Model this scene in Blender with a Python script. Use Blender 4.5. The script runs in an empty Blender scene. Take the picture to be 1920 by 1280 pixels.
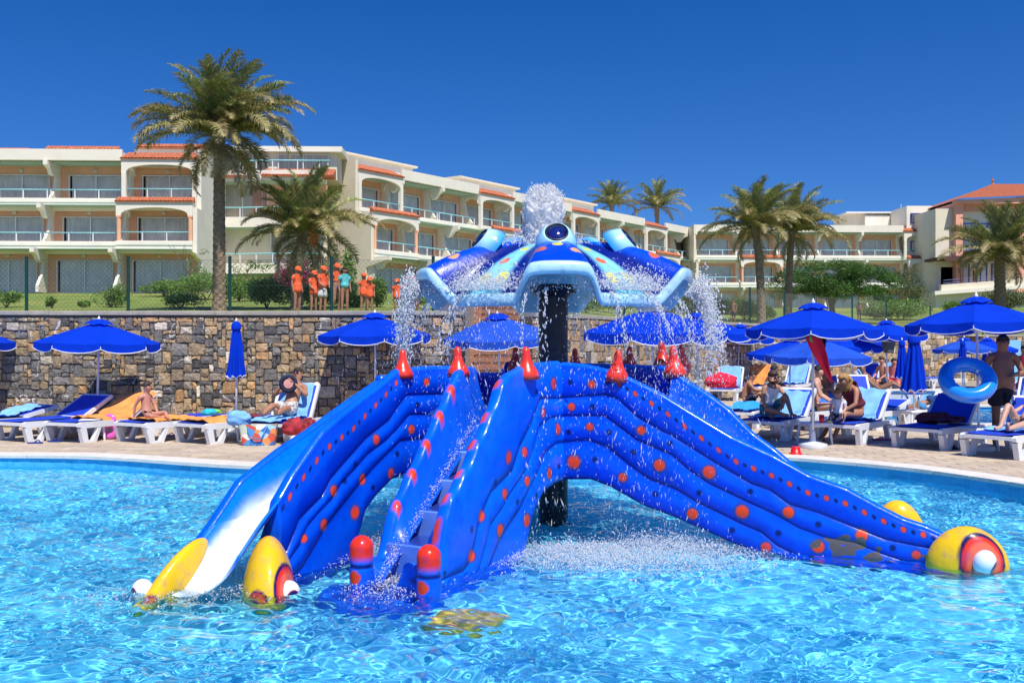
import bpy, bmesh, math, random
import numpy as np
from mathutils import Vector, Matrix, Quaternion, noise
random.seed(7)
rng = np.random.default_rng(7)
SC = bpy.context.scene
R = math.radians
# ------------------------------------------------------------------ camera, sky, sun, exposure
CAMZ, FPX, CX, HY = 1.65, 1870.0, 960.0, 642.0
cam = bpy.data.cameras.new('camera')
cam_o = bpy.data.objects.new('camera', cam)
SC.collection.objects.link(cam_o)
cam_o.location = (0, 0, CAMZ)
cam_o.rotation_euler = (R(90), 0, 0)
cam.lens = FPX / 1920 * 36
cam.shift_y = 2 / 1920
cam.clip_start, cam.clip_end = .1, 3000
SC.camera = cam_o
SUN = Vector((.20, -.46, .87)).normalized()
world = bpy.data.worlds.new('World')
SC.world = world
world.use_nodes = True
nt = world.node_tree
bg = nt.nodes['Background']
sky = nt.nodes.new('ShaderNodeTexSky')
sky.sky_type = 'NISHITA'
sky.sun_disc = False
sky.sun_elevation = math.asin(SUN.z)
sky.sun_rotation = math.atan2(SUN.x, SUN.y)
sky.air_density, sky.dust_density, sky.ozone_density = 1.0, .25, 3.0
hs = nt.nodes.new('ShaderNodeHueSaturation')
hs.inputs['Saturation'].default_value = 1.30
hs.inputs['Value'].default_value = .92
hs.inputs['Hue'].default_value = .513
gm = nt.nodes.new('ShaderNodeGamma')
gm.inputs[1].default_value = 1.2
# deep polarised blue: the sky vector is lifted a little above the horizon everywhere
stc = nt.nodes.new('ShaderNodeTexCoord')
smp = nt.nodes.new('ShaderNodeMapping')
smp.inputs['Location'].default_value = (0, 0, .12)
nt.links.new(stc.outputs['Generated'], smp.inputs['Vector'])
nt.links.new(smp.outputs[0], sky.inputs['Vector'])
nt.links.new(sky.outputs[0], gm.inputs[0])
nt.links.new(gm.outputs[0], hs.inputs['Color'])
nt.links.new(hs.outputs[0], bg.inputs[0])
bg.inputs[1].default_value = .09
sl = bpy.data.lights.new('sun', 'SUN')
sl.energy, sl.angle, sl.color = 4.6, R(.5), (1, .95, .87)
sl.cycles.is_caustics_light = True
sun_o = bpy.data.objects.new('sun', sl)
SC.collection.objects.link(sun_o)
sun_o.rotation_euler = SUN.to_track_quat('Z', 'Y').to_euler()
sun_o.location = (0, 0, 60)
SC.view_settings.view_transform = 'Standard'
SC.view_settings.look = 'None'
SC.view_settings.exposure = .3
SC.view_settings.gamma = 1
SC.view_settings.use_curve_mapping = False
SC.cycles.use_denoising = True
SC.cycles.max_bounces = 8
SC.cycles.transparent_max_bounces = 24
SC.cycles.sample_clamp_indirect = 6

# ------------------------------------------------------------------ helpers
COL = SC.collection
ORIG = {}


def P(px, py, Y):
    return Vector(((px - CX) / FPX * Y, Y, CAMZ - (py - HY) / FPX * Y))


def G(px, py, z=0.0):
    Y = FPX * (CAMZ - z) / (py - HY)
    return Vector(((px - CX) / FPX * Y, Y, z))


def tag(o, label=None, cat=None, group=None, kind=None):
    if label: o['label'] = label
    if cat: o['category'] = cat
    if group: o['group'] = group
    if kind: o['kind'] = kind
    return o


def thing(name, label, cat, loc=(0, 0, 0), rz=0.0, group=None):
    o = bpy.data.objects.new(name, None)
    o.empty_display_size = .1
    COL.objects.link(o)
    o.location = loc
    o.rotation_euler = (0, 0, rz)
    ORIG[o.name] = Vector(loc)
    return tag(o, label, cat, group)


def mkmesh(name, V, F, mat, smooth=False, col=None, fcol=None, uv=None):
    me = bpy.data.meshes.new(name)
    V = np.asarray(V, dtype=np.float32).reshape(-1, 3)
    if isinstance(F, np.ndarray):
        nf, k = F.shape
        me.vertices.add(len(V)); me.vertices.foreach_set('co', V.ravel())
        me.loops.add(nf * k); me.loops.foreach_set('vertex_index', F.astype(np.int32).ravel())
        me.polygons.add(nf)
        me.polygons.foreach_set('loop_start', np.arange(0, nf * k, k, dtype=np.int32))
        me.polygons.foreach_set('loop_total', np.full(nf, k, dtype=np.int32))
        me.update(calc_edges=True)
    else:
        me.from_pydata(V.tolist(), [], F)
    if smooth:
        me.polygons.foreach_set('use_smooth', np.ones(len(me.polygons), dtype=bool))
    if col is not None:
        a = me.color_attributes.new('Col', 'FLOAT_COLOR', 'POINT')
        c = np.ones((len(V), 4), dtype=np.float32); c[:, :3] = np.asarray(col).reshape(-1, 3)
        a.data.foreach_set('color', c.ravel())
    if fcol is not None:
        a = me.color_attributes.new('Col', 'FLOAT_COLOR', 'CORNER')
        tot = np.empty(len(me.polygons), dtype=np.int32)
        me.polygons.foreach_get('loop_total', tot)
        c = np.ones((len(me.loops), 4), dtype=np.float32)
        c[:, :3] = np.repeat(np.asarray(fcol, dtype=np.float32).reshape(-1, 3), tot, axis=0)
        a.data.foreach_set('color', c.ravel())
    if mat: me.materials.append(mat)
    me.update()
    return me


def mko(name, me, parent=None, loc=(0, 0, 0), rot=(0, 0, 0)):
    o = bpy.data.objects.new(name, me)
    COL.objects.link(o)
    if parent: o.parent = parent
    o.location = loc
    o.rotation_euler = rot
    ORIG[o.name] = ORIG.get(parent.name, Vector((0, 0, 0))) if parent else Vector((0, 0, 0))
    return o


def mk(name, V, F, mat, parent=None, smooth=False, col=None, fcol=None, world=False, loc=(0, 0, 0)):
    V = np.asarray(V, dtype=np.float64).reshape(-1, 3)
    if world and parent:
        V = V - np.array(ORIG[parent.name])
    return mko(name, mkmesh(name, V, F, mat, smooth, col, fcol), parent, loc)


class MB:
    def __init__(s):
        s.V, s.F, s.C = [], [], []

    def add(s, V, F, c=None):
        n = len(s.V)
        s.V.extend([tuple(v) for v in V])
        s.F.extend([tuple(i + n for i in f) for f in F])
        s.C.extend([c or (1, 1, 1)] * len(F))
        return s

    def box(s, x0, x1, y0, y1, z0, z1, c=None):
        V = [(x, y, z) for z in (z0, z1) for y in (y0, y1) for x in (x0, x1)]
        return s.add(V, [(0, 2, 3, 1), (4, 5, 7, 6), (0, 1, 5, 4), (2, 6, 7, 3), (0, 4, 6, 2), (1, 3, 7, 5)], c)

    def cbox(s, x0, x1, y0, y1, z0, z1, b=.01, c=None):
        """box with chamfered upper edges"""
        V = [(x0, y0, z0), (x1, y0, z0), (x1, y1, z0), (x0, y1, z0), (x0, y0, z1 - b), (x1, y0, z1 - b), (x1, y1, z1 - b), (x0, y1, z1 - b),
             (x0 + b, y0 + b, z1), (x1 - b, y0 + b, z1), (x1 - b, y1 - b, z1), (x0 + b, y1 - b, z1)]
        F = [(3, 2, 1, 0), (8, 9, 10, 11)]
        for i in range(4):
            j = (i + 1) % 4
            F += [(i, j, j + 4, i + 4), (i + 4, j + 4, j + 8, i + 8)]
        return s.add(V, F, c)

    def tube(s, pts, r, n=8, cap=True, c=None, squash=None):
        pts = [Vector(p) for p in pts]
        m = len(pts)
        rs = r if isinstance(r, (list, tuple)) else [r] * m
        V, F = [], []
        prev = None
        for i, p in enumerate(pts):
            t = (pts[min(i + 1, m - 1)] - pts[max(i - 1, 0)]).normalized()
            if prev is None:
                a = Vector((0, 0, 1)) if abs(t.z) < .9 else Vector((1, 0, 0))
                u = t.cross(a).normalized()
            else:
                u = (prev - t * prev.dot(t)).normalized()
            prev = u
            w = t.cross(u)
            for k in range(n):
                an = 2 * math.pi * k / n
                V.append(p + (u * math.cos(an) + w * math.sin(an)) * rs[i])
        for i in range(m - 1):
            for k in range(n):
                l = (k + 1) % n
                F.append((i * n + k, i * n + l, (i + 1) * n + l, (i + 1) * n + k))
        if cap:
            F.append(tuple(range(n - 1, -1, -1)))
            F.append(tuple((m - 1) * n + k for k in range(n)))
        return s.add(V, F, c)

    def lathe(s, prof, n=16, at=(0, 0, 0), c=None, M=None, arc=None):
        V, F = [], []
        at = Vector(at)
        for (r, z) in prof:
            for k in range(n):
                an = 2 * math.pi * k / n
                v = Vector((r * math.cos(an), r * math.sin(an), z))
                if M is not None: v = M @ v
                V.append(v + at)
        for i in range(len(prof) - 1):
            for k in range(n):
                l = (k + 1) % n
                F.append((i * n + k, i * n + l, (i + 1) * n + l, (i + 1) * n + k))
        F.append(tuple(range(n - 1, -1, -1)))
        F.append(tuple((len(prof) - 1) * n + k for k in range(n)))
        return s.add(V, F, c)

    def ell(s, ce, r, n=12, m=8, M=None, c=None):
        prof = [(max(1e-4, math.sin(math.pi * i / m)), -math.cos(math.pi * i / m)) for i in range(m + 1)]
        r = Vector(r)
        D = Matrix.Diagonal(r)
        if M is not None: D = M @ D
        return s.lathe(prof, n, ce, c, D)

    def prism(s, poly, a, b, axis='y', c=None):
        """extrude polygon (2D) along an axis between a and b"""
        n = len(poly)
        def mp(p, t):
            if axis == 'y': return (p[0], t, p[1])
            if axis == 'x': return (t, p[0], p[1])
            return (p[0], p[1], t)
        V = [mp(p, a) for p in poly] + [mp(p, b) for p in poly]
        F = [tuple(range(n)), tuple(range(2 * n - 1, n - 1, -1))]
        for i in range(n):
            j = (i + 1) % n
            F.append((i, i + n, j + n, j))
        return s.add(V, F, c)

    def xf(s, M, start=0):
        s.V[start:] = [tuple(M @ Vector(v)) for v in s.V[start:]]
        return s

    def mesh(s, name, mat, smooth=False, colored=False, recalc=True):
        me = mkmesh(name, s.V, s.F, mat, smooth, fcol=s.C if colored else None)
        if recalc:
            b = bmesh.new(); b.from_mesh(me)
            bmesh.ops.recalc_face_normals(b, faces=b.faces)
            b.to_mesh(me); b.free()
        return me

    def build(s, name, mat, parent=None, smooth=False, colored=False, world=False, loc=(0, 0, 0)):
        if world and parent:
            o = ORIG[parent.name]
            s.V = [(v[0] - o[0], v[1] - o[1], v[2] - o[2]) for v in s.V]
        return mko(name, s.mesh(name, mat, smooth, colored), parent, loc)


def autosmooth(me, ang=40):
    me.polygons.foreach_set('use_smooth', np.ones(len(me.polygons), dtype=bool))
    try: me.set_sharp_from_angle(angle=R(ang))
    except Exception: pass
    return me


def pm(name, color=(.5, .5, .5), rough=.6, spec=.5, metal=0.0, nz=.12, ns=8.0, bump=0.0, bs=30.0, attr=False, coat=0.0, hue=None,
       stain=None, trans=0.0, ior=1.5, sss=0.0, det=5, bd=.02, cr=.04):
    """principled material; colour varied by object-space noise, optional attribute colour"""
    m = bpy.data.materials.new(name)
    m.use_nodes = True
    t = m.node_tree; N, L = t.nodes, t.links
    p = N['Principled BSDF']
    p.inputs['Roughness'].default_value = rough
    p.inputs['Specular IOR Level'].default_value = spec
    p.inputs['Metallic'].default_value = metal
    p.inputs['Coat Weight'].default_value = coat
    p.inputs['Coat Roughness'].default_value = cr
    p.inputs['Transmission Weight'].default_value = trans
    p.inputs['IOR'].default_value = ior
    tc = N.new('ShaderNodeTexCoord')
    ge = N.new('ShaderNodeNewGeometry')
    if attr:
        a = N.new('ShaderNodeAttribute'); a.attribute_name = 'Col'; csrc = a.outputs['Color']
    else:
        rgb = N.new('ShaderNodeRGB'); rgb.outputs[0].default_value = (*color, 1); csrc = rgb.outputs[0]
    if nz:
        no = N.new('ShaderNodeTexNoise'); no.inputs['Scale'].default_value = ns; no.inputs['Detail'].default_value = det
        L.new(ge.outputs['Position'], no.inputs['Vector'])
        mr = N.new('ShaderNodeMapRange'); mr.inputs[1].default_value = .3; mr.inputs[2].default_value = .7
        mr.inputs[3].default_value = 1 - nz; mr.inputs[4].default_value = 1 + nz
        L.new(no.outputs[0], mr.inputs[0])
        mx = N.new('ShaderNodeVectorMath'); mx.operation = 'SCALE'
        L.new(csrc, mx.inputs[0]); L.new(mr.outputs[0], mx.inputs['Scale'])
        csrc = mx.outputs[0]
    if stain:
        sc_, amt, scol = stain
        n2 = N.new('ShaderNodeTexNoise'); n2.inputs['Scale'].default_value = sc_; n2.inputs['Detail'].default_value = 8
        L.new(ge.outputs['Position'], n2.inputs['Vector'])
        r2 = N.new('ShaderNodeMapRange'); r2.inputs[1].default_value = .5; r2.inputs[2].default_value = .75
        r2.inputs[3].default_value = 0; r2.inputs[4].default_value = amt
        L.new(n2.outputs[0], r2.inputs[0])
        mm = N.new('ShaderNodeMixRGB'); L.new(r2.outputs[0], mm.inputs[0]); L.new(csrc, mm.inputs[1])
        mm.inputs[2].default_value = (*scol, 1)
        csrc = mm.outputs[0]
    L.new(csrc, p.inputs['Base Color'])
    if bump:
        nb = N.new('ShaderNodeTexNoise'); nb.inputs['Scale'].default_value = bs; nb.inputs['Detail'].default_value = 6
        L.new(ge.outputs['Position'], nb.inputs['Vector'])
        bp = N.new('ShaderNodeBump'); bp.inputs['Strength'].default_value = bump; bp.inputs['Distance'].default_value = bd
        L.new(nb.outputs[0], bp.inputs['Height']); L.new(bp.outputs[0], p.inputs['Normal'])
    return m


def copy_tree(o, parent=None):
    c = o.copy(); COL.objects.link(c); c.parent = parent
    for k in ('category', 'label', 'group'):
        pass
    for ch in [x for x in o.children]:
        copy_tree(ch, c)
    return c


def smoothstep(a, b, x):
    t = np.clip((x - a) / (b - a), 0, 1)
    return t * t * (3 - 2 * t)


def catmull(pts, n=8, closed=True):
    out = []
    m = len(pts)
    rngi = range(m if closed else m - 1)
    for i in rngi:
        p0, p1, p2, p3 = [np.array(pts[(i + k) % m] if closed else pts[min(max(i + k, 0), m - 1)], float) for k in (-1, 0, 1, 2)]
        for j in range(n):
            t = j / n
            out.append(.5 * ((2 * p1) + (-p0 + p2) * t + (2 * p0 - 5 * p1 + 4 * p2 - p3) * t * t + (-p0 + 3 * p1 - 3 * p2 + p3) * t ** 3))
    if not closed: out.append(np.array(pts[-1], float))
    return np.array(out)


def inside(poly, X, Y):
    """vectorised point in polygon"""
    c = np.zeros(np.shape(X), bool)
    n = len(poly); j = n - 1
    for i in range(n):
        xi, yi = poly[i][:2]; xj, yj = poly[j][:2]
        if yi != yj:
            k = ((yi > Y) != (yj > Y)) & (X < (xj - xi) * (Y - yi) / (yj - yi) + xi)
            c ^= k
        j = i
    return c
# ------------------------------------------------------------------ setting: pool, deck, wall, lawn
WZ = -.15
pool_pts = [(-13.5, 13.6), (-10.5, 14.5), (-7.4, 14.55), (-5.8, 14.3), (-3.7, 13.35), (-1.2, 12.75), (1.5, 13.2), (3.5, 14.3), (4.35, 13.95), (5.2, 13.05),
            (5.62, 12.3), (6.0, 11.4), (6.5, 9.6), (6.7, 7), (6.2, 4), (3.5, 1.9), (-3, 1.6), (-9, 2.0), (-13, 3.6), (-14.6, 7), (-14.6, 11.4)]
POOL = catmull(pool_pts, 10)
pool2_pts = [(6.2, 23.2), (6.8, 21.0), (8.2, 20.2), (11, 20.4), (15, 21.2), (18, 23), (18, 25.2), (14, 26.0), (9, 25.6), (7, 24.9)]
POOL2 = catmull(pool2_pts, 8)


def offset_poly(poly, d):
    p = np.asarray(poly); n = len(p)
    t = np.roll(p, -1, 0) - np.roll(p, 1, 0)
    t /= np.linalg.norm(t, axis=1)[:, None]
    nrm = np.stack([t[:, 1], -t[:, 0]], 1)
    area = .5 * np.sum(p[:, 0] * np.roll(p[:, 1], -1) - np.roll(p[:, 0], -1) * p[:, 1])
    if area < 0: nrm = -nrm
    return p + nrm * d


wallX = [-16, -1.0, .3, 1.0, 1.9, 4.0, 7.0, 11.0, 16.0, 20.0, 30.0, 60.]
wallY = [19.4, 19.4, 20.6, 21.4, 22.8, 27.0, 31.0, 36.5, 41.5, 43.5, 43.0, 42.]


def wall_y(x):
    return np.interp(x, wallX, wallY)


def lawn_z(d):
    d = np.asarray(d, float)
    return 2.2 + np.minimum(2.42, .015 * d + .00128 * d * d)


# materials
M_deck = pm('paving_mortar', (.33, .27, .2), .85, nz=.2, ns=3)
M_paver = pm('paver_stone', attr=True, rough=.7, nz=.14, ns=5, bump=.25, bs=60, bd=.004, stain=(.8, .35, (.30, .24, .17)))
M_cop = pm('coping_stone', (.68, .64, .57), .6, nz=.08, ns=5, bump=.2, bs=40, bd=.004, stain=(2, .3, (.5, .46, .38)))
M_poolf = pm('pool_paint', (.16, .70, .90), .7, nz=.10, ns=.7)
M_stone = pm('wall_stone', attr=True, rough=.85, nz=.30, ns=14, bump=.9, bs=22, bd=.03)
M_mortar = pm('wall_mortar', (.13, .11, .09), .95, nz=.3, ns=20, bump=.5, bs=60)
M_conc = pm('capping_concrete', (.42, .38, .31), .85, nz=.15, ns=6, bump=.3, bs=60, bd=.005, stain=(1.5, .5, (.22, .2, .17)))


def add_tiles(m, wall=False):
    """small mosaic tile joints and tint on the pool paint"""
    t = m.node_tree; N, L = t.nodes, t.links
    p = N['Principled BSDF']
    src = p.inputs['Base Color'].links[0].from_socket
    ge = N.new('ShaderNodeNewGeometry')
    b = N.new('ShaderNodeTexBrick'); b.offset = 0
    b.inputs['Scale'].default_value = 1; b.inputs['Brick Width'].default_value = .05; b.inputs['Row Height'].default_value = .05
    b.inputs['Mortar Size'].default_value = .003
    b.inputs['Color1'].default_value = (.55, .8, .9, 1); b.inputs['Color2'].default_value = (1.35, 1.12, 1.08, 1); b.inputs['Mortar'].default_value = (1.2, 1.1, 1, 1)
    if wall:
        sp = N.new('ShaderNodeSeparateXYZ'); ad = N.new('ShaderNodeMath'); cb = N.new('ShaderNodeCombineXYZ')
        L.new(ge.outputs['Position'], sp.inputs[0]); L.new(sp.outputs[0], ad.inputs[0]); L.new(sp.outputs[1], ad.inputs[1])
        L.new(ad.outputs[0], cb.inputs[0]); L.new(sp.outputs[2], cb.inputs[1]); L.new(cb.outputs[0], b.inputs['Vector'])
    else:
        L.new(ge.outputs['Position'], b.inputs['Vector'])
    mx = N.new('ShaderNodeVectorMath'); mx.operation = 'MULTIPLY'
    L.new(src, mx.inputs[0]); L.new(b.outputs['Color'], mx.inputs[1]); L.new(mx.outputs[0], p.inputs['Base Color'])


add_tiles(M_poolf)
M_poolw = pm('pool_wall_tile', (.06, .42, .72), .5, nz=.12, ns=2)
add_tiles(M_poolw, True)

# stone colours get white quartz veins
def add_veins(m):
    t = m.node_tree; N, L = t.nodes, t.links
    p = N['Principled BSDF']
    src = p.inputs['Base Color'].links[0].from_socket
    ge = N.new('ShaderNodeNewGeometry')
    n1 = N.new('ShaderNodeTexNoise'); n1.inputs['Scale'].default_value = 1.6; n1.inputs['Detail'].default_value = 2; n1.inputs['Distortion'].default_value = .6
    L.new(ge.outputs['Position'], n1.inputs['Vector'])
    s = N.new('ShaderNodeMath'); s.operation = 'SUBTRACT'; s.inputs[1].default_value = .5
    a = N.new('ShaderNodeMath'); a.operation = 'ABSOLUTE'
    c = N.new('ShaderNodeMath'); c.operation = 'LESS_THAN'; c.inputs[1].default_value = .0045
    n2 = N.new('ShaderNodeTexNoise'); n2.inputs['Scale'].default_value = 2.7
    L.new(ge.outputs['Position'], n2.inputs['Vector'])
    g = N.new('ShaderNodeMath'); g.operation = 'GREATER_THAN'; g.inputs[1].default_value = .5
    mu = N.new('ShaderNodeMath'); mu.operation = 'MULTIPLY'
    L.new(n1.outputs[0], s.inputs[0]); L.new(s.outputs[0], a.inputs[0]); L.new(a.outputs[0], c.inputs[0])
    L.new(n2.outputs[0], g.inputs[0]); L.new(c.outputs[0], mu.inputs[0]); L.new(g.outputs[0], mu.inputs[1])
    # second scale
    n3 = N.new('ShaderNodeTexNoise'); n3.inputs['Scale'].default_value = 3.3; n3.inputs['Detail'].default_value = 3
    L.new(ge.outputs['Position'], n3.inputs['Vector'])
    r = N.new('ShaderNodeMapRange'); r.inputs[1].default_value = .6; r.inputs[2].default_value = .72; r.inputs[4].default_value = .55
    L.new(n3.outputs[0], r.inputs[0])
    m2 = N.new('ShaderNodeMixRGB'); L.new(r.outputs[0], m2.inputs[0]); L.new(src, m2.inputs[1]); m2.inputs[2].default_value = (.30, .21, .13, 1)
    mx = N.new('ShaderNodeMixRGB'); L.new(mu.outputs[0], mx.inputs[0]); L.new(m2.outputs[0], mx.inputs[1]); mx.inputs[2].default_value = (.62, .6, .58, 1)
    L.new(mx.outputs[0], p.inputs['Base Color'])


add_veins(M_stone)


def fill_poly(name, outer, holes, z, mat, kind='structure'):
    bm = bmesh.new()
    for loop in [outer] + holes:
        vs = [bm.verts.new((float(p[0]), float(p[1]), z)) for p in loop]
        for i in range(len(vs)):
            bm.edges.new((vs[i], vs[(i + 1) % len(vs)]))
    bmesh.ops.triangle_fill(bm, use_beauty=True, edges=bm.edges[:], normal=(0, 0, 1))
    for f in bm.faces:
        if f.normal.z < 0: f.normal_flip()
    me = bpy.data.meshes.new(name); bm.to_mesh(me); bm.free()
    me.materials.append(mat)
    o = mko(name, me)
    if kind: o['kind'] = kind
    return o


outer = [(-40, -12), (70, -12), (70, 46), (-40, 46)]
deck = fill_poly('pool_deck', outer, [POOL, POOL2], 0, M_deck)
ground = fill_poly('ground', [(-900, -500), (900, -500), (900, 1500), (-900, 1500)], [], -1.3, pm('far_ground', (.3, .26, .18), .9, nz=.2, ns=.1))


def pool_shell(name, poly, depth, mat):
    poly = np.asarray(poly); n = len(poly)
    V = [(x, y, -.001) for x, y in poly] + [(x, y, -depth) for x, y in poly]
    F = [(i, (i + 1) % n, n + (i + 1) % n, n + i) for i in range(n)]
    o = mk(name + '_wall', V, F, M_poolw); o['kind'] = 'structure'
    f = fill_poly(name + '_floor', offset_poly(poly, .02), [], -depth, mat)
    o.cycles.is_caustics_receiver = True; f.cycles.is_caustics_receiver = True
    return o, f


pool_shell('pool', POOL, .50, M_poolf)
M_pool2 = pm('back_pool_paint', (.02, .33, .62), .7, nz=.1, ns=1)
pool_shell('back_pool', POOL2, .9, M_pool2)


def coping(name, poly, width, mat, step=.5):
    """ring of separate coping blocks with open joints"""
    inn = np.asarray(poly)
    seg = np.linalg.norm(np.roll(inn, -1, 0) - inn, axis=1)
    s = np.concatenate([[0], np.cumsum(seg)])
    clo = np.vstack([inn, inn[:1]])
    out = offset_poly(inn, width); outc = np.vstack([out, out[:1]])
    inb = offset_poly(inn, -.03); inbc = np.vstack([inb, inb[:1]])
    n = int(s[-1] / step)
    root = None
    for k in range(n):
        a, b = s[-1] * k / n + .004, s[-1] * (k + 1) / n - .004
        def at(arr, t): return np.array([np.interp(t, s, arr[:, 0]), np.interp(t, s, arr[:, 1])])
        q = [at(inbc, a), at(inbc, (a + b) / 2), at(inbc, b), at(outc, b), at(outc, (a + b) / 2), at(outc, a)]
        cy = q[0][1]
        if cy < 5 and name == 'pool': continue
        cen = sum(q) / 6
        h = .018 + random.uniform(0, .004)
        V = [(p[0], p[1], -.03) for p in q] + [(p[0], p[1], h - .006) for p in q] + [(*(p + (cen - p) * .03), h) for p in q]
        F = [(12, 13, 14, 15, 16, 17)]
        for i in range(6):
            j = (i + 1) % 6
            F += [(i, j, j + 6, i + 6), (i + 6, j + 6, j + 12, i + 12)]
        F = F + [(5, 4, 3, 2, 1, 0)]
        area = 0
        if root is None:
            root = thing(name + '_edge', None, None); root['kind'] = 'structure'
            del_k = [k_ for k_ in ('label', 'category') if k_ in root]
        b_ = MB().add(V, F)
        b_.build('coping_block', mat, root)
    return root


coping('pool', POOL, .36, M_cop, .55)
coping('back_pool', POOL2, .30, M_cop, .6)

# pavers: real pieces; the 300 nearest to the lens are objects, the rest one mesh
TW, TD = .42, .20
tiles = []
cop_out = offset_poly(POOL, .30); cop2 = offset_poly(POOL2, .22)
ny = int((33 - 9) / TD)
tcx, tcy = [], []
for j in range(ny):
    y = 9 + (j + .5) * TD
    x0 = -13.5 + (TW * .5 if j % 2 else 0)
    for i in range(int(32 / TW)):
        tcx.append(x0 + i * TW); tcy.append(y)
tcx, tcy = np.array(tcx), np.array(tcy)
ok = ~inside(cop_out, tcx, tcy) & ~inside(cop2, tcx, tcy) & (tcy < wall_y(tcx) - .02) & (np.abs(tcx) < tcy * .56 + .8)
ok &= ~((tcx > -1) & (tcx < .6) & (tcy > 20.4))
tcx, tcy = tcx[ok], tcy[ok]
order = np.argsort(np.hypot(tcx, tcy))
base = np.array((.50, .405, .30))


def paver_geo(x, y, h):
    b = .004; g = .006
    x0, x1, y0, y1 = x - TW / 2 + g, x + TW / 2 - g, y - TD / 2 + g, y + TD / 2 - g
    V = [(x0, y0, 0.0), (x1, y0, 0.0), (x1, y1, 0.0), (x0, y1, 0.0), (x0 + b, y0 + b, h), (x1 - b, y0 + b, h), (x1 - b, y1 - b, h), (x0 + b, y1 - b, h)]
    F = [(4, 5, 6, 7), (0, 1, 5, 4), (1, 2, 6, 5), (2, 3, 7, 6), (3, 0, 4, 7)]
    return V, F


rest = MB()
for q, k in enumerate(order):
    x, y = tcx[k], tcy[k]
    c = tuple(base * rng.uniform(.86, 1.1) * np.array([1, rng.uniform(.97, 1.02), rng.uniform(.93, 1.03)]))
    V, F = paver_geo(x, y, .006 + random.uniform(0, .003))
    if q < 300:
        MB().add(V, F, c).build('paver', M_paver, deck, colored=True)
    else:
        rest.add(V, F, c)
o = mk('paving', rest.V, rest.F, M_paver, deck, fcol=rest.C); o['kind'] = 'stuff'

# ---------------- stone retaining wall
STONE_COLS = [((.12, .12, .122), 26), ((.17, .168, .162), 22), ((.075, .076, .08), 11), ((.30, .235, .15), 15), ((.36, .265, .15), 11), ((.40, .25, .12), 6),
              ((.25, .20, .145), 12), ((.5, .46, .38), 3), ((.21, .185, .15), 8), ((.34, .15, .08), 1)]
_cw = np.array([c[1] for c in STONE_COLS], float); _cw /= _cw.sum()
warm = [c for c in STONE_COLS if c[0][0] > .2 and c[0][1] > .19]


def pack_stones(length, height, cell, r):
    nx, nz = int(length / cell), int(height / cell)
    occ = np.zeros((nz, nx), bool)
    out = []
    for j in range(nz):
        for i in range(nx):
            if occ[j, i]: continue
            w = r.choice([1, 2, 2, 3, 3, 4]); h = r.choice([1, 2, 2, 2, 3])
            while w > 1 and (i + w > nx or occ[j, i:i + w].any()): w -= 1
            while h > 1 and (j + h > nz): h -= 1
            occ[j:j + h, i:i + w] = True
            out.append((i * cell, j * cell, w * cell, h * cell))
    return out


def stone_geo(r, u0, w0, du, dh, place, depth, mg):
    """irregular cut stone; place(u, out, z) -> world"""
    j = lambda a: r.uniform(-a, a)
    e = .012
    cs = [(u0 + mg + j(e), w0 + mg + j(e)), (u0 + du / 2 + j(e), w0 + mg * .7 + j(e)), (u0 + du - mg + j(e), w0 + mg + j(e)), (u0 + du - mg * .7 + j(e), w0 + dh / 2 + j(e)),
          (u0 + du - mg + j(e), w0 + dh - mg + j(e)), (u0 + du / 2 + j(e), w0 + dh - mg * .7 + j(e)), (u0 + mg + j(e), w0 + dh - mg + j(e)), (u0 + mg * .7 + j(e), w0 + dh / 2 + j(e))]
    cu, cz = u0 + du / 2, w0 + dh / 2
    V = [place(u, 0, z) for u, z in cs]
    V += [place(cu + (u - cu) * .93, depth + j(.01), cz + (z - cz) * .9) for u, z in cs]
    V += [place(cu + j(.03), depth + r.uniform(.0, .018), cz + j(.02))]
    F = []
    for i in range(8):
        k = (i + 1) % 8
        F += [(i, k, k + 8, i + 8), (i + 8, k + 8, 16)]
    return V, F


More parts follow.
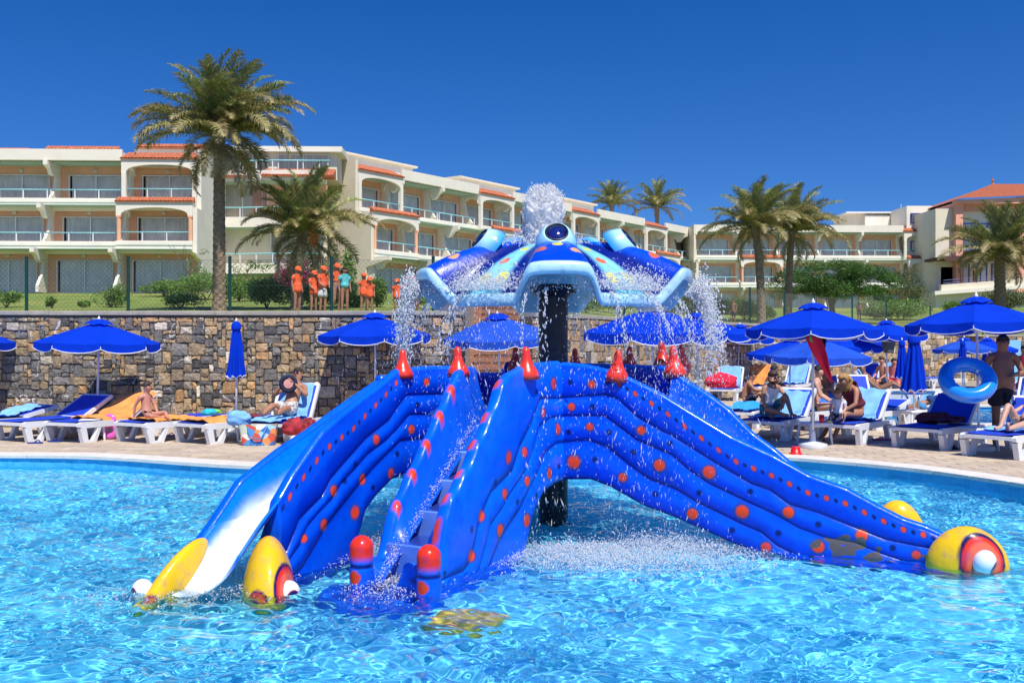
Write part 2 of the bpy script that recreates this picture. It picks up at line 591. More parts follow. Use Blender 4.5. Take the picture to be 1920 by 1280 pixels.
def stone_wall(name, label, pts, top, thick, n_single, seed, cell=.082, wf=0.0):
    """pts: plan polyline of the visible face from left to right"""
    r = random.Random(seed)
    pts = np.array(pts, float)
    seg = np.linalg.norm(np.diff(pts, axis=0), axis=1); s = np.concatenate([[0], np.cumsum(seg)])
    root = thing(name, label, 'wall', (pts[0][0], pts[0][1], 0))
    tops = np.array(top, float)

    def frame(u):
        x, y = np.interp(u, s, pts[:, 0]), np.interp(u, s, pts[:, 1])
        i = min(max(np.searchsorted(s, u) - 1, 0), len(seg) - 1)
        t = (pts[i + 1] - pts[i]) / seg[i]
        return np.array([x, y]), np.array([t[1], -t[0]])

    def place(u, out, z):
        p, n = frame(u)
        q = p + n * out
        return (q[0], q[1], z)
    # core
    V, F = [], []
    us = list(s)
    for u in us:
        p, n = frame(u)
        tz = np.interp(u, s, tops) - .07
        for (o_, z) in ((0, -.02), (0, tz), (-thick, tz), (-thick, -.02)):
            q = p + n * o_ if u in (us[0], us[-1]) else p + np.array([0, 1.0]) * (-o_ if o_ else 0) * 1.0
            V.append((q[0], q[1], z))
    for i in range(len(us) - 1):
        a, b = i * 4, i * 4 + 4
        F += [(a + k, a + (k + 1) % 4, b + (k + 1) % 4, b + k) for k in range(4)]
    F += [(3, 2, 1, 0), tuple(len(V) - 4 + k for k in range(4))]
    MB().add(V, F).build('core', M_mortar, root, world=True)
    # coping slabs
    L = s[-1]; n = int(L / 1.6)
    for k in range(n):
        a, b = L * k / n + .004, L * (k + 1) / n - .004
        ta, tb = np.interp(a, s, tops), np.interp(b, s, tops)
        h = random.uniform(-.003, .003)
        mid = (a + b) / 2
        VV = []
        for (u, t_) in ((a, ta), (b, tb)):
            for (o_, z) in ((.05, -.075), (.055, -.01), (.045, 0), (-thick - .04, 0), (-thick - .04, -.075)):
                VV.append(place(u, o_, t_ + z + h))
        FF = [(i, (i + 1) % 5, 5 + (i + 1) % 5, 5 + i) for i in range(5)] + [(4, 3, 2, 1, 0), (5, 6, 7, 8, 9)]
        MB().add(VV, FF).build('coping_slab', M_conc, root, world=True)
    st = pack_stones(L, float(tops.max()) - .06, cell, r)
    cand = []
    for (u0, w0, du, dh) in st:
        tz = np.interp(u0 + du / 2, s, tops) - .08
        if w0 + dh > tz: dh = tz - w0
        if dh < .04: continue
        p, n = frame(u0 + du / 2)
        px = CX + FPX * p[0] / p[1]
        if px < -60 or px > 1990: continue
        area = du * dh / (p[1] ** 2)
        cand.append((area * (.35 if w0 < .45 else 1), u0, w0, du, dh, px))
    cand.sort(key=lambda t: -t[0])
    rest = MB()
    for q, (ar, u0, w0, du, dh, px) in enumerate(cand):
        pos = px / 1920
        cc = STONE_COLS[r.choices(range(len(STONE_COLS)), _cw)[0]][0]
        if r.random() < wf + .35 * max(0, min(1, pos - .1)): cc = r.choice(warm)[0]
        f = r.uniform(.8, 1.3)
        c = tuple(min(.7, x * f * w_) for x, w_ in zip(cc, (1.16, 1.08, .98)))
        V, F = stone_geo(r, u0, w0, du, dh, place, r.uniform(.02, .05), .007)
        if q < n_single: MB().add(V, F, c).build('stone', M_stone, root, colored=True, world=True)
        else: rest.add(V, F, c)
    if rest.V:
        o_ = rest.build('stonework', M_stone, root, colored=True, world=True)
        o_['kind'] = 'stuff'
    return root


wallL = stone_wall('stone_wall', 'multicoloured rubble stone retaining wall with concrete capping behind the left loungers',
                   [(-12.2, 19.4), (-4, 19.4), (-.93, 19.4)], [2.26, 2.26, 2.26], .35, 300, 5, wf=.10)
wallR = stone_wall('stone_wall', 'long tan and grey stone retaining wall curving away behind the right sunbathers',
                   [(.42, 20.75), (1.0, 21.4), (1.9, 22.8), (4.0, 27.0), (7.0, 31.0), (11.0, 36.5), (16.0, 41.5), (20.0, 43.5), (25.5, 43.2)],
                   [2.26, 2.26, 2.26, 2.26, 2.26, 2.26, 2.24, 1.98, 1.98], .35, 300, 9, cell=.12, wf=.3)

# ---------------- lawn
gx = np.concatenate([np.arange(-40, -1.4, .8), np.arange(-1.2, 1.4, .2), np.arange(1.6, 75, .8)])
gd = np.array([0, .3, .6, 1, 1.6, 2.4, 3.4, 4.6, 6, 8, 10, 12.5, 15, 18, 21, 24, 28, 32, 36, 42, 50, 60, 75, 100, 160, 300])
GX, GD = np.meshgrid(gx, gd)
yw = wall_y(GX) + .34
notch = (GX > -1.05) & (GX < .75)
yst = np.where(notch, 26.9, yw)
GY = np.maximum(yw + GD, yst)
GZ = lawn_z(GY - yw) - .32 * smoothstep(13, 19, GX) * np.exp(-(GY - yw) / 6)
GZ += .03 * np.sin(GX * .7) * np.sin(GY * .5) * np.clip(GD / 8, 0, 1)
V = np.stack([GX, GY, GZ], -1).reshape(-1, 3)
nx_, ny_ = len(gx), len(gd)
ii = np.arange(nx_ * ny_).reshape(ny_, nx_)
Fq = np.stack([ii[:-1, :-1], ii[:-1, 1:], ii[1:, 1:], ii[1:, :-1]], -1).reshape(-1, 4)
M_lawn = pm('lawn_grass', (.15, .21, .035), .95, nz=.25, ns=1.2, bump=.6, bs=30, stain=(.3, .8, (.33, .29, .07)))
lawn = mk('lawn', V, Fq, M_lawn, smooth=True); lawn['kind'] = 'structure'


def ground_z(x, y):
    return float(lawn_z(max(0, y - float(wall_y(x)) - .34)))


# grass blades near the wall edge
nb = 26000
bx = rng.uniform(-12.5, 34, nb); bd = np.abs(rng.normal(0, 5, nb)) + .05
by = wall_y(bx) + .36 + bd
keep = ~((bx > -1.2) & (bx < .9) & (by < 27)); bx, bd, by = bx[keep], bd[keep], by[keep]
bz = lawn_z(bd); nb = len(bx)
an = rng.uniform(0, 6.28, nb); hh = rng.uniform(.03, .09, nb) * np.clip(by / 25, .7, 1.6); ww = .012 * by / 22
V = np.stack([np.stack([bx - ww * np.cos(an), by - ww * np.sin(an), bz], -1), np.stack([bx + ww * np.cos(an), by + ww * np.sin(an), bz], -1),
              np.stack([bx + rng.normal(0, .03, nb), by + rng.normal(0, .03, nb), bz + hh], -1)], 1).reshape(-1, 3)
o = mk('grass', V, np.arange(nb * 3).reshape(-1, 3), pm('grass_blade', (.19, .26, .05), .7, nz=.4, ns=2)); o['kind'] = 'stuff'
tag(o, 'short green grass blades along the top of the stone wall', 'grass')

# ---------------- timber steps through the wall
M_wood = pm('stair_timber', (.20, .085, .045), .7, nz=.3, ns=9, bump=.4, bs=40, stain=(3, .5, (.07, .04, .025)))
st = thing('wooden_steps', 'dark brown timber steps climbing through the gap in the stone wall', 'steps', (-.3, 20.6, 0))
for k in range(17):
    z = k * .17; y = 20.7 + k * .36; xs_ = k * .018
    for q in range(2):
        MB().cbox(-.98 + xs_, .52 + xs_, y + .003 - .03, y + .028, z + q * .083 + .005, z + q * .083 + .078, .006).build('riser_board', M_wood, st, world=True)
    MB().cbox(-1.0 + xs_, .55 + xs_, y - .02, y + .35, z + .172, z + .198, .006).build('tread', M_wood, st, world=True)
MB().prism([(20.75, -.3), (20.75, .16), (26.9, 3.05), (26.9, -.3)], -1.0, .85, 'x').build('stringer', M_wood, st, world=True)
cheek = MB()
for sx in (-1.05, .9):
    cheek.prism([(19.6, -.02), (27, -.02), (27, 3.0), (26.9, 3.0), (19.75, 2.2), (19.6, 2.2)], sx - .08, sx + .06, 'x')
cheek.build('side_wall', M_conc, st, world=True)
# ------------------------------------------------------------------ octopus water slide
C_BLUE = np.array((.0005, .040, .62)); C_BLUE2 = np.array((.0005, .125, .88)); C_NAVY = np.array((.002, .010, .16))
C_ORNG = np.array((.74, .060, .01)); C_RED = np.array((.80, .035, .012)); C_YEL = np.array((.86, .50, .012)); C_CY = np.array((.42, .66, .80))
C_DARK = np.array((.003, .006, .07)); C_WHT = np.array((.82, .85, .88))
M_slide = pm('painted_fibreglass', attr=True, rough=.30, nz=.12, ns=2.2, coat=.25, cr=.10, bump=.28, bs=8, bd=.03, stain=(13, .30, (.0, .02, .30)))
M_slide.node_tree.nodes['Principled BSDF'].inputs['Specular IOR Level'].default_value = .2
slide = thing('water_slide', 'giant blue octopus water slide with orange spots and three arms in the shallow pool', 'water slide', (.43, 10.4, WZ))
CEN = np.array((.43, 10.4))


def sm(a, k):
    if k < 2: return a
    ker = np.hanning(k + 2)[1:-1]; ker /= ker.sum()
    p = np.concatenate([np.full(k, a[0]), a, np.full(k, a[-1])])
    return np.convolve(p, ker, 'same')[k:-k]


class Plan:
    def __init__(s, pts):
        s.p = np.array(pts, float); s.seg = np.linalg.norm(np.diff(s.p, axis=0), axis=1); s.s = np.concatenate([[0], np.cumsum(s.seg)]); s.L = s.s[-1]

    def hit(s, px, py):
        """view ray through a measured photo point meets this vertical wall"""
        k = (px - CX) / FPX
        best = None
        for i in range(len(s.seg)):
            (x0, y0), (x1, y1) = s.p[i], s.p[i + 1]
            den = (x1 - x0) - k * (y1 - y0)
            t = (k * y0 - x0) / den
            tt = min(max(t, 0 if i else -9), 1 if i < len(s.seg) - 1 else 9)
            e = abs(tt - t)
            if best is None or e < best[0]:
                Y = y0 + (y1 - y0) * tt
                best = (e, s.s[i] + s.seg[i] * tt, CAMZ - (py - HY) / FPX * Y)
        return best[1], best[2]

    def at(s, u):
        u = np.asarray(u, float)
        x = np.interp(u, s.s, s.p[:, 0]); y = np.interp(u, s.s, s.p[:, 1])
        lo, hi = u < 0, u > s.L
        for m, i, j, b in ((lo, 0, 1, 0), (hi, -2, -1, s.L)):
            if np.any(m):
                t = (s.p[j] - s.p[i]) / np.linalg.norm(s.p[j] - s.p[i])
                q = s.p[0] if b == 0 else s.p[-1]
                x = np.where(m, q[0] + t[0] * (u - b), x); y = np.where(m, q[1] + t[1] * (u - b), y)
        return x, y

    def curve(s, px, u, k=9):
        h = sorted(s.hit(*p) for p in px)
        return sm(np.interp(u, [a for a, _ in h], [b for _, b in h]), k)


def wall_panel(name, plan, u0, u1, top, bots, side, N=320, th=.09, ribs=.022, inner=None, paint=None, parent=None, flare=None, nb=34, mat=None, bumps=None):
    """moulded wall: bands between the curves in bots (grooves then lower edge) bulge outward; rounded rim; inner face"""
    u = np.linspace(u0, u1, N)
    x, y = plan.at(u)
    x, y = sm(x, 15) if len(plan.p) > 2 else x, sm(y, 15) if len(plan.p) > 2 else y
    dx, dy = np.gradient(x), np.gradient(y)
    l = np.hypot(dx, dy); nx, ny = dy / l * side, -dx / l * side
    zt = top(u)
    if bumps is not None: zt = zt + bumps(u)
    zs = [zt - .03] + [b(u) for b in bots]
    rows = []  # (x offset out, z, v code, region)
    for b in range(len(zs) - 1):
        za, zb_ = zs[b], zs[b + 1]
        zb_ = np.minimum(zb_, za - .004)
        for k in range(nb):
            f = k / nb
            prof = ribs * (math.sin(math.pi * (.02 + f * .96)) ** .7)
            rows.append((prof + (b + f) * .012, za + (zb_ - za) * f, b + f, 0))
    rows.append(((len(zs) - 1) * .012, np.minimum(zs[-1], zs[-2] - .004), float(len(zs) - 1), 0))
    rows = rows[::-1]
    for k in range(1, 9):
        a = math.pi * k / 9
        rows.append((-th / 2 + th / 2 * math.cos(a) + ribs * .3 * (1 - k / 9), zt - .03 + math.sin(a) * th * .5, k / 9, 1))
    io, zi = inner if inner else (0, lambda u_: zs[-1])
    ziv = zi(u)
    for k in range(0, 11):
        f = k / 10
        rows.append((-th - io * (f ** 1.3), (zt - .03) * (1 - f) + ziv * f, f, 2))
    V = []; col = []
    for (off, z, v, reg) in rows:
        fl = flare(u) * np.clip((zt - z), 0, 2) if flare else 0
        V.append(np.stack([x + nx * (off + fl), y + ny * (off + fl), z + 0 * u], -1))
        c = paint(u, z + 0 * u, v, reg, zt)
        col.append(c)
    V = np.array(V); col = np.array(col)
    nr = len(rows)
    ii = np.arange(nr * N).reshape(nr, N)
    F = np.stack([ii[:-1, :-1], ii[:-1, 1:], ii[1:, 1:], ii[1:, :-1]], -1).reshape(-1, 4)
    if side < 0: F = F[:, ::-1]
    # close bottom between inner and outer and both ends
    Fb = np.stack([ii[-1, :-1], ii[-1, 1:], ii[0, 1:], ii[0, :-1]], -1)
    F = np.concatenate([F, Fb])
    Fl = F.tolist() + [ii[::-1, 0].tolist(), ii[:, -1].tolist()]
    return mk(name, V.reshape(-1, 3), Fl, mat or M_slide, parent or slide, smooth=True, col=col.reshape(-1, 3), world=True)


def mixc(a, b, t):
    t = np.asarray(t)[..., None]
    return a * (1 - t) + b * t


def painter(plan, orange=(), dark=(), line=None, wear=(), bands=3, tip=None, base=C_BLUE, inner=C_BLUE2, ro=.041, rd=.031, tside=(.35, .6), iwhite=0):
    og = [plan.hit(a, b) + ((c[0] if c else ro),) for a, b, *c in orange]
    dk = [plan.hit(a, b) + (rd,) for a, b in dark]
    wr = [plan.hit(a, b) + (r,) for a, b, r in wear]

    def f(u, z, v, reg, zt):
        n = len(u)
        c = np.tile(base, (n, 1))
        if reg == 0:
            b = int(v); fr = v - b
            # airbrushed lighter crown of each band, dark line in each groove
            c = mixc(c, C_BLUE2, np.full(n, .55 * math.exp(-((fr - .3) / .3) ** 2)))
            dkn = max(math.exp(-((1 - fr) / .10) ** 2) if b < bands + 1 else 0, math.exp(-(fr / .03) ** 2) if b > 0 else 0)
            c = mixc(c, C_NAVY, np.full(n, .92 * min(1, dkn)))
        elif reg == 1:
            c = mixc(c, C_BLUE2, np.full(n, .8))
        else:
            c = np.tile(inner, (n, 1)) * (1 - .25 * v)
            if iwhite: c = mixc(c, C_WHT, iwhite * smoothstep(.45, 1, v + .35 * smoothstep(.5, 1, u / plan.L)) * smoothstep(.30, .62, u / plan.L))
        if reg < 2:
            for (a, b_, r) in og:
                d = np.hypot(u - a, z - b_)
                c = mixc(c, np.array((.02, .05, .12)), .8 * (1 - smoothstep(r * .9, r * 1.45, d)))
                c = mixc(c, C_ORNG, 1 - smoothstep(r * .65, r * 1.0, d))
            for (a, b_, r) in dk:
                d = np.hypot(u - a, z - b_)
                c = mixc(c, C_DARK, .9 * (1 - smoothstep(r * .5, r * 1.25, d)))
            if line:
                s0, s1, dep, pitch = line
                zz = zt - np.interp(u, [s0, (s0 * .6 + s1 * .4), s1], dep)
                k = np.round((u - s0) / pitch)
                ok = (u > s0 - .02) & (u < s1 + .02)
                d = np.hypot(u - (s0 + k * pitch), z - zz)
                r = .026
                o_ = (k % 2 == 0)
                c = mixc(c, np.array((.01, .03, .1)), .7 * (1 - smoothstep(r * .9, r * 1.5, d)) * ok * o_)
                c = mixc(c, C_ORNG, (1 - smoothstep(r * .6, r, d)) * ok * o_)
                c = mixc(c, C_DARK, .9 * (1 - smoothstep(r * .5, r * .95, d)) * ok * (~o_))
            for (a, b_, r) in wr:
                d = np.hypot((u - a) * .8, (z - b_) * 1.6)
                nn = np.array([noise.noise(Vector((float(p) * 9, float(q) * 16, a))) for p, q in zip(u, z)]) * .9
                c = mixc(c, np.array((.10, .085, .08)), ((d / r + nn) < .55).astype(float))
        if tip is not None and (reg == 1 or (reg == 2 and v < .16)):
            t = np.zeros(n)
            for a in tip: t = np.maximum(t, 1 - smoothstep(.020, .044, np.abs(u - a)))
            if reg == 1: t = t * float(smoothstep(tside[0], tside[1], v))
            if reg == 2: t *= 1 - smoothstep(.05, .15, v)
            c = mixc(c, C_ORNG, t)
        return c
    return f


# ---- right arm: front wall
PR = Plan([(.462, 9.4), (3.53, 8.15)])
PRX = Plan([(.462, 9.4), (3.53, 8.15), (3.85, 8.02)])
top_r = [(1052, 681), (1100, 686), (1157, 699), (1187, 714), (1240, 740), (1300, 777), (1372, 820), (1451, 856), (1516, 892), (1587, 917), (1645, 949), (1695, 974), (1738, 988), (1771, 1003), (1800, 1030)]
g1_r = [(1052, 746), (1112, 742), (1142, 740), (1161, 749), (1195, 781), (1240, 807), (1262, 817), (1300, 841), (1350, 872), (1408, 906), (1444, 918), (1480, 945), (1534, 960), (1605, 989), (1659, 1010), (1713, 1021), (1771, 1032), (1800, 1045)]
g2_r = [(1052, 779), (1112, 779), (1135, 779), (1169, 804), (1195, 824), (1262, 852), (1292, 879), (1330, 905), (1408, 942), (1455, 963), (1501, 989), (1552, 1007), (1605, 1016), (1660, 1039), (1695, 1050), (1771, 1058), (1800, 1062)]
g3_r = [(1052, 828), (1105, 824), (1142, 837), (1180, 869), (1217, 896), (1270, 916), (1307, 939), (1343, 956), (1393, 981), (1429, 996), (1458, 1021), (1501, 1043), (1562, 1053), (1623, 1062), (1771, 1080)]
bt_r = [(1052, 897), (1112, 897), (1150, 912), (1210, 946), (1262, 965), (1300, 981), (1372, 1014), (1400, 1025), (1472, 1060), (1552, 1100), (1660, 1120), (1771, 1130), (1800, 1130)]


def cf(plan, pts, k=9): return lambda u: plan.curve(pts, u, k)


s_h = PR.hit(1162, 700)[0]; s_e = PR.hit(1757, 995)[0]
paint_r = painter(PR, orange=[(1111, 720), (1074, 762), (1109, 799), (1080, 864, .07), (1204, 806, .045), (1171, 893, .045), (1239, 871, .06), (1331, 884, .065), (1301, 961, .055), (1393, 957, .065),
                              (1479, 959, .055), (1438, 1023, .05), (1535, 1022, .06), (1616, 1002, .055), (1718, 1038, .04), (1672, 1056, .03)],
                  dark=[(1071, 716), (1113, 762), (1069, 809), (1145, 809), (1119, 860), (1190, 846), (1258, 830), (1232, 924), (1313, 922), (1375, 991), (1408, 920), (1535, 981), (1461, 997), (1522, 1057), (1674, 1025), (1141, 716)],
                  line=(s_h, s_e, (.09, .19, .06), .076), wear=[(1600, 1035, .26), (1570, 1026, .14), (1530, 1020, .10), (1598, 1052, .12), (1733, 1040, .10)])
u_end = PR.hit(1790, 1000)[0]
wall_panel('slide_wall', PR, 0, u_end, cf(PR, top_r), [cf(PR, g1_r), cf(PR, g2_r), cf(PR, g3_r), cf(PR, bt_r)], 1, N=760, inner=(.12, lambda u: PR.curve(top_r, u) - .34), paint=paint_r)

# ---- right arm: rear wall (inner face is seen)
PRR = Plan([(1.65, 10.1), (3.25, 9.1)])
top_rr = [(1262, 691), (1292, 714), (1337, 742), (1372, 768), (1415, 812), (1455, 841), (1494, 874), (1530, 900), (1600, 930), (1650, 955), (1700, 985)]
paint_in = painter(PRR, base=C_BLUE, inner=C_BLUE2 * np.array((1, .8, .9)))
wall_panel('slide_wall', PRR, 0, PRR.L, cf(PRR, top_rr), [lambda u: PRR.curve(top_rr, u) - .6], -1, N=160, inner=(.15, lambda u: PRR.curve(top_rr, u) - .34), paint=paint_in)

# ---- left arm
PL = Plan([(-.42, 9.5), (-.72, 9.36), (-.99, 9.04), (-1.78, 7.6)])
top_l = [(870, 688), (800, 689), (747, 695), (718, 720), (684, 745), (642, 779), (608, 809), (587, 838), (566, 868), (549, 893), (532, 923), (515, 952), (498, 986), (494, 1003)]
g1_l = [(870, 738), (820, 739), (760, 741), (743, 762), (726, 788), (684, 821), (642, 868), (617, 897), (600, 931), (579, 952), (558, 973), (548, 999), (534, 1032), (505, 1070)]
g2_l = [(870, 777), (820, 777), (764, 777), (739, 805), (718, 826), (684, 851), (659, 880), (634, 906), (617, 935), (591, 961), (570, 986), (557, 1020), (535, 1050), (500, 1090)]
g3_l = [(870, 822), (790, 821), (743, 826), (718, 851), (693, 876), (663, 910), (642, 935), (621, 961), (600, 990), (583, 1020), (560, 1060), (500, 1120)]
bt_l = [(870, 880), (830, 878), (764, 883), (726, 897), (697, 927), (676, 956), (664, 1000), (655, 1050), (640, 1095), (600, 1130), (494, 1160)]
sl0 = PL.hit(740, 700)[0]; sl1 = PL.hit(500, 1010)[0]
paint_l = painter(PL, orange=[(796, 716), (764, 804, .045), (699, 824, .05), (722, 886, .05), (671, 897, .05), (619, 919, .05), (655, 959, .06), (598, 982, .05), (563, 1008, .035)],
                  dark=[(777, 758), (659, 870), (688, 913), (735, 850), (640, 900)], line=(sl0, sl1, (.08, .17, .07), .078), base=C_BLUE * np.array((1, .8, .85)))
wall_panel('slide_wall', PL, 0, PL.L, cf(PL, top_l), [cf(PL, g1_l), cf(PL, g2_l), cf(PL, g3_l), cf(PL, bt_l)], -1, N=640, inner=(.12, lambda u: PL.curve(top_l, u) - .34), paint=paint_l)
PLL = Plan([(-1.29, 9.3), (-2.44, 7.6)])
top_ll = [(700, 715), (642, 754), (566, 809), (515, 842), (439, 901), (389, 977), (359, 1017), (340, 1040)]
wall_panel('slide_wall', PLL, 0, PLL.L, cf(PLL, top_ll), [lambda u: PLL.curve(top_ll, u) - .55], 1, N=220, inner=(.14, lambda u: PLL.curve(top_ll, u) - .34),
           paint=painter(PLL, inner=np.array((.001, .19, .92)), iwhite=.75))


def chute(pA, tA, pB, tB, a0, a1, b0, b1, depth, white, n=160, m=40, ext=.5, exx=-.16):
    """U-shaped running surface between two walls"""
    ua, ub = np.linspace(a0, a1, n), np.linspace(b0, b1, n)
    xa, ya = pA.at(ua); xb, yb = pB.at(ub)
    za, zb = pA.curve(tA, ua), pB.curve(tB, ub)
    V, C_ = [], []
    for k in range(m):
        f = .04 + .92 * k / (m - 1)
        w = abs(2 * f - 1)
        d = depth * (1 - w ** 3.2)
        x = xa * (1 - f) + xb * f; y = ya * (1 - f) + yb * f
        t = np.linspace(0, 1, n)
        z = za * (1 - f) + zb * f - d * (1 - .25 * t) - .12
        y = y - ext * smoothstep(.7, 1, t) * .8; x = x + exx * smoothstep(.7, 1, t); z = z - .17 * smoothstep(.75, 1, t)
        V.append(np.stack([x, y, z], -1))
        c = np.tile(np.array((.004, .17, .92)), (n, 1))
        c = mixc(c, C_WHT, white * (1 - smoothstep(.20 + .25 * t, .60 + .3 * t, w + 0 * t)) * smoothstep(.22, .45, t))
        C_.append(c)
    ii = np.arange(m * n).reshape(m, n)
    F = np.stack([ii[:-1, :-1], ii[:-1, 1:], ii[1:, 1:], ii[1:, :-1]], -1).reshape(-1, 4)
    o = mk('chute', np.array(V).reshape(-1, 3), F, M_slide, slide, smooth=True, col=np.array(C_).reshape(-1, 3), world=True)
    o.modifiers.new('thickness', 'SOLIDIFY').thickness = .02
    return o


chute(PL, top_l, PLL, top_ll, PL.L * .2, PL.L, .0, PLL.L, .26, 1.0)
chute(PR, top_r, PRR, top_rr, PR.L * .18, u_end, 0, PRR.L, .34, .0, ext=.1, exx=.3)

# ---- stairs arm
PS = Plan([(-.7, 7.2), (.462, 9.4)])
top_s = [(778, 1062), (824, 1062), (830, 1035), (838, 985), (848, 950), (882, 885), (900, 843), (922, 795), (944, 734), (958, 706), (975, 697), (988, 690), (1020, 684), (1052, 681)]
g1_s = [(1052, 747), (1009, 747), (1001, 769), (992, 795), (970, 839), (957, 882), (917, 922), (900, 961), (891, 992), (880, 1049), (865, 1070), (826, 1086), (784, 1090), (775, 1090)]
g2_s = [(1052, 780), (1027, 782), (1005, 799), (996, 834), (979, 882), (952, 922), (935, 952), (913, 983), (904, 1022), (890, 1075), (860, 1110), (775, 1125)]
g3_s = [(1052, 828), (1035, 830), (1014, 847), (1001, 882), (983, 917), (966, 952), (944, 983), (926, 1014), (910, 1057), (880, 1120), (775, 1170)]
bt_s = [(1052, 897), (1030, 906), (1009, 922), (990, 961), (980, 1005), (972, 1049), (960, 1120), (930, 1160), (775, 1215)]
tips_r = [PS.hit(*p)[0] for p in [(946, 742), (922, 795), (899, 848), (874, 903), (850, 950), (834, 1005)]]
paint_s = painter(PS, orange=[(1033, 719, .06), (1011, 773, .05), (1037, 804, .06), (1018, 886, .055), (949, 857, .06), (977, 847, .05), (939, 925, .05), (979, 901, .05), (928, 993, .06), (898, 966, .05), (976, 974, .06), (879, 1041, .05)],
                  dark=[(925, 903), (879, 992), (994, 928), (1036, 873), (1001, 734), (828, 1075), (960, 940)], tip=tips_r, base=C_BLUE2 * np.array((1, .85, .95)))


def bump_fn(tips, amp=.035):
    def f(u):
        b = np.zeros_like(u)
        for a in tips: b = b + amp * np.exp(-((u - a) / .07) ** 2)
        return b
    return f


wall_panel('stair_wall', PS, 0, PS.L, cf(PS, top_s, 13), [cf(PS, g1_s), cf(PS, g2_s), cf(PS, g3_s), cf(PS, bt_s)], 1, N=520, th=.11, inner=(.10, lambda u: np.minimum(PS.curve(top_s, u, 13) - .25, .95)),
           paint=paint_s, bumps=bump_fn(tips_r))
PT = Plan([(-1.14, 7.5), (-.5, 9.2), (-.42, 9.5)])
top_t = [(640, 1045), (705, 1045), (712, 1025), (720, 985), (729, 955), (760, 891), (788, 834), (812, 782), (834, 734), (847, 699), (858, 690), (880, 690)]
tips_l = [PT.hit(*p)[0] for p in [(833, 740), (811, 791), (786, 843), (759, 902), (730, 966)]]
foot = [(-.6, 0), (7.5, 0)]


def inner_t(u):
    x, y = PT.at(u)
    return np.interp(y, [7.3, 9.2, 9.6], [-.22, .86, .95])


wall_panel('stair_wall', PT, 0, PT.L, cf(PT, top_t, 13), [lambda u: PT.curve(top_t, u) - .25, lambda u: np.minimum(PT.curve(top_t, u) - .6, -.1 + .4 * (u / PT.L) ** 3)], -1, N=300, th=.09, inner=(.12, inner_t),
           paint=painter(PT, tip=tips_l, inner=np.array((.004, .12, .86)), bands=1), bumps=bump_fn(tips_l, .03))

sdir = np.array((.467, .884)); sperp = np.array((.884, -.467))
M_step = pm('step_fibreglass', attr=True, rough=.3, nz=.12, ns=5, coat=.4)
for k in range(5):
    zt_ = .90 - .2 * k
    Yk = 9.02 - .345 * k
    c = np.array((-.30 - .155 * k + .13, Yk))
    b = MB()
    w2 = .26 - .012 * k
    q = [c - sperp * w2, c + sperp * w2, c + sperp * w2 + sdir * .42, c - sperp * w2 + sdir * .42]
    V = [(p[0], p[1], zt_ - .30) for p in q] + [(p[0], p[1], zt_ - .012) for p in q] + [(*(p + (c + sdir * .2 - p) * .05), zt_) for p in q]
    F = [(8, 9, 10, 11)] + [(i, (i + 1) % 4, (i + 1) % 4 + 4, i + 4) for i in range(4)] + [(i + 4, (i + 1) % 4 + 4, (i + 1) % 4 + 8, i + 8) for i in range(4)]
    b.add(V, F[:1], (.02, .05, .30)); n0 = len(b.V) - 12
    b.F += [tuple(i + n0 for i in f) for f in F[1:]]; b.C += [(.20 - .03 * k, .36 - .04 * k, .70)] * 8
    b.build('step', M_step, slide, colored=True, world=True)


def post(px, pytop, Y, r, front):
    x, _, zt = P(px, pytop, Y)
    prof = [(r * 1.05, -.5), (r * 1.04, -.02), (r * .97, .0), (r, .015), (r, zt - r)] + [(r * math.cos(a), zt - r + r * math.sin(a)) for a in np.linspace(.15, 1.5, 8)]
    pr2, zz = [], []
    zl = np.concatenate([np.linspace(-.5, zt - r, 46), zt - r + r * np.sin(np.linspace(.1, 1.52, 12))])
    rl = [r * (1.03 if z < -.02 else 1) * (1 - .07 * math.exp(-((z + .01) / .012) ** 2)) if z < zt - r else math.sqrt(max(1e-6, r * r - (z - zt + r) ** 2)) for z in zl]
    n = 40
    V, C_ = [], []
    for z, rr in zip(zl, rl):
        for k in range(n):
            a = 2 * math.pi * k / n
            V.append((x + rr * math.cos(a), Y + rr * 1.1 * math.sin(a), z))
            c = C_BLUE2 * .9
            if z > zt - .20: c = mixc(c, C_RED, smoothstep(zt - .20, zt - .13, z))
            elif abs(z + .01) < .02: c = C_NAVY
            d = math.hypot((a - front) * r, z + .09)
            if d < .05: c = C_ORNG
            C_.append(c)
    m = len(zl); ii = np.arange(m * n).reshape(m, n)
    F = np.stack([ii[:-1], np.roll(ii[:-1], -1, 1), np.roll(ii[1:], -1, 1), ii[1:]], -1).reshape(-1, 4)
    mk('stair_post', V, F.tolist() + [ii[-1].tolist()], M_slide, slide, smooth=True, col=C_, world=True)


bp_ = MB(); bp_.prism([(-.95 + .46 * math.cos(a) * (1 + .1 * math.sin(3 * a)), 7.35 + .40 * math.sin(a)) for a in np.linspace(0, 2 * math.pi, 30)[:-1]], -.47, -.36, 'z')
bp_.build('sunken_base', pm('sunken_blue_paint', (.004, .12, .70), .5, nz=.2, ns=5, stain=(7, .5, (.02, .20, .6))), slide, world=True)
bp_ = MB(); bp_.prism([(-.30 + .26 * math.cos(a) * (1 + .15 * math.sin(4 * a)), 6.82 + .22 * math.sin(a) * (1 + .2 * math.cos(3 * a))) for a in np.linspace(0, 2 * math.pi, 26)[:-1]], -.495, -.40, 'z')
bp_.build('sunken_foot', pm('worn_yellow_paint', (.60, .42, .06), .7, nz=.4, ns=12, stain=(9, .8, (.30, .06, .03))), slide, world=True)
post(804, 1020, 7.16, .088, 4.2)
post(678, 1003, 7.46, .088, 4.2)

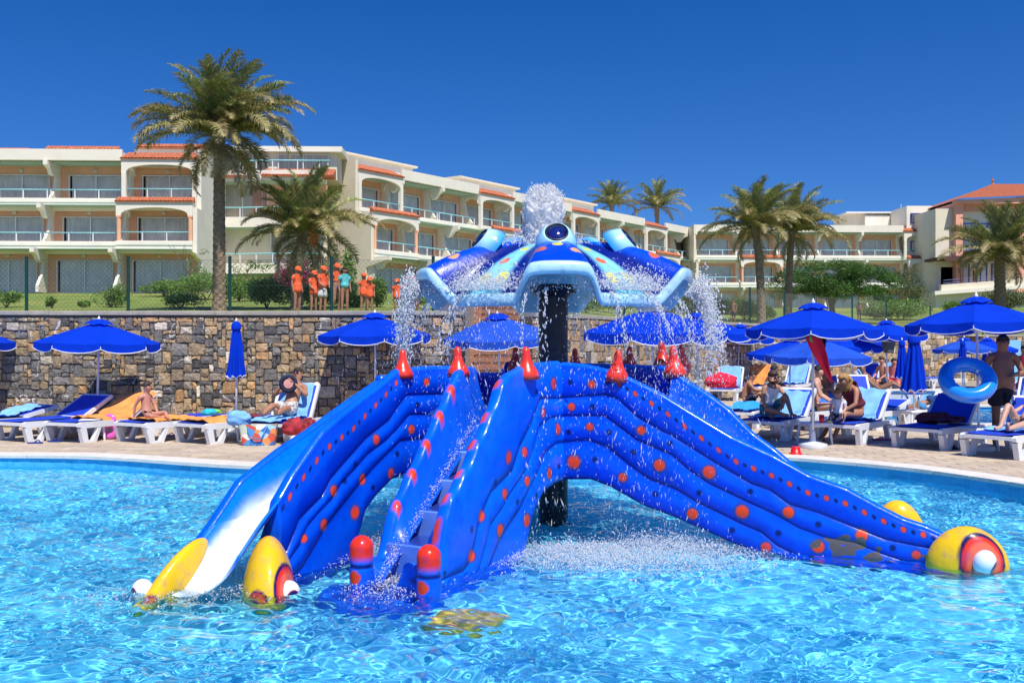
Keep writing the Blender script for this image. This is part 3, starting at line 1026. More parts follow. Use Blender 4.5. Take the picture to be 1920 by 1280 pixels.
# ---- horns on the rims
hp = [(.10, -.09), (.097, -.03), (.078, .01), (.056, .05), (.043, .09), (.037, .13), (.034, .17), (.028, .195), (.016, .212), (.003, .217)]
horn_me = MB().lathe(hp, 14).mesh('horn', pm('red_fibreglass', tuple(C_RED), .3, nz=.15, ns=6, coat=.5), smooth=True)


def horn(px, pybase, Y, sc=1.0, tilt=(0, 0)):
    p = P(px, pybase, Y)
    o = mko('horn', horn_me, slide, tuple(p - ORIG[slide.name]), (tilt[0], tilt[1], random.random() * 6))
    o.scale = (sc, sc, sc * .88)


for a in [(755, 694, 9.08, 1.0), (859, 690, 9.2, 1.05), (988, 694, 8.8, 1.1), (1157, 698, 9.22, 1.1), (966, 682, 11.3, 1.0), (1078, 682, 11.5, .95),
          (1180, 676, 11.0, .85), (1242, 676, 10.8, 1.1), (1265, 690, 10.1, 1.2), (1278, 682, 10.5, 1.1)]:
    horn(*a, tilt=(random.uniform(-.08, .08), random.uniform(-.08, .08)))

# ---- platform, rear walls, rear arm
flat = lambda z: (lambda u: np.full_like(u, z))
plat = [(-.45, 9.5), (.1, 9.05), (.46, 9.42), (.95, 9.24), (1.62, 10.1), (1.2, 11.0), (.75, 11.45), (.0, 11.3), (-.6, 10.9), (-1.2, 9.9), (-1.3, 9.35), (-.99, 9.08)]
mb = MB(); mb.prism(plat, .98, 1.02, 'z')
mb.build('platform_deck', pm('platform_fibreglass', (.02, .10, .42), .4, nz=.15, ns=6), slide, world=True)


def plain_wall(pts, z0, z1, b0, b1, side=1, N=60):
    pl = Plan(pts)
    tp = lambda u: np.interp(u, [0, pl.L], [z0, z1])
    wall_panel('rim_wall', pl, 0, pl.L, tp, [lambda u: tp(u) * 0 + np.interp(u, [0, pl.L], [b0, b1])], side, N=N, paint=painter(pl, inner=C_BLUE * 1.0))


plain_wall([(.98, 11.35), (1.22, 11.0), (1.65, 10.1)], 1.40, 1.40, .6, .6, -1)
plain_wall([(.72, 11.5), (.98, 11.35)], 1.40, 1.40, .6, .6, -1, 20)
plain_wall([(-1.29, 9.3), (-1.1, 10.3), (-.5, 11.0), (.0, 11.3)], 1.33, 1.30, .6, .6, -1)
plain_wall([(.0, 11.3), (-.4, 12.2), (-1.1, 13.3)][:2], 1.42, .75, .5, .1, 1)
plain_wall([(.72, 11.5), (-.35, 13.6)], 1.40, .0, .6, -.6, -1)
plain_wall([(-.4, 12.2), (-1.0, 13.3)], .75, .02, .1, -.6, 1)
mk('chute', [(.02, 11.35, .98), (.68, 11.55, .98), (-.38, 13.6, -.3), (-.98, 13.3, -.3)], [(0, 1, 2, 3)], M_slide, slide, col=[C_BLUE] * 4, world=True)

# ---- pillar
M_pole = pm('black_steel', (.012, .013, .022), .45, nz=.3, ns=10, bump=.15, bs=40, stain=(5, .4, (.05, .055, .09)))
b = MB(); b.tube([(.43, 10.4, -.62), (.43, 10.4, 2.22)], .152, 32, c=None)
po = b.build('pillar', M_pole, slide, world=True); autosmooth(po.data)
fl = MB()
fl.lathe([(.245, 2.20), (.25, 2.205), (.25, 2.245), (.245, 2.25)], 32, (.43, 10.4, 0))
fl.lathe([(.17, 2.12), (.245, 2.2)], 32, (.43, 10.4, 0))
fl.build('pillar_flange', M_pole, slide, world=True)
for k in range(12):
    a = k * math.pi / 6
    MB().lathe([(.02, 0), (.02, .03), (.012, .034), (.012, .05)], 6, (.43 + .215 * math.cos(a), 10.4 + .215 * math.sin(a), 2.165)).build('bolt', M_pole, slide, world=True)
MB().lathe([(.30, -.6), (.31, -.57), (.30, -.53), (.17, -.50)], 32, (.43, 10.4, 0)).build('base_collar', pm('algae_green_collar', (.015, .09, .05), .7, nz=.3, ns=9), slide, world=True)

# ---- mushroom head
HN, HR = 960, 90
th_ = np.linspace(0, 2 * math.pi, HN, endpoint=False)
Lb = .5 + .5 * np.cos(5 * th_)
def WW(rho):
    k = .20 + .32 * (1 - rho)
    return smoothstep(.62 - k, .62 + k, Lb)
W = WW(1.0)                       # 1 on a lobe, 0 in a valley
Rr = 1.38 * W + 1.21 * (1 - W)


def head_z(rho, w):
    zl = 2.70 + .02 * rho - .33 * rho ** 2.6 - .04 * rho * (1 - smoothstep(.55, 1.0, Lb))
    zv = 2.68 - .09 * rho - .48 * rho ** 2.5
    k = smoothstep(.05, .5, rho)
    zm = 2.70 - .1 * rho
    return zm * (1 - k) + (zl * w + zv * (1 - w)) * k


rows, cols = [], []
for i in range(HR):
    rho = i / (HR - 1)
    w_ = WW(rho)
    z = head_z(np.full(HN, rho), w_)
    r = Rr * rho
    lc = mixc(np.tile(C_BLUE * np.array((1, 1.15, .95)), (HN, 1)), C_BLUE2 * np.array((1, 1.4, 1)), np.full(HN, .5 * (1 - rho)))
    vc = mixc(np.tile(C_CY * np.array((.55, 1, 1.05)), (HN, 1)), C_BLUE, np.full(HN, .0))
    c = mixc(vc, C_NAVY * 1.2, smoothstep(.03, .24, Lb))
    c = mixc(c, lc, smoothstep(.56, .76, Lb))
    # painted dots
    for q in range(5):
        a0 = q * math.pi * .4
        for (da, rr, cc, rad) in ((-.15, .80, C_ORNG * np.array((.9, 2.2, 2)), .062), (.15, .82, np.array((.75, .38, .16)), .062), (.0, .70, np.array((.75, .72, .03)), .058), (.628 - .05, .66, C_ORNG * np.array((.9, 2.2, 2)), .06),
                                  (.628 + .10, .86, np.array((.75, .72, .03)), .075), (.628 - .10, .87, np.array((.75, .72, .03)), .075), (.628 + .02, .44, np.array((.75, .72, .03)), .05)):
            aa = a0 + da
            xd = r * np.cos(th_) - rr * np.interp((aa % (2 * math.pi)), th_, Rr) * math.cos(aa)
            yd = r * np.sin(th_) - rr * np.interp((aa % (2 * math.pi)), th_, Rr) * math.sin(aa)
            d = np.hypot(xd, yd)
            c = mixc(c, cc, 1 - smoothstep(rad * .8, rad, d))
    rows.append((r, z)); cols.append(c)
ze = head_z(np.full(HN, 1.0), W)
for (dr, dz, cc) in ((.006, .004, .2), (.025, -.002, 1), (.045, -.02, 1), (.052, -.045, 1), (.052, -.085, 1), (.042, -.11, 1), (.015, -.122, 1), (-.02, -.115, 1), (-.05, -.09, 1), (-.10, -.06, 1)):
    rows.append((Rr + dr, ze + dz)); cols.append(mixc(cols[HR - 1], C_CY, np.full(HN, cc)))
for i in range(20):
    rho = .88 - .7 * i / 19
    rows.append((Rr * rho, head_z(np.full(HN, rho), WW(rho)) - .06)); cols.append(np.tile(C_CY, (HN, 1)))
V = []
for r, z in rows:
    V.append(np.stack([CEN[0] + r * np.sin(th_), CEN[1] - r * np.cos(th_), z], -1))
ii = np.arange(len(rows) * HN).reshape(len(rows), HN)
F = np.stack([ii[:-1], np.roll(ii[:-1], -1, 1), np.roll(ii[1:], -1, 1), ii[1:]], -1).reshape(-1, 4)[HN:]
mk('head_shell', np.array(V).reshape(-1, 3), F[:, ::-1].copy(), M_slide, slide, smooth=True, col=np.array(cols).reshape(-1, 3), world=True)
M_lid = pm('eyelid_paint', attr=True, rough=.2, coat=.6, nz=.1)
M_eye = pm('glossy_blue_eye', (.006, .012, .13), .12, nz=.7, ns=22, coat=1)
M_dark = pm('eye_outline', (.01, .006, .03), .3, nz=.1)
for q in range(5):
    a = q * math.pi * .4
    d = Vector((math.sin(a), -math.cos(a), 0))
    c = Vector((CEN[0], CEN[1], 0)) + d * .70
    c.z = 2.635
    up = (Vector((0, 0, 1)) * .62 + d * .78).normalized()
    side = up.cross(Vector((0, 0, 1))).normalized()
    fw = side.cross(up)
    Rm = Matrix((side, fw, up)).transposed()
    prof = [(.205, -.02), (.20, .03), (.18, .075), (.155, .115), (.135, .145), (.125, .155), (.112, .152), (.105, .135), (.1, .10)]
    V, C_ = [], []
    n = 40
    for (r, z) in prof:
        for k in range(n):
            an = 2 * math.pi * k / n
            V.append(Rm @ Vector((r * math.cos(an), r * math.sin(an), z - .03)) + c)
            C_.append(mixc(C_BLUE2 * np.array((1, 2.2, 1)), np.array((.45, .80, .95)), min(1, max(0, z / .12))))
    m = len(prof); jj = np.arange(m * n).reshape(m, n)
    F = np.stack([jj[:-1], np.roll(jj[:-1], -1, 1), np.roll(jj[1:], -1, 1), jj[1:]], -1).reshape(-1, 4)
    lid = mk('eyelid', V, F, M_lid, slide, smooth=True, col=C_, world=True)
    e = MB(); e.ell(c + up * .085, (.105, .105, .06), 24, 12, Rm); e.build('eyeball', M_eye, lid, smooth=True, world=True)
    e = MB(); e.tube([c + up * .128 + (side * math.cos(t) + fw * math.sin(t)) * .106 for t in np.linspace(0, 2 * math.pi, 33)], .010, 6, cap=False)
    e.build('eye_rim', M_dark, lid, smooth=True, world=True)
MB().lathe([(.09, 2.6), (.09, 2.78), (.07, 2.8), (.07, 2.7)], 20, (.36, 10.45, 0)).build('nozzle', M_pole, slide, world=True)


# ---- fish-face cheeks at the mouths
M_eyew = pm('eyeball_white', attr=True, rough=.2, coat=.8, nz=.03)


def cheek(c, r, rot, eye_dir, eye_r=.085, nostril=None, ring=True, lean=0.0, eye=True, eo=(0, 0, 0), pupil=None, lx=0.0):
    c = Vector(c)
    n, m = 96, 72
    M = Matrix.Rotation(rot, 3, 'Z')
    V, C_ = [], []
    ed = Vector(eye_dir).normalized()
    # eye centre: on the surface in direction ed
    loc = M.inverted() @ ed
    k = 1 / math.sqrt((loc.x / r[0]) ** 2 + (loc.y / r[1]) ** 2 + (loc.z / r[2]) ** 2)
    ec = c + ed * k * .93 + Vector(eo)
    for i in range(m + 1):
        ph = math.pi * i / m
        for j in range(n):
            t = 2 * math.pi * j / n
            v = Vector((r[0] * math.sin(ph) * math.cos(t), r[1] * math.sin(ph) * math.sin(t), -r[2] * math.cos(ph)))
            v.x *= 1 - .15 * (v.z / r[2]); v.y += lean * v.z; v.x += lx * v.z
            w = M @ v + c
            V.append(w)
            d = (w - ec).length
            dd = math.hypot((w - ec).dot(Vector((-ed.y, ed.x, 0)).normalized()), (w - ec).z * .75)
            cc = C_YEL.copy()
            if ring and (w - c).dot(ed) > 0:
                cc = mixc(cc, C_DARK, 1 - smoothstep(eye_r * 1.74, eye_r * 1.86, dd))
                cc = mixc(cc, C_RED, 1 - smoothstep(eye_r * 1.5, eye_r * 1.62, dd))
                cc = mixc(cc, np.array((.85, .22, .10)), (1 - smoothstep(eye_r * 1.15, eye_r * 1.4, dd)) * .6)
            if nostril is not None:
                dn = (w - (c + Vector(nostril))).length
                cc = mixc(cc, C_DARK, (1 - smoothstep(.085, .1, dn)))
                cc = mixc(cc, C_ORNG, (1 - smoothstep(.07, .08, dn)))
            C_.append(cc)
    ii = np.arange((m + 1) * n).reshape(m + 1, n)
    F = np.stack([ii[:-1], np.roll(ii[:-1], -1, 1), np.roll(ii[1:], -1, 1), ii[1:]], -1).reshape(-1, 4)
    ch = mk('cheek', V, F, M_slide, slide, smooth=True, col=C_, world=True)
    if eye:
        up = Vector(pupil).normalized() if pupil else ed; sd = up.cross(Vector((0, 0, 1))).normalized(); fw = sd.cross(up)
        Rm = Matrix((sd, fw, up)).transposed()
        V, C_ = [], []
        for i in range(41):
            ph = math.pi * i / 40
            for j in range(32):
                t = 2 * math.pi * j / 32
                V.append(Rm @ Vector((eye_r * math.sin(ph) * math.cos(t), eye_r * 1.1 * math.sin(ph) * math.sin(t), eye_r * .95 * math.cos(ph))) + ec)
                a = math.degrees(ph)
                C_.append(C_DARK * .8 + np.array((0, 0, .03)) if a < 30 else (np.array((.5, .03, .02)) if a < 36 else C_WHT))
        ii = np.arange(41 * 32).reshape(41, 32)
        F = np.stack([ii[:-1], ii[1:], np.roll(ii[1:], -1, 1), np.roll(ii[:-1], -1, 1)], -1).reshape(-1, 4)
        mk('eyeball', V, F, M_eyew, ch, smooth=True, col=C_, world=True)
    return ch


cheek((3.66, 8.02, -.10), (.31, .16, .275), -.25, (.36, -.93, .0), .092, eo=(.0, 0, .02), pupil=(.74, -.55, -.42))
cheek((3.50, 9.05, -.08), (.24, .15, .30), -.4, (.2, .9, 0), .08)
cheek((-1.80, 7.38, -.17), (.19, .34, .37), .25, (.74, -.66, .02), .088, pupil=(.62, -.76, -.15), nostril=(-.02, -.33, -.02), lean=.25)
cheek((-2.50, 7.34, -.18), (.115, .30, .36), -.30, (-.86, -.5, .05), .085, eo=(-.05, -.04, .02), pupil=(-.66, -.74, -.12), nostril=(-.06, -.33, -.02), lean=.55, lx=.26, ring=False)
for o_ in slide.children_recursive: o_.cycles.is_caustics_receiver = True
# ------------------------------------------------------------------ hotel buildings
M_cream = pm('cream_render', (.74, .66, .50), .85, nz=.05, ns=1.2, bump=.12, bs=30, bd=.01, stain=(.5, .18, (.55, .48, .37)))
M_white = pm('white_render', (.80, .74, .61), .85, nz=.05, ns=1.2, bump=.12, bs=30, bd=.01, stain=(.6, .15, (.6, .53, .43)))
M_peach = pm('peach_render', (.80, .42, .25), .85, nz=.06, ns=1.5)
M_green = pm('mint_soffit', (.36, .50, .40), .8, nz=.05, ns=2)
M_frame = pm('white_aluminium', (.75, .75, .73), .35, nz=.04)
M_rail = pm('pale_blue_rail', (.25, .56, .58), .4, nz=.05)
M_tile = pm('terracotta_tile', (.44, .125, .05), .8, nz=.35, ns=5, stain=(2, .4, (.30, .12, .07)))
M_curt = pm('curtain', (.90, .84, .74), .9, nz=.12, ns=1.5)
M_room = pm('dark_room', (.03, .028, .025), .8, nz=.1)  # near-black base colour carries the darkness of unlit interiors
M_glass = bpy.data.materials.new('window_glass'); M_glass.use_nodes = True
_t = M_glass.node_tree; _t.nodes.clear()
_a = _t.nodes.new('ShaderNodeBsdfTransparent'); _a.inputs[0].default_value = (.95, .94, .91, 1)
_b = _t.nodes.new('ShaderNodeBsdfGlossy'); _b.inputs['Roughness'].default_value = .03
_m = _t.nodes.new('ShaderNodeMixShader'); _f = _t.nodes.new('ShaderNodeFresnel'); _f.inputs[0].default_value = 1.35
_o = _t.nodes.new('ShaderNodeOutputMaterial')
_t.links.new(_f.outputs[0], _m.inputs[0]); _t.links.new(_a.outputs[0], _m.inputs[1]); _t.links.new(_b.outputs[0], _m.inputs[2]); _t.links.new(_m.outputs[0], _o.inputs[0])
M_lamp = pm('lamp_glass', (.6, .55, .45), .3)
M_bluef = pm('blue_joinery', (.01, .03, .22), .4, nz=.1)
FH, BW = 3.0, 4.5     # storey height, bay width
# local frame of a wing: x along the facade, -y towards the pool, z up


def window_meshes(w, h, np_=2, mat=M_frame):
    fr = MB(); t = .06
    fr.box(0, w, -.05, .03, 0, t); fr.box(0, w, -.05, .03, h - t, h)
    for k in range(np_ + 1):
        x = (w - t) * k / np_
        fr.box(x, x + t, -.052, .028, t, h - t)
    pane = MB()
    for k in range(np_):
        x = (w - t) * k / np_ + t
        pane.add([(x, -.01, t), (x + (w - t) / np_ - t, -.01, t), (x + (w - t) / np_ - t, -.01, h - t), (x, -.01, h - t)], [(0, 1, 2, 3)])
    cu = MB()
    n = int(w / .07); V = []
    gap0 = random.choice([.0, .0, .12, .2])
    for i in range(n + 1):
        x = t + (w - 2 * t) * i / n
        y = .10 + .05 * math.sin(i * 1.9) + .03 * math.sin(i * .7)
        V += [(x, y, t), (x, y, h - t)]
    cu.add(V, [(2 * i, 2 * i + 2, 2 * i + 3, 2 * i + 1) for i in range(n) if i / n > gap0])
    return fr.mesh('window_frame', mat), pane.mesh('pane', M_glass, recalc=False), cu.mesh('curtain', M_curt, smooth=True, recalc=False)


WM = [window_meshes(3.35, 2.2) for _ in range(4)]
WS = window_meshes(1.5, 2.2, 1)


def barrel_tiles(w, d, rise, eave=.0):
    """strip of rounded clay tiles: rows run up the slope"""
    n = max(4, int(w / .21)); V, F = [], []
    sub = 6
    for i in range(n):
        for k in range(sub + 1):
            a = math.pi * k / sub
            x = (i + .5) * w / n - math.cos(a) * w / n * .52
            hz = math.sin(a) * .07
            V += [(x, -.0, hz), (x, d, hz + rise)]
    for i in range(n):
        for k in range(sub):
            a = (i * (sub + 1) + k) * 2
            F.append((a, a + 2, a + 3, a + 1))
    m = MB(); m.add(V, F)
    m.box(0, w, .01, d, -.04, .0)
    m.V[-4:] = [(v[0], v[1], v[2] + rise) if v[1] > .1 else v for v in m.V[-4:]]
    return m


ROOF_ME = barrel_tiles(BW + .1, 1.4, .62).mesh('tiled_roof', M_tile, smooth=False)
ROOF_LO = barrel_tiles(BW + .1, .5, .30).mesh('tiled_roof', M_tile, smooth=False)
# railing: blue top rail on white posts
def rail_mesh(w):
    r = MB(); r.tube([(0, 0, .60), (w, 0, .60)], .042, 8)
    return r.mesh('top_rail', M_rail, smooth=True)
def post_mesh(): return MB().box(-.03, .03, -.03, .03, 0, .57).mesh('rail_post', M_frame)
RAIL, RPOST = rail_mesh(BW - .1), post_mesh()


def arch_panel(w, h, t, leg=.28, rise=.55, top=.35):
    """front panel with a segmental arch opening"""
    pts = [(0, 0), (leg, 0)]
    n = 14; x0, x1 = leg, w - leg
    zs = h - top - rise
    arc = [((x0 + x1) / 2 - (x1 - x0) / 2 * math.cos(math.pi * k / n), zs + rise * math.sin(math.pi * k / n) ** .75) for k in range(n + 1)]
    V, F = [], []
    for y in (-t / 2, t / 2):
        for (x, z) in arc: V += [(x, y, z), (x, y, h)]
    m = len(arc)
    for k in range(m - 1):
        a = 2 * k
        F.append((a, a + 2, a + 3, a + 1)); b = a + 2 * m
        F.append((b + 1, b + 3, b + 2, b)); F.append((a, b, b + 2, a + 2)); F.append((a + 1, a + 3, b + 3, b + 1))
    mb = MB(); mb.add(V, F)
    mb.box(0, leg, -t / 2, t / 2, zs, h); mb.box(w - leg, w, -t / 2, t / 2, zs, h)
    return mb, zs


_mb, ARCH_Z = arch_panel(BW, 2.05, .22)
ARCH = _mb.mesh('arch_panel', M_white)
_mb, _ = arch_panel(1.9, 2.05, .22, leg=.25, rise=.45)
_mb.xf(Matrix.Rotation(R(90), 4, 'Z'))
ARCH_S = _mb.mesh('side_arch', M_white)
COL_SQ = MB().box(0, .26, -.13, .13, 0, 1.0).mesh('column', M_white)
_c = MB(); _c.lathe([(.13, 0), (.13, 1.0)], 12, (.13, 0, 0)); _c.box(.0, .27, -.135, .135, .93, 1.001)
COL_RD = autosmooth(_c.mesh('column', M_peach))
# balcony tray: floor slab, upstand, stepped fascia
def balcony_mesh(d, w=BW):
    b = MB()
    b.box(0.0, w, -d, .0, -.16, 0)
    b.box(0.0, w, -d - .05, -d + .12, -.30, .40)
    b.box(.0, w, -d - .10, -d - .052, .12, .30)
    b.box(0.0, w, -d + .123, -d + .45, -.42, -.163)
    b.box(0.0, .14, -d + .12, -.0, .002, .40); b.box(w - .14, w, -d + .12, 0, .002, .40)
    return b.mesh('balcony', M_white)
BAL2, BAL15 = balcony_mesh(2.0), balcony_mesh(1.5)
SOF = MB().box(.01, BW - .01, -1.55, -.02, -.20, -.165).mesh('soffit', M_green)
FIN = MB().prism([(.0, .0), (0, 2.8), (-.35, 2.8), (-.75, 1.2), (-1.35, .42), (-1.35, 0)], -.09, .09, 'x').mesh('divider', M_white)
BRK = MB().prism([(.0, 2.84), (-2.05, 2.84), (-2.05, 2.55), (-1.55, 2.35), (-1.3, 2.05), (-.9, 1.98), (-.7, 2.3), (-.35, 2.42), (0, 2.42)], -.13, .13, 'x').mesh('bracket', M_white)
LAMP = autosmooth(MB().lathe([(.14, 0), (.13, .06), (.02, .1)], 12, (0, 0, 0), None, Matrix.Rotation(R(90), 3, 'X')).mesh('wall_lamp', M_lamp))
FASC = MB().box(0, BW, -1.9, -1.7, -.12, .62).box(0, BW, -1.70, .0, -.12, .1).mesh('roof_fascia', M_white)


def bay(root, x, lvl, setb, kind, top, rng_, ww=BW):
    """one room front: peach wall, sliding window, balcony, rail"""
    z = lvl * FH; y = setb
    o = mko('window', WM[rng_.randrange(4)][0], root, (x + .6, y - .03, z + .02))
    i = rng_.randrange(4)
    mko('pane', WM[0][1], o); mko('curtain', WM[i][2], o)
    mko('wall_lamp', LAMP, root, (x + 2.2, y - .03, z + 2.5))
    mko('divider', FIN, root, (x, y - .004, z + .003))
    if lvl > 0:
        mko('balcony', BAL2 if kind != 'plain' else BAL15, root, (x, y, z))
        d = 2.0 if kind != 'plain' else 1.5
        rl = mko('railing', RAIL, root, (x + .05, y - d + .035, z + .37))
        for k in range(4):
            mko('rail_post', RPOST, rl, (.06 + k * (BW - .22) / 3, 0, 0.03))
    mko('soffit', SOF, root, (x, y, z + FH))
    if kind == 'plain':
        mko('bracket', BRK, root, (x, y - .006, z))
    if kind == 'box':
        d = 1.93
        zc = z + (.40 if lvl > 0 else 0)
        hc = ARCH_Z + .9 - (.40 if lvl > 0 else 0) + .0
        for cx in (0.02, BW - .28):
            c = mko('column', COL_RD if lvl == 1 else COL_SQ, root, (x + cx, y - d, zc)); c.scale = (1, 1, hc)
        mko('arch_panel', ARCH, root, (x, y - d, z + .9))
        mko('side_arch', ARCH_S, root, (x + .0 + .12, y - d + .012, z + .9))
        mko('side_arch', ARCH_S, root, (x + BW - .12, y - d + .012, z + .9))
        mko('tiled_roof', ROOF_ME if top else ROOF_LO, root, (x - .05, y - d - .22, z + 2.98))
    elif top:
        mko('roof_fascia', FASC, root, (x, y, z + FH))


def wing(label, origin, ang, nb, levels, pattern, setback=1.7, step=None, end_left=True, seed=1, depth=9):
    """pattern(level, i) -> 'box'/'plain'/None"""
    r = random.Random(seed)
    root = thing('hotel_wing', label, 'hotel building', origin, ang)
    for l in range(levels):
        y = l * setback
        for i in range(nb):
            k = pattern(l, i)
            if k is None: continue
            yy = y + (step(i) if step else 0)
            bay(root, i * BW, l, yy, k, l == levels - 1, r)
        x1 = nb * BW
        # peach back wall with window openings left as strips around them
        for i in range(nb):
            if pattern(l, i) is None: continue
            yy = y + (step(i) if step else 0)
            w = MB(); x = i * BW
            w.box(x, x + .63, yy, yy + .2, l * FH, l * FH + FH - .2)
            w.box(x + 3.92, x + BW, yy, yy + .2, l * FH, l * FH + FH - .2)
            w.box(x + .63, x + 3.92, yy, yy + .2, l * FH + 2.2, l * FH + FH - .2)
            w.build('back_wall', M_peach, root)
    return root


def slabs(root, nb, levels, setback, step=None, x0=0, depth=10, endw=.3):
    """floors, dark rooms behind the glass and end walls"""
    for l in range(levels):
        y = l * setback
        for i in range(nb):
            yy = y + (step(i) if step else 0)
            MB().box(i * BW, (i + 1) * BW, yy + .001, yy + depth, l * FH + FH - .2, l * FH + FH - .17 + .16).build('floor_slab', M_white, root)
            MB().box(i * BW, (i + 1) * BW, yy + 1.2, yy + 1.3, l * FH, l * FH + FH - .2).build('room_wall', M_room, root)


def end_wall(root, x, levels, setback, t=.25, proj=2.0, y0=0, ydeep=12, top=.62, mat=None, side=-1):
    """side wall stepping back floor by floor"""
    prof = []
    for l in range(levels):
        y = l * setback + y0
        prof.append((y - (proj if l else .0), l * FH - (.42 if l else 0)))
        prof.append((y - (proj if l else 0), (l + 1) * FH + (top if l == levels - 1 else -.42)))
        if l == 0: prof[-1] = (y, FH - .85); prof.append((y - proj, FH - .42))
    prof += [(ydeep, levels * FH + top), (ydeep, 0)]
    MB().prism(prof, x - t if side < 0 else x, x if side < 0 else x + t, 'x').build('end_wall', mat or M_cream, root)


# --- left building: three bays face the pool almost square on
Y0 = 57.5
gz = 4.62
xl = (230 - 960) / FPX * (Y0 + 1) - .65


def pat_left(l, i):
    return 'box' if (i == 3 and l in (1, 2)) else 'plain'


stepL = lambda i: (3 - i) * -.35 + .0
A = wing('cream three storey hotel wing with peach walls and mint soffits at the far left', (xl - 3 * BW, Y0 + 2.2, gz), R(2), 4, 3, pat_left, .9, None, seed=2)
A.scale = (1, 1, .9)
slabs(A, 4, 3, .9, depth=9)
end_wall(A, 4 * BW + .01, 3, .9, side=1, ydeep=11, mat=M_white)
# roof plant rooms and small ridges
for (x, w, h) in ((1.5, 4, .5), (7.2, 5.0, .65), (13, 4.5, .85)):
    MB().box(x, x + w, 3.6, 7, 9.2, 9.2 + .4 + h).build('roof_parapet', M_white, A)
    mko('tiled_roof', ROOF_LO, A, (x + .2, 3.3, 9.65 + h))

# --- recessed link between the left wing and the long wing
B = thing('hotel_wing', 'recessed cream hotel block with curved balconies behind the tall palm tree', 'hotel building', (-20.3, 66, 3.82), R(2))
for l in range(3):
    z = l * FH
    b = MB()
    pts = [(0, -1.4), (2.6, -1.4), (4.8, -1.9), (8.0, -1.9), (8.0, .0), (0, 0)]
    if l > 0 or 1:
        zz = z + FH - .35
        b.prism(pts, zz - .35, zz + .30, 'z'); b.build('balcony', M_white, B)
        MB().prism([(p[0] * .99, p[1] + .15 if p[1] < 0 else p[1]) for p in pts], zz - .40, zz - .352, 'z').build('soffit', M_green, B)
        rl = MB(); rl.tube([(.1, -1.35, zz + .92), (2.6, -1.35, zz + .92), (4.8, -1.85, zz + .92), (7.9, -1.85, zz + .92)], .045, 8)
        ro = rl.build('railing', M_rail, B, smooth=True)
        for q in ((.2, -1.35), (1.4, -1.35), (2.6, -1.35), (3.7, -1.6), (4.8, -1.85), (6.4, -1.85), (7.8, -1.85)):
            MB().box(q[0] - .03, q[0] + .03, q[1] - .03, q[1] + .03, zz + .3, zz + .9).build('rail_post', M_frame, ro)
    MB().box(0, 3.1, 0, .3, z, z + 2.3).build('back_wall', M_cream, B)
    MB().box(3.1, 8, .0, .3, z, z + 2.3).build('back_wall', M_cream if l < 2 else M_peach, B)
    o = mko('window', WM[l][0], B, (.8 if l == 2 else 4.3, -.04, z + .1)); mko('pane', WM[0][1], o); mko('curtain', WM[l][2], o)
for q in range(2): mko('tiled_roof', ROOF_ME, B, (.1 + q * 4, -2.1 if q else -1.6, 8.55))
MB().box(-.2, 8.6, .5, 8, 8.7, 10.5).build('upper_storey', M_cream, B)
for q in range(2):
    o = mko('window', WM[q][0], B, (.7 + q * 4, .42, 8.95)); o.scale = (1, 1, .65); mko('pane', WM[0][1], o); mko('curtain', WM[q][2], o)
rl = MB(); rl.tube([(0, -.6, 9.8), (8.3, -.6, 9.8)], .045, 8); rl.build('railing', M_rail, B, smooth=True)
MB().box(-.3, 9, .0, 8, 10.5, 10.85).build('roof_slab', M_white, B)

# --- long wing receding to the right
ang = math.atan2(35, 26.1)


def pat_mid(l, i):
    if l == 2: return 'box' if i % 3 == 0 else 'plain'
    if l == 1: return 'box' if i % 3 == 0 else 'plain'
    return 'plain'


n = Vector((math.cos(ang - math.pi / 2), math.sin(ang - math.pi / 2), 0))
Cw = wing('long cream hotel wing with arched balconies and red tile roofs receding to the right', (-8.2 - n.x * 2.0, 67.0 - n.y * 2.0, 4.62), ang, 12, 3, pat_mid, 1.5, None, seed=5)
slabs(Cw, 12, 3, 1.5, depth=10)
end_wall(Cw, -.02, 3, 1.5, side=-1, ydeep=13)
end_wall(Cw, 54.02, 3, 1.5, side=1, ydeep=13)
for (x, w) in ((3, 8), (17, 8), (30.5, 8)):
    MB().box(x, x + w, 6.0, 12, 9.2, 11.1).build('roof_parapet', M_white, Cw)
    MB().box(x - .3, x + w + .3, 5.7, 12.3, 11.1, 11.25).build('roof_slab', M_cream, Cw)
MB().box(-3.2, 1.5, 7, 18, .0, 10.4).build('stair_tower', M_cream, Cw)

# --- far wing, square on
D = wing('distant cream hotel wing facing the pool behind the palm pair and the green tree', (19.7, 106.1, 4.62), R(2), 6, 3, lambda l, i: 'box' if (i in (1, 5) and l == 1) or (i == 5 and l == 2) else 'plain', 1.2, None, seed=8)
slabs(D, 6, 3, 1.2)
end_wall(D, -.02, 3, 1.2, side=-1, ydeep=12)
end_wall(D, 27.02, 3, 1.2, side=1, ydeep=12)



# --- white tower with blue windows
def blue_window(root, x, y, z, w, h, nx=2, nz_=1):
    fr = MB(); t = .11
    for k in range(nx + 1): fr.box(x + (w - t) * k / nx, x + (w - t) * k / nx + t, y - .09, y + .03, z, z + h)
    for k in range(nz_ + 1): fr.box(x + .001, x + w - .001, y - .085, y + .025, z + (h - t) * k / nz_, z + (h - t) * k / nz_ + t)
    f = fr.build('window', M_bluef, root)
    MB().add([(x, y - .03, z), (x + w, y - .03, z), (x + w, y - .03, z + h), (x, y - .03, z + h)], [(0, 1, 2, 3)]).build('pane', M_glass, f)
    V = []; n = 24
    for i in range(n + 1): V += [(x + w * i / n, y - .012 + .006 * math.sin(i * 2.1), z), (x + w * i / n, y - .012 + .006 * math.sin(i * 2.1), z + h)]
    MB().add(V, [(2 * i, 2 * i + 2, 2 * i + 3, 2 * i + 1) for i in range(n)]).build('curtain', M_curt, f)
    return f


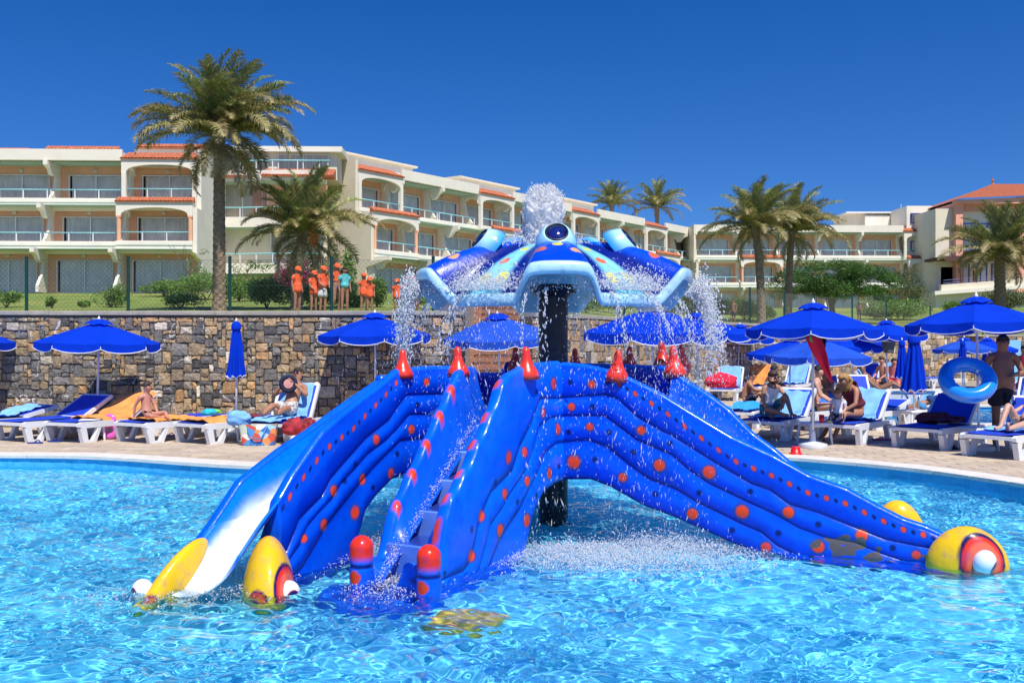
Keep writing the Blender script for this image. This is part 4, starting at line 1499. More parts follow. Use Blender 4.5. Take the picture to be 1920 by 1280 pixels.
YT = 108.0
sT = YT / FPX
tx = lambda px: (px - CX) * sT
tz = lambda py: CAMZ - (py - HY) * sT
T = thing('stair_tower', 'white rendered tower with two blue framed windows at the end of the far wing', 'tower', (tx(1700), YT, 4.62))
O = ORIG[T.name]
b = MB(); b.box(tx(1700) - O.x, tx(1742) - O.x, 0, 9, 0, tz(386) - O.z)
b.lathe([(.85, 0), (.85, tz(386) - O.z)], 20, (tx(1739) - O.x, .85, 0))
b.build('tower_wall', M_white, T)
MB().box(tx(1742) - O.x, tx(1766) - O.x, 1.0, 9, 0, tz(395) - O.z).build('side_wall', M_cream, T)
MB().box(tx(1620) - O.x, tx(1699) - O.x, 5.0, 10, 8, tz(390) - O.z).build('rear_block', M_cream, T)
MB().box(tx(1650) - O.x, tx(1699) - O.x, 4.5, 4.99, 8, tz(394) - O.z).build('rear_block', M_white, T)
MB().box(tx(1612) - O.x, tx(1700) - O.x, 4.3, 10.4, tz(390) - O.z, tz(387) - O.z).build('roof_slab', M_frame, T)
for (y0, y1) in ((400, 419), (452, 471)):
    blue_window(T, tx(1707) - O.x, -.02, tz(y1) - O.z, (1734 - 1707) * sT, (y1 - y0) * sT)
MB().tube([(tx(1703) - O.x, 2, tz(386) - O.z), (tx(1703) - O.x, 2, tz(378) - O.z)], .03, 6).build('antenna', M_frame, T)

# --- pink main building with hipped tile roof and terrace
YP = 102.0
sP = YP / FPX
hx = lambda px: (px - CX) * sP
hz_ = lambda py: CAMZ - (py - HY) * sP
H = thing('main_building', 'pink building with hipped red tile roof and blue windows at the far right', 'hotel building', (hx(1790), YP, 4.62))
O = ORIG[H.name]
X = lambda px: hx(px) - O.x
Z = lambda py: hz_(py) - O.z
M_pink = pm('pink_render', (.78, .38, .26), .85, nz=.06, ns=1.2)
MB().box(X(1758), X(1790), 0.5, 12, Z(560), Z(390)).build('side_wall', M_cream, H)
MB().box(X(1790), X(1803), -.3, 12, Z(560), Z(375)).build('pilaster', M_pink, H)
MB().box(X(1803), X(1980), .3, 12, Z(470), Z(375)).build('front_wall', M_cream, H)
MB().box(X(1803), X(1905), .05, .298, Z(396), Z(377)).build('frieze', M_pink, H)
for k in range(22):
    MB().box(X(1805) + k * .245, X(1805) + k * .245 + .09, -.01, .048, Z(395), Z(378)).build('frieze_rib', M_pink, H)
MB().box(X(1905), X(1922), -.3, .298, Z(560), Z(370)).build('pilaster', M_pink, H)
MB().box(X(1922), X(2010), -.05, .298, Z(470), Z(370)).build('front_wall', M_pink, H)
blue_window(H, X(1806), .27, Z(470), 95 * sP, (470 - 418) * sP, 4, 2)
MB().box(X(1803), X(1980), 2.5, 2.7, Z(560), Z(471)).build('ground_wall', M_cream, H)
for k in range(4):
    blue_window(H, X(1812 + k * 34), 2.45, Z(535), 26 * sP, 44 * sP, 2, 1)
# hipped roof in barrel tile rows
rf = MB()
apex = (X(1876) + 3, 8.0, Z(347) + 1.3); e0 = (X(1786), -1.1, Z(376)); e1 = (X(1990), -1.1, Z(366) - .1)
ridge2 = (X(1960) + 3, 8.0, Z(347) + 1.3)
rows_n = 46
V, F = [], []
for i in range(rows_n):
    for k in range(7):
        f = (i + .5 - .52 * math.cos(math.pi * k / 6)) / rows_n
        b0 = Vector(e0).lerp(Vector(e1), f); 
        tt = min(1.0, f / .45) if f < .45 else 1.0
        t0 = Vector(e0).lerp(Vector(apex), tt) if f < .45 else Vector(apex).lerp(Vector(ridge2), (f - .45) / .55)
        h = Vector((0, -.3, 1)) * math.sin(math.pi * k / 6) * .09
        V += [tuple(b0 + h), tuple(t0 + h)]
for i in range(rows_n * 7 - 1): F.append((2 * i, 2 * i + 2, 2 * i + 3, 2 * i + 1))
n0 = len(V)
V += [e0, apex, (X(1786), 17, Z(376))]
F.append((n0, n0 + 1, n0 + 2))
rf.add(V, F); rf.build('tiled_roof', M_tile, H)
MB().lathe([(.18, 0), (.1, .25), (.16, .4), (.02, .75)], 8, (X(1876) + 3, 7.9, Z(347) + 1.3)).build('finial', M_tile, H)
MB().prism([(X(1786) + .1, Z(376) - .4), (X(1990), Z(376) - .4), (X(1990), Z(366) - .16), (X(1786) + .1, Z(376) - .06)], -.8, .32, 'y').build('eaves', M_pink, H)
MB().box(X(1922), X(1990), .3, 12, Z(470), Z(370)).box(X(1790), X(1990), .33, 12, Z(380), Z(376)).build('upper_wall', M_pink, H)
# terrace with pergola, long cream apron wall
MB().prism([(X(1740), Z(537)), (X(1990), Z(519)), (X(1990), Z(529)), (X(1740), Z(549))], -3.2, -2.6, 'y').build('terrace_parapet', M_cream, H)
MB().prism([(X(1725), Z(549)), (X(1990), Z(530)), (X(1990), Z(537)), (X(1725), Z(556))], -3.6, -2.9, 'y').build('terrace_ledge', M_white, H)
MB().box(X(1735), X(1990), -2.5, 1.5, 0 - 1, Z(550)).build('terrace_wall', M_cream, H)
M_dw = pm('dark_pergola_timber', (.10, .04, .03), .7, nz=.2)
pg = MB().box(X(1748), X(1850), -2.9, 2.0, Z(489), Z(484)).box(X(1748), X(1850), -3.1, -2.9, Z(494), Z(488)).build('pergola', M_dw, H)
for px in (1776, 1800, 1850): MB().box(X(px), X(px) + .22, -3.05, -2.85, Z(533), Z(492)).build('pergola_post', M_dw, pg)
MB().box(X(1768), X(1800), .5, .6, Z(533), Z(500)).build('opening', M_room, H)  # solid near-black panel, the shade inside an opening put into its colour
rl = MB()
for k in range(60): rl.tube([(X(1745) + k * .22, -3.0, Z(540)), (X(1745) + k * .22, -3.0, Z(529))], .012, 4)
for h in (0, -5): rl.tube([(X(1745), -3.0, Z(529 - h)), (X(1990), -3.0, Z(510 - h))], .025, 5)
rl.build('terrace_railing', M_bluef, H)
for (px, py, w, h) in ((1752, 567, 9, 6), (1763, 567, 8, 6), (1774, 567, 14, 8), (1757, 582, 11, 8), (1901, 560, 10, 7)):
    MB().box(X(px), X(px + w), -2.56, -2.502, Z(py + h), Z(py)).build('vent_grille', pm('grey_grille', (.16, .16, .15), .6), H)
# ------------------------------------------------------------------ palms, tree, shrubs, fence
M_frond = pm('palm_leaflet', attr=True, rough=.6, nz=.2, ns=3)
M_bark = pm('palm_bark', (.24, .175, .115), .95, nz=.4, ns=14, bump=.9, bs=18, bd=.05)
M_bark2 = pm('tree_bark', (.13, .10, .07), .95, nz=.3, ns=10, bump=.6, bs=20, bd=.03)


def two_sided(m):
    t = m.node_tree; p = t.nodes['Principled BSDF']
    out = [n for n in t.nodes if n.type == 'OUTPUT_MATERIAL'][0]
    tr = t.nodes.new('ShaderNodeBsdfTranslucent'); mx = t.nodes.new('ShaderNodeMixShader'); mx.inputs[0].default_value = .25
    src = p.inputs['Base Color'].links[0].from_socket
    t.links.new(src, tr.inputs[0]); t.links.new(p.outputs[0], mx.inputs[1]); t.links.new(tr.outputs[0], mx.inputs[2]); t.links.new(mx.outputs[0], out.inputs[0])


two_sided(M_frond)


def frond_mesh(seed, L=2.7, tip=(.16, .20, .05), droop=1.0, n=46, tan=.35, up=.9):
    """one pinnate leaf along +x, arching down; leaflets in a V"""
    r = random.Random(seed)
    V, F, C = [], [], []
    pts = []
    ang = up; p = Vector((0, 0, 0)); st_ = L / n
    side_bend = r.uniform(-.25, .25); yaw = 0
    for i in range(n + 1):
        pts.append((p.copy(), ang, yaw))
        t = i / n
        ang -= droop * (1.35 * st_ / L) * (.15 + 1.9 * t * t)
        yaw += side_bend / n
        p = p + Vector((math.cos(ang) * math.cos(yaw), math.cos(ang) * math.sin(yaw), math.sin(ang))) * st_
    # rachis
    for i, (q, a, y) in enumerate(pts):
        w = .028 * (1 - .8 * i / n)
        V += [tuple(q + Vector((0, w, 0))), tuple(q + Vector((0, -w, 0))), tuple(q + Vector((0, 0, w * .9)))]
        C += [(.26, .24, .10)] * 3
    for i in range(n):
        a = 3 * i
        F += [(a, a + 3, a + 5, a + 2), (a + 2, a + 5, a + 4, a + 1), (a + 1, a + 4, a + 3, a)]
    for i in range(3, n + 1):
        q, a, yw_ = pts[i]
        t = i / n
        ll = L * .215 * (math.sin(math.pi * min(1, .12 + t * .86)) ** .6) * r.uniform(.8, 1.12)
        fwd = Vector((math.cos(a), 0, math.sin(a))); upv = Vector((-math.sin(a), 0, math.cos(a)))
        for s_ in (-1, 1):
            for rep in range(2):
                q2 = q + fwd * (st_ * .5 * rep)
                d = (fwd * r.uniform(.55, .95) + Vector((0, s_, 0)) * r.uniform(.65, 1) + upv * r.uniform(.05, .55)).normalized()
                w = fwd * .020
                k = len(V)
                mid = q2 + d * ll * .55
                end = q2 + d * ll + Vector((0, 0, -ll * r.uniform(.12, .45)))
                V += [tuple(q2 - w), tuple(q2 + w), tuple(mid + w * .8), tuple(mid - w * .8), tuple(end)]
                F += [(k, k + 1, k + 2, k + 3), (k + 3, k + 2, k + 4)]
                f = r.uniform(.7, 1.25)
                dry = r.random() < tan * (.35 + t)
                c0 = Vector((.46, .36, .17)) if dry else Vector(tip) * 1.35
                c = tuple(c0 * f)
                ce = tuple(c0.lerp(Vector((.40, .32, .16)), tan * .8) * f)
                C += [c, c, c, c, ce]
    return mkmesh('frond', V, F, M_frond, col=C)


GREEN_F = [frond_mesh(i, 3.0, (.12, .17, .04), .95, tan=.2, up=.35) for i in range(4)]
MID_F = [frond_mesh(20 + i, 3.05, (.18, .19, .06), 1.25, tan=.5, up=.4) for i in range(4)]
DRY_F = [frond_mesh(40 + i, 2.6, (.22, .19, .08), 1.5, tan=.75, up=.3) for i in range(3)]


def palm(label, px, Y, pbase, pcrown, crown_px, n=(26, 26, 14), group='date palms on the lawn', lean=0.0, wind=.35, zb=None, seed=1, cat='palm tree', trunk=.24):
    r = random.Random(seed)
    x = (px - CX) / FPX * Y
    z0 = ground_z(x, Y) - .1 if zb is None else zb
    zc = CAMZ - (pcrown - HY) / FPX * Y
    root = thing('palm_tree', label, cat, (x, Y, z0), 0, group)
    H_ = zc - z0
    sc = crown_px / FPX * Y / 5.0
    n_r = int(H_ / .07); V, F = [], []
    N = 20
    for i in range(n_r + 1):
        t = i / n_r
        cx = lean * t * t
        rad = trunk * (1.15 - .25 * t + .28 * math.exp(-((1 - t) / .07) ** 2) + .25 * math.exp(-(t / .05) ** 2))
        for k in range(N):
            a = 2 * math.pi * k / N
            # leaf-base scars: staggered diamonds
            b = .09 * (1 if (k + (i // 2) % 2 * 2) % 4 < 2 else -.4) * (1 if i % 2 else .4)
            rr = rad * (1 + b)
            V.append((cx + rr * math.cos(a), rr * math.sin(a), H_ * t))
    for i in range(n_r):
        for k in range(N):
            l = (k + 1) % N
            F.append((i * N + k, i * N + l, (i + 1) * N + l, (i + 1) * N + k))
    F.append(tuple(n_r * N + k for k in range(N)))
    mk('trunk', V, F, M_bark, root)
    top = Vector((lean, 0, H_))
    tot = sum(n)
    wild = r.random()
    for i in range(tot):
        ga = i * 2.39996 + r.uniform(-.2, .2)
        if i < n[0]:
            el = r.uniform(.10, 1.5) * (1 - .2 * i / n[0]); me = r.choice(GREEN_F); s_ = r.uniform(.85, 1.05)
        elif i < n[0] + n[1]:
            el = r.uniform(-.45, .25); me = r.choice(MID_F); s_ = r.uniform(.75, 1.2)
        else:
            el = r.uniform(-1.1, -.5); me = r.choice(DRY_F); s_ = r.uniform(.7, .95)
        o = bpy.data.objects.new('frond', me); COL.objects.link(o); o.parent = root
        # wind from the left swings the fronds to the right
        d = Vector((math.cos(ga) + wind * .5, math.sin(ga), 0)).normalized()
        yaw = math.atan2(d.y, d.x)
        o.location = top + Vector((d.x * .12, d.y * .12, -.12 + r.uniform(-.15, .15) - (.25 if i > n[0] + n[1] else 0)))
        o.rotation_euler = Matrix.Rotation(yaw, 3, 'Z').to_4x4().to_euler()
        o.rotation_euler = (Matrix.Rotation(yaw, 3, 'Z') @ Matrix.Rotation(-el, 3, 'Y') @ Matrix.Rotation(r.uniform(-.4, .4), 3, 'X')).to_euler()
        k = sc * s_ * (.92 + .1 * max(0, d.x))
        o.scale = (k, k, k)
    return root, top


palm('tallest palm with a thick straight trunk in front of the left hotel wing', 411, 36, 545, 245, 262, (52, 44, 12), wind=.5, seed=3, trunk=.20)
palm('leaning short palm with orange fruit in front of the blank cream end wall', 556, 38, 560, 430, 215, (40, 30, 8), lean=.25, wind=.3, seed=5, trunk=.20)
palm('left palm of the pair beside the feathery green tree', 1428, 52, 588, 422, 168, (30, 26, 6), lean=-.35, wind=.2, seed=7, trunk=.19)
palm('right palm of the pair rising behind the feathery green tree', 1478, 55, 588, 430, 165, (30, 26, 6), wind=.3, lean=.2, seed=8, trunk=.18)
palm('stout palm in front of the pink building at the far right', 1875, 58, 560, 470, 190, (32, 28, 5), wind=.15, seed=9, trunk=.30)
palm('palm crown showing above the hotel roof, left of two', 1147, 118, 500, 383, 95, (26, 10, 0), group='palm crowns behind the hotel roof', wind=.0, seed=10, zb=6)
palm('palm crown showing above the hotel roof, right of two', 1232, 118, 500, 388, 105, (28, 12, 0), group='palm crowns behind the hotel roof', wind=.1, seed=11, zb=6)
# orange fruit cluster of the short palm
fr = MB()
for k in range(90):
    a = Vector((random.gauss(0, .12), random.gauss(0, .10), random.gauss(0, .16)))
    fr.ell(a, (.025, .025, .035), 5, 4)
fo = fr.build('date_cluster', pm('orange_dates', (.55, .17, .02), .5, nz=.2), bpy.data.objects['palm_tree.001'])
fo['kind'] = 'stuff'
fo.location = (.75, -.5, 2.9)
fo.location.z = (CAMZ - (452 - HY) / FPX * 38) - bpy.data.objects['palm_tree.001'].location.z
for x_, z_ in ((1.5, -1.1),):
    sk = MB()
    for k in range(30):
        a = random.uniform(-.2, .2); sk.add([(a, 0, 0), (a + .03, .01, 0), (a * 1.2, random.uniform(-.1, .1), -random.uniform(.5, .9))], [(0, 1, 2)])
    sk.build('dead_frond', pm('dead_frond', (.30, .22, .12), .9), bpy.data.objects['palm_tree.001']).location = (.9, -.4, fo.location.z - .6)


def leaves_cloud(n, centers, leaf, colors, seed, flat=.0):
    """small folded leaves scattered through a set of clumps: centers = [(x,y,z,rx,ry,rz,weight)]"""
    g = np.random.default_rng(seed)
    c = np.array(centers, float)
    w = c[:, 6] / c[:, 6].sum()
    k = g.choice(len(c), n, p=w)
    d = g.normal(0, 1, (n, 3)); d /= np.linalg.norm(d, axis=1)[:, None]
    rad = g.uniform(.35, 1, n) ** .5 * (1 + .15 * g.normal(0, 1, n))
    p = c[k, :3] + d * c[k, 3:6] * rad[:, None]
    a = g.normal(0, 1, (n, 3)); a[:, 2] *= (1 - flat); a /= np.linalg.norm(a, axis=1)[:, None]
    b = g.normal(0, 1, (n, 3)); b -= (b * a).sum(1)[:, None] * a; b /= np.linalg.norm(b, axis=1)[:, None]
    L = leaf[0] * g.uniform(.6, 1.3, n)[:, None]; Wd = leaf[1] * g.uniform(.6, 1.3, n)[:, None]
    nn = np.cross(a, b)
    V = np.stack([p - a * L * .5, p + b * Wd * .5 + nn * Wd * .12, p + a * L * .5, p - b * Wd * .5 + nn * Wd * .12], 1)
    F = np.arange(n * 4).reshape(n, 4)
    cc = np.array(colors)[g.integers(0, len(colors), n)] * g.uniform(.65, 1.3, (n, 1))
    return V.reshape(-1, 3), F, np.repeat(cc, 4, axis=0)


M_leaf = pm('leaf', attr=True, rough=.55, nz=.15, ns=3); two_sided(M_leaf)
GRN = [(.13, .26, .035), (.17, .31, .05), (.09, .18, .035), (.23, .36, .06)]
OLV = [(.12, .15, .05), (.15, .18, .06), (.09, .12, .045)]
PINK = [(.45, .04, .16), (.5, .06, .2), (.35, .03, .12), (.06, .11, .025)]


def shrub(name, label, x, y, w, h, colors=GRN, n=900, leaf=(.10, .045), seed=0, cat='shrub', group=None, lobes=6, stems=True, z=None):
    w *= 1.6; h *= 1.2; n = int(n * 2.4)
    r = random.Random(seed)
    z = ground_z(x, y) - .03 if z is None else z
    root = thing(name, label, cat, (x, y, z), 0, group)
    cs = []
    for k in range(lobes):
        a = r.uniform(0, 6.28); q = r.uniform(.15, .75)
        s_ = r.uniform(.3, .5)
        cs.append((math.cos(a) * w / 2 * q, math.sin(a) * w / 2 * q * .7, h * r.uniform(.35, .72), w / 2 * s_ * 1.15, w / 2 * s_ * .9, h * s_ * .75, 1))
    V, F, C = leaves_cloud(n, cs, leaf, colors, seed)
    V[:, 2] = np.abs(V[:, 2]) + .02
    mk('foliage', V, F, M_leaf, root, col=C)
    if stems:
        sm_ = MB()
        for k in range(5):
            a = r.uniform(0, 6.28)
            sm_.tube([(0, 0, 0), (math.cos(a) * w * .12, math.sin(a) * w * .1, h * .35), (math.cos(a) * w * .3, math.sin(a) * w * .25, h * .75)], [.022, .016, .006], 5)
        sm_.build('stem', M_bark2, root)
    return root


def at_px(px, pbase, dmin=.6):
    """a spot on the sloping lawn seen at this column and row"""
    best = None
    for Y in np.arange(19.9, 110, .25):
        x = (px - CX) / FPX * Y
        d = Y - float(wall_y(x)) - .34
        if d < dmin: continue
        py = HY + FPX * (CAMZ - ground_z(x, Y)) / Y
        if py <= pbase:
            return x, Y
        best = (x, Y)
    return best


small = [('low spiky green shrub behind the fence at the far left edge', 12, 576, 45, 24), ('tiny green bush behind the fence, left of the blue parasol', 97, 578, 18, 16),
         ('small green tuft behind the wall above the open blue parasol', 156, 578, 16, 12), ('dark green bush growing against the second fence post', 209, 578, 52, 36),
         ('pale green low bush below the tall palm', 338, 577, 52, 24)]
for i, (lb, px, pb, w, h) in enumerate(small):
    x, Y = at_px(px, pb, .8)
    s_ = Y / FPX
    shrub('shrub', lb, x, Y, w * s_, h * s_ * 1.15, n=700 if w > 30 else 260, leaf=(.11, .045), seed=100 + i)
hedge = [('dark low hedge left of the tall palm trunk', 310, 556, 70, 26, GRN), ('broad leafy hedge around the foot of the tall palm', 388, 562, 90, 40, GRN), ('green hedge right of the tall palm', 447, 566, 60, 38, GRN),
         ('rounded green bush in front of the hedge beside the orange shirts', 500, 577, 66, 42, GRN),
         ('bushy green shrub in front of the group of orange shirts', 600, 578, 60, 42, GRN), ('dark green shrub before the girl in turquoise', 640, 578, 46, 38, GRN),
         ('small shrub between the two groups of orange shirts', 665, 578, 20, 18, GRN), ('loose green shrub right of the small pair in orange', 706, 577, 34, 46, GRN),
         ('low shrub under the spray near the fence', 770, 578, 50, 26, GRN), ('ground hugging shrub behind the wall under the octopus head', 840, 579, 60, 22, GRN)]
for i, (lb, px, pb, w, h, c) in enumerate(hedge):
    x, Y = at_px(px, pb, 1.2)
    s_ = Y / FPX
    shrub('shrub', lb, x, Y, w * s_, h * s_ * 1.15, c, n=2200, leaf=(.11, .05), seed=200 + i, lobes=9)
for i, (lb, px, pb, w, h) in enumerate([('purple pink bougainvillea behind the boy in the orange cap', 548, 558, 40, 62), ('climbing pink bougainvillea on the cream end wall', 606, 555, 70, 70)]):
    x, Y = at_px(px, pb)
    s_ = Y / FPX
    shrub('bougainvillea', lb, x, Y, w * s_, h * s_, PINK if i == 0 else PINK[:1] + GRN, n=1500, leaf=(.10, .07), seed=300 + i, lobes=9, cat='flowering shrub')
x, Y = at_px(660, 556); shrub('climber', 'tall thin green climber against the cream end wall', (655 - CX) / FPX * 50, 50, .5, 2.2, GRN, n=300, leaf=(.16, .08), seed=310, lobes=10)
# row of shrubs along the curved wall
row = [(1010, 584, 40, 22), (1100, 586, 70, 34), (1160, 588, 60, 36), (1215, 592, 60, 34), (1262, 594, 44, 40), (1300, 596, 36, 26), (1345, 600, 44, 32), (1395, 600, 50, 30), (1436, 598, 26, 20)]
wh = ['behind the pillar', 'right of the pillar', 'under the right spout', 'above the middle parasol', 'beside the falling water', 'beneath the far spray', 'left of the round topiary', 'right of the round topiary', 'at the foot of the palm pair']
for i, (px, pb, w, h) in enumerate(row):
    x, Y = at_px(px, pb, .6)
    s_ = Y / FPX
    shrub('shrub', 'leafy green shrub on top of the curved wall ' + wh[i], x, Y, w * s_, h * s_ * 1.1, GRN, n=1500, leaf=(.14, .06), seed=400 + i, lobes=8)
x, Y = at_px(1380, 590); s_ = Y / FPX
shrub('topiary', 'small round light green clipped bush on a short stem', x, Y, 34 * s_, 34 * s_, [(.12, .22, .02), (.10, .19, .02), (.15, .26, .03)], n=2600, leaf=(.07, .04), seed=500, lobes=7, cat='bush')
for i, (lb, px, pb, w, h) in enumerate([('wide low green shrubs right of the feathery tree', 1690, 600, 95, 34), ('pale wispy young tree beside the white balcony', 1705, 585, 40, 60), ('green shrub behind the parasol near the far fence', 1640, 598, 40, 20),
                                        ('olive toned bush at the foot of the stout palm', 1885, 588, 60, 40), ('green bush behind the right parasol top', 1800, 590, 40, 24)]):
    x, Y = at_px(px, pb); s_ = Y / FPX
    shrub('shrub', lb, x, Y, w * s_, h * s_, OLV if i in (1, 3) else GRN, n=2200 if i != 1 else 700, leaf=(.16, .06), seed=520 + i, lobes=9)

# feathery green tree
x, Y = (1562 - CX) / FPX * 60, 60.0
z0 = ground_z(x, Y)
tr = thing('feathery_tree', 'wide feathery bright green tree between the palm pair and the white tower', 'tree', (x, Y, z0))
s_ = Y / FPX
r = random.Random(4)
tb = MB()
tb.tube([(0, 0, -.1), (-.05, 0, .8), (-.15, 0, 1.5), (-.6, 0, 2.3), (-1.6, -.2, 3.0)], [.20, .17, .15, .10, .04], 9)
tb.tube([(-.1, 0, 1.0), (.25, .1, 1.7), (.8, .2, 2.4), (1.8, .2, 2.9)], [.14, .12, .09, .03], 8)
tb.tube([(0, 0, 1.2), (.1, -.3, 2.2), (-.1, -.6, 3.0)], [.12, .09, .03], 8)
tb.tube([(.8, .2, 2.4), (1.2, -.4, 2.8), (2.6, -.6, 2.7)], [.08, .05, .02], 6)
tb.tube([(-.6, 0, 2.3), (-1.3, .4, 2.5), (-2.6, .5, 2.5)], [.08, .05, .02], 6)
tb.build('trunk', M_bark2, tr, smooth=True)
for q, (nm, cols, cnt, sd) in enumerate((('crown', [(.055, .14, .022), (.075, .18, .025), (.04, .10, .02), (.10, .21, .03)], 34000, 1),)):
    cs = []
    for k in range(60):
        a = r.uniform(0, 6.28); q_ = math.sqrt(r.uniform(0, 1))
        cx, cy = math.cos(a) * 3.6 * q_, math.sin(a) * 2.4 * q_
        cz = 3.25 - .06 * cx * cx - .08 * cy * cy + r.uniform(-1.2, .4)
        cs.append((cx, cy, cz, r.uniform(.55, .95), r.uniform(.5, .9), r.uniform(.26, .45), 1))
    V, F, C = leaves_cloud(cnt, cs, (.16, .045), cols, sd, flat=.5)
    mk(nm, V, F, M_leaf, tr, col=C)
for i, (lb, px, Yt, w, hh) in enumerate([('small thin olive tree before the far balcony', 1212 + 490, 70, 70, 85), ('dark background tree left of the far wing', 1300, 96, 60, 60)]):
    x = (px - CX) / FPX * Yt; z0 = ground_z(x, Yt); s_ = Yt / FPX
    t_ = thing('olive_tree', lb, 'tree', (x, Yt, z0))
    MB().tube([(0, 0, 0), (.1, 0, hh * s_ * .5), (.0, 0, hh * s_ * .8)], [.08, .06, .02], 6).build('trunk', M_bark2, t_)
    V, F, C = leaves_cloud(2500, [(random.uniform(-.4, .4) * w * s_, 0, hh * s_ * random.uniform(.5, .95), w * s_ * .22, w * s_ * .2, hh * s_ * .12, 1) for _ in range(12)], (.14, .05), OLV, 700 + i)
    mk('crown', V, F, M_leaf, t_, col=C)
# bare climbers on the white wall by the tall palm
for i, (px, pb, h) in enumerate([(372, 545, 90), (455, 545, 60), (480, 545, 60)]):
    Yb = 56.0; x = (px - CX) / FPX * Yb; z = ground_z(x, Yb); s_ = Yb / FPX
    c = thing('climber', ['bare twining climber on the white corner beside the tall palm', 'thin leafy climber left of the cream balcony post', 'thin leafy climber spreading under the curved balcony'][i], 'climbing plant', (x, Yb, z))
    m = MB()
    for k in range(4):
        pts = [(0, 0, 0)]
        for q in range(6): pts.append((pts[-1][0] + random.uniform(-.25, .3) + (.2 * (i - 1)), 0, pts[-1][2] + h * s_ / 6))
        m.tube(pts, [.03, .03, .025, .02, .02, .015, .01], 5)
    m.build('stem', M_bark2, c)
    V, F, C = leaves_cloud(260, [(random.uniform(-.6, .8), 0, h * s_ * random.uniform(.3, 1), .3, .1, .2, 1) for _ in range(8)], (.12, .07), GRN, 720 + i)
    mk('foliage', V, F, M_leaf, c, col=C)

# ---------------- green fence on the wall
M_fence = pm('dark_green_metal', (.004, .045, .032), .4, nz=.1)
M_wire = pm('chain_link_wire', (.10, .11, .09), .45, metal=.4, nz=.1)


def fence(label, xs, step, end, h=1.02, post_r=.032):
    root = thing('chain_link_fence', label, 'fence', (xs[0][0], xs[0][1], 2.26))
    pts = np.array(xs, float)
    seg = np.linalg.norm(np.diff(pts, axis=0), axis=1); s = np.concatenate([[0], np.cumsum(seg)])
    npst = int(s[-1] / step) + 1
    pp = []
    for k in range(npst):
        u = k * step
        pp.append((np.interp(u, s, pts[:, 0]), np.interp(u, s, pts[:, 1])))
    for k, (x, y) in enumerate(pp):
        zt = 2.26 if x < 15 else 2.26 - .28 * min(1, (x - 15) / 4)
        b = MB(); b.tube([(x, y, zt - .05), (x, y, zt + h + .04)], post_r, 10)
        o = b.build('post', M_fence, root, world=True); autosmooth(o.data)
        cpm = MB().lathe([(post_r * 1.15, 0), (post_r * 1.1, .02), (.005, .035)], 10, (x, y, zt + h + .04)); cpm.build('post_cap', M_fence, root, world=True)
        if k < len(pp) - 1:
            x2, y2 = pp[k + 1]
            L = math.hypot(x2 - x, y2 - y); d = .095
            m = MB(); w = .0020
            tx_, ty_ = (x2 - x) / L, (y2 - y) / L
            def Q(u, z): return (x + tx_ * u, y + ty_ * u, zt + z)
            for sgn in (1, -1):
                for q in range(int((L + h) / d) + 1):
                    u0 = q * d - (h if sgn > 0 else 0)
                    a0, z0_ = (u0, 0.0) if sgn > 0 else (u0, 0.0)
                    a1, z1_ = a0 + sgn * h, h
                    # clip to panel
                    lo, hi = 0.0, 1.0
                    for bound, s2 in ((0, 1), (L, -1)):
                        f0, f1 = (a0 - bound) * s2, (a1 - bound) * s2
                        if f0 < 0 and f1 < 0: lo = 2
                        elif f0 < 0: lo = max(lo, f0 / (f0 - f1))
                        elif f1 < 0: hi = min(hi, f0 / (f0 - f1))
                    if lo >= hi: continue
                    p0, p1 = Q(a0 + (a1 - a0) * lo, h * lo), Q(a0 + (a1 - a0) * hi, h * hi)
                    m.tube([p0, p1], w, 3, cap=False)
            for zz in (.02, h * .5, h - .01): m.tube([Q(0, zz), Q(L, zz)], w * 1.3, 4, cap=False)
            m.build('chain_link_panel', M_wire, root, world=True)
    return root


fence('green post and chain link fence standing on the straight left wall', [(-11.55, 19.62), (-1.1, 19.62)], 2.0, 0)
fence('green post and chain link fence following the curved right wall', [(1.22, 21.95), (2.1, 23.2), (4.15, 27.3), (7.1, 31.3), (11.1, 36.8), (16.1, 41.8), (20, 43.8), (25.5, 43.5)], 3.0, 0, h=1.1)
# ------------------------------------------------------------------ parasols, loungers, tables, things on the deck
M_fab = pm('blue_canvas', (.0005, .044, .60), .85, spec=.12, nz=.07, ns=4, bump=.05, bs=200, bd=.002); two_sided(M_fab)
M_trim = pm('white_piping', (.8, .8, .8), .6, nz=.03)
M_alu = pm('white_pole', (.72, .73, .74), .3, nz=.05)
M_plas = pm('white_plastic', (.76, .77, .78), .38, nz=.05, ns=6, stain=(4, .25, (.55, .53, .48)))
M_sling = pm('blue_sling', (.004, .045, .50), .7, nz=.1, ns=5)
M_lblue = pm('light_blue_towel', (.20, .46, .86), .95, nz=.15, ns=6, bump=.5, bs=90, bd=.01)
M_otow = pm('orange_towel', (.82, .30, .07), .95, nz=.18, ns=6, bump=.5, bs=90, bd=.01)
M_mar = pm('maroon_cloth', (.17, .018, .035), .9, nz=.2, ns=8)


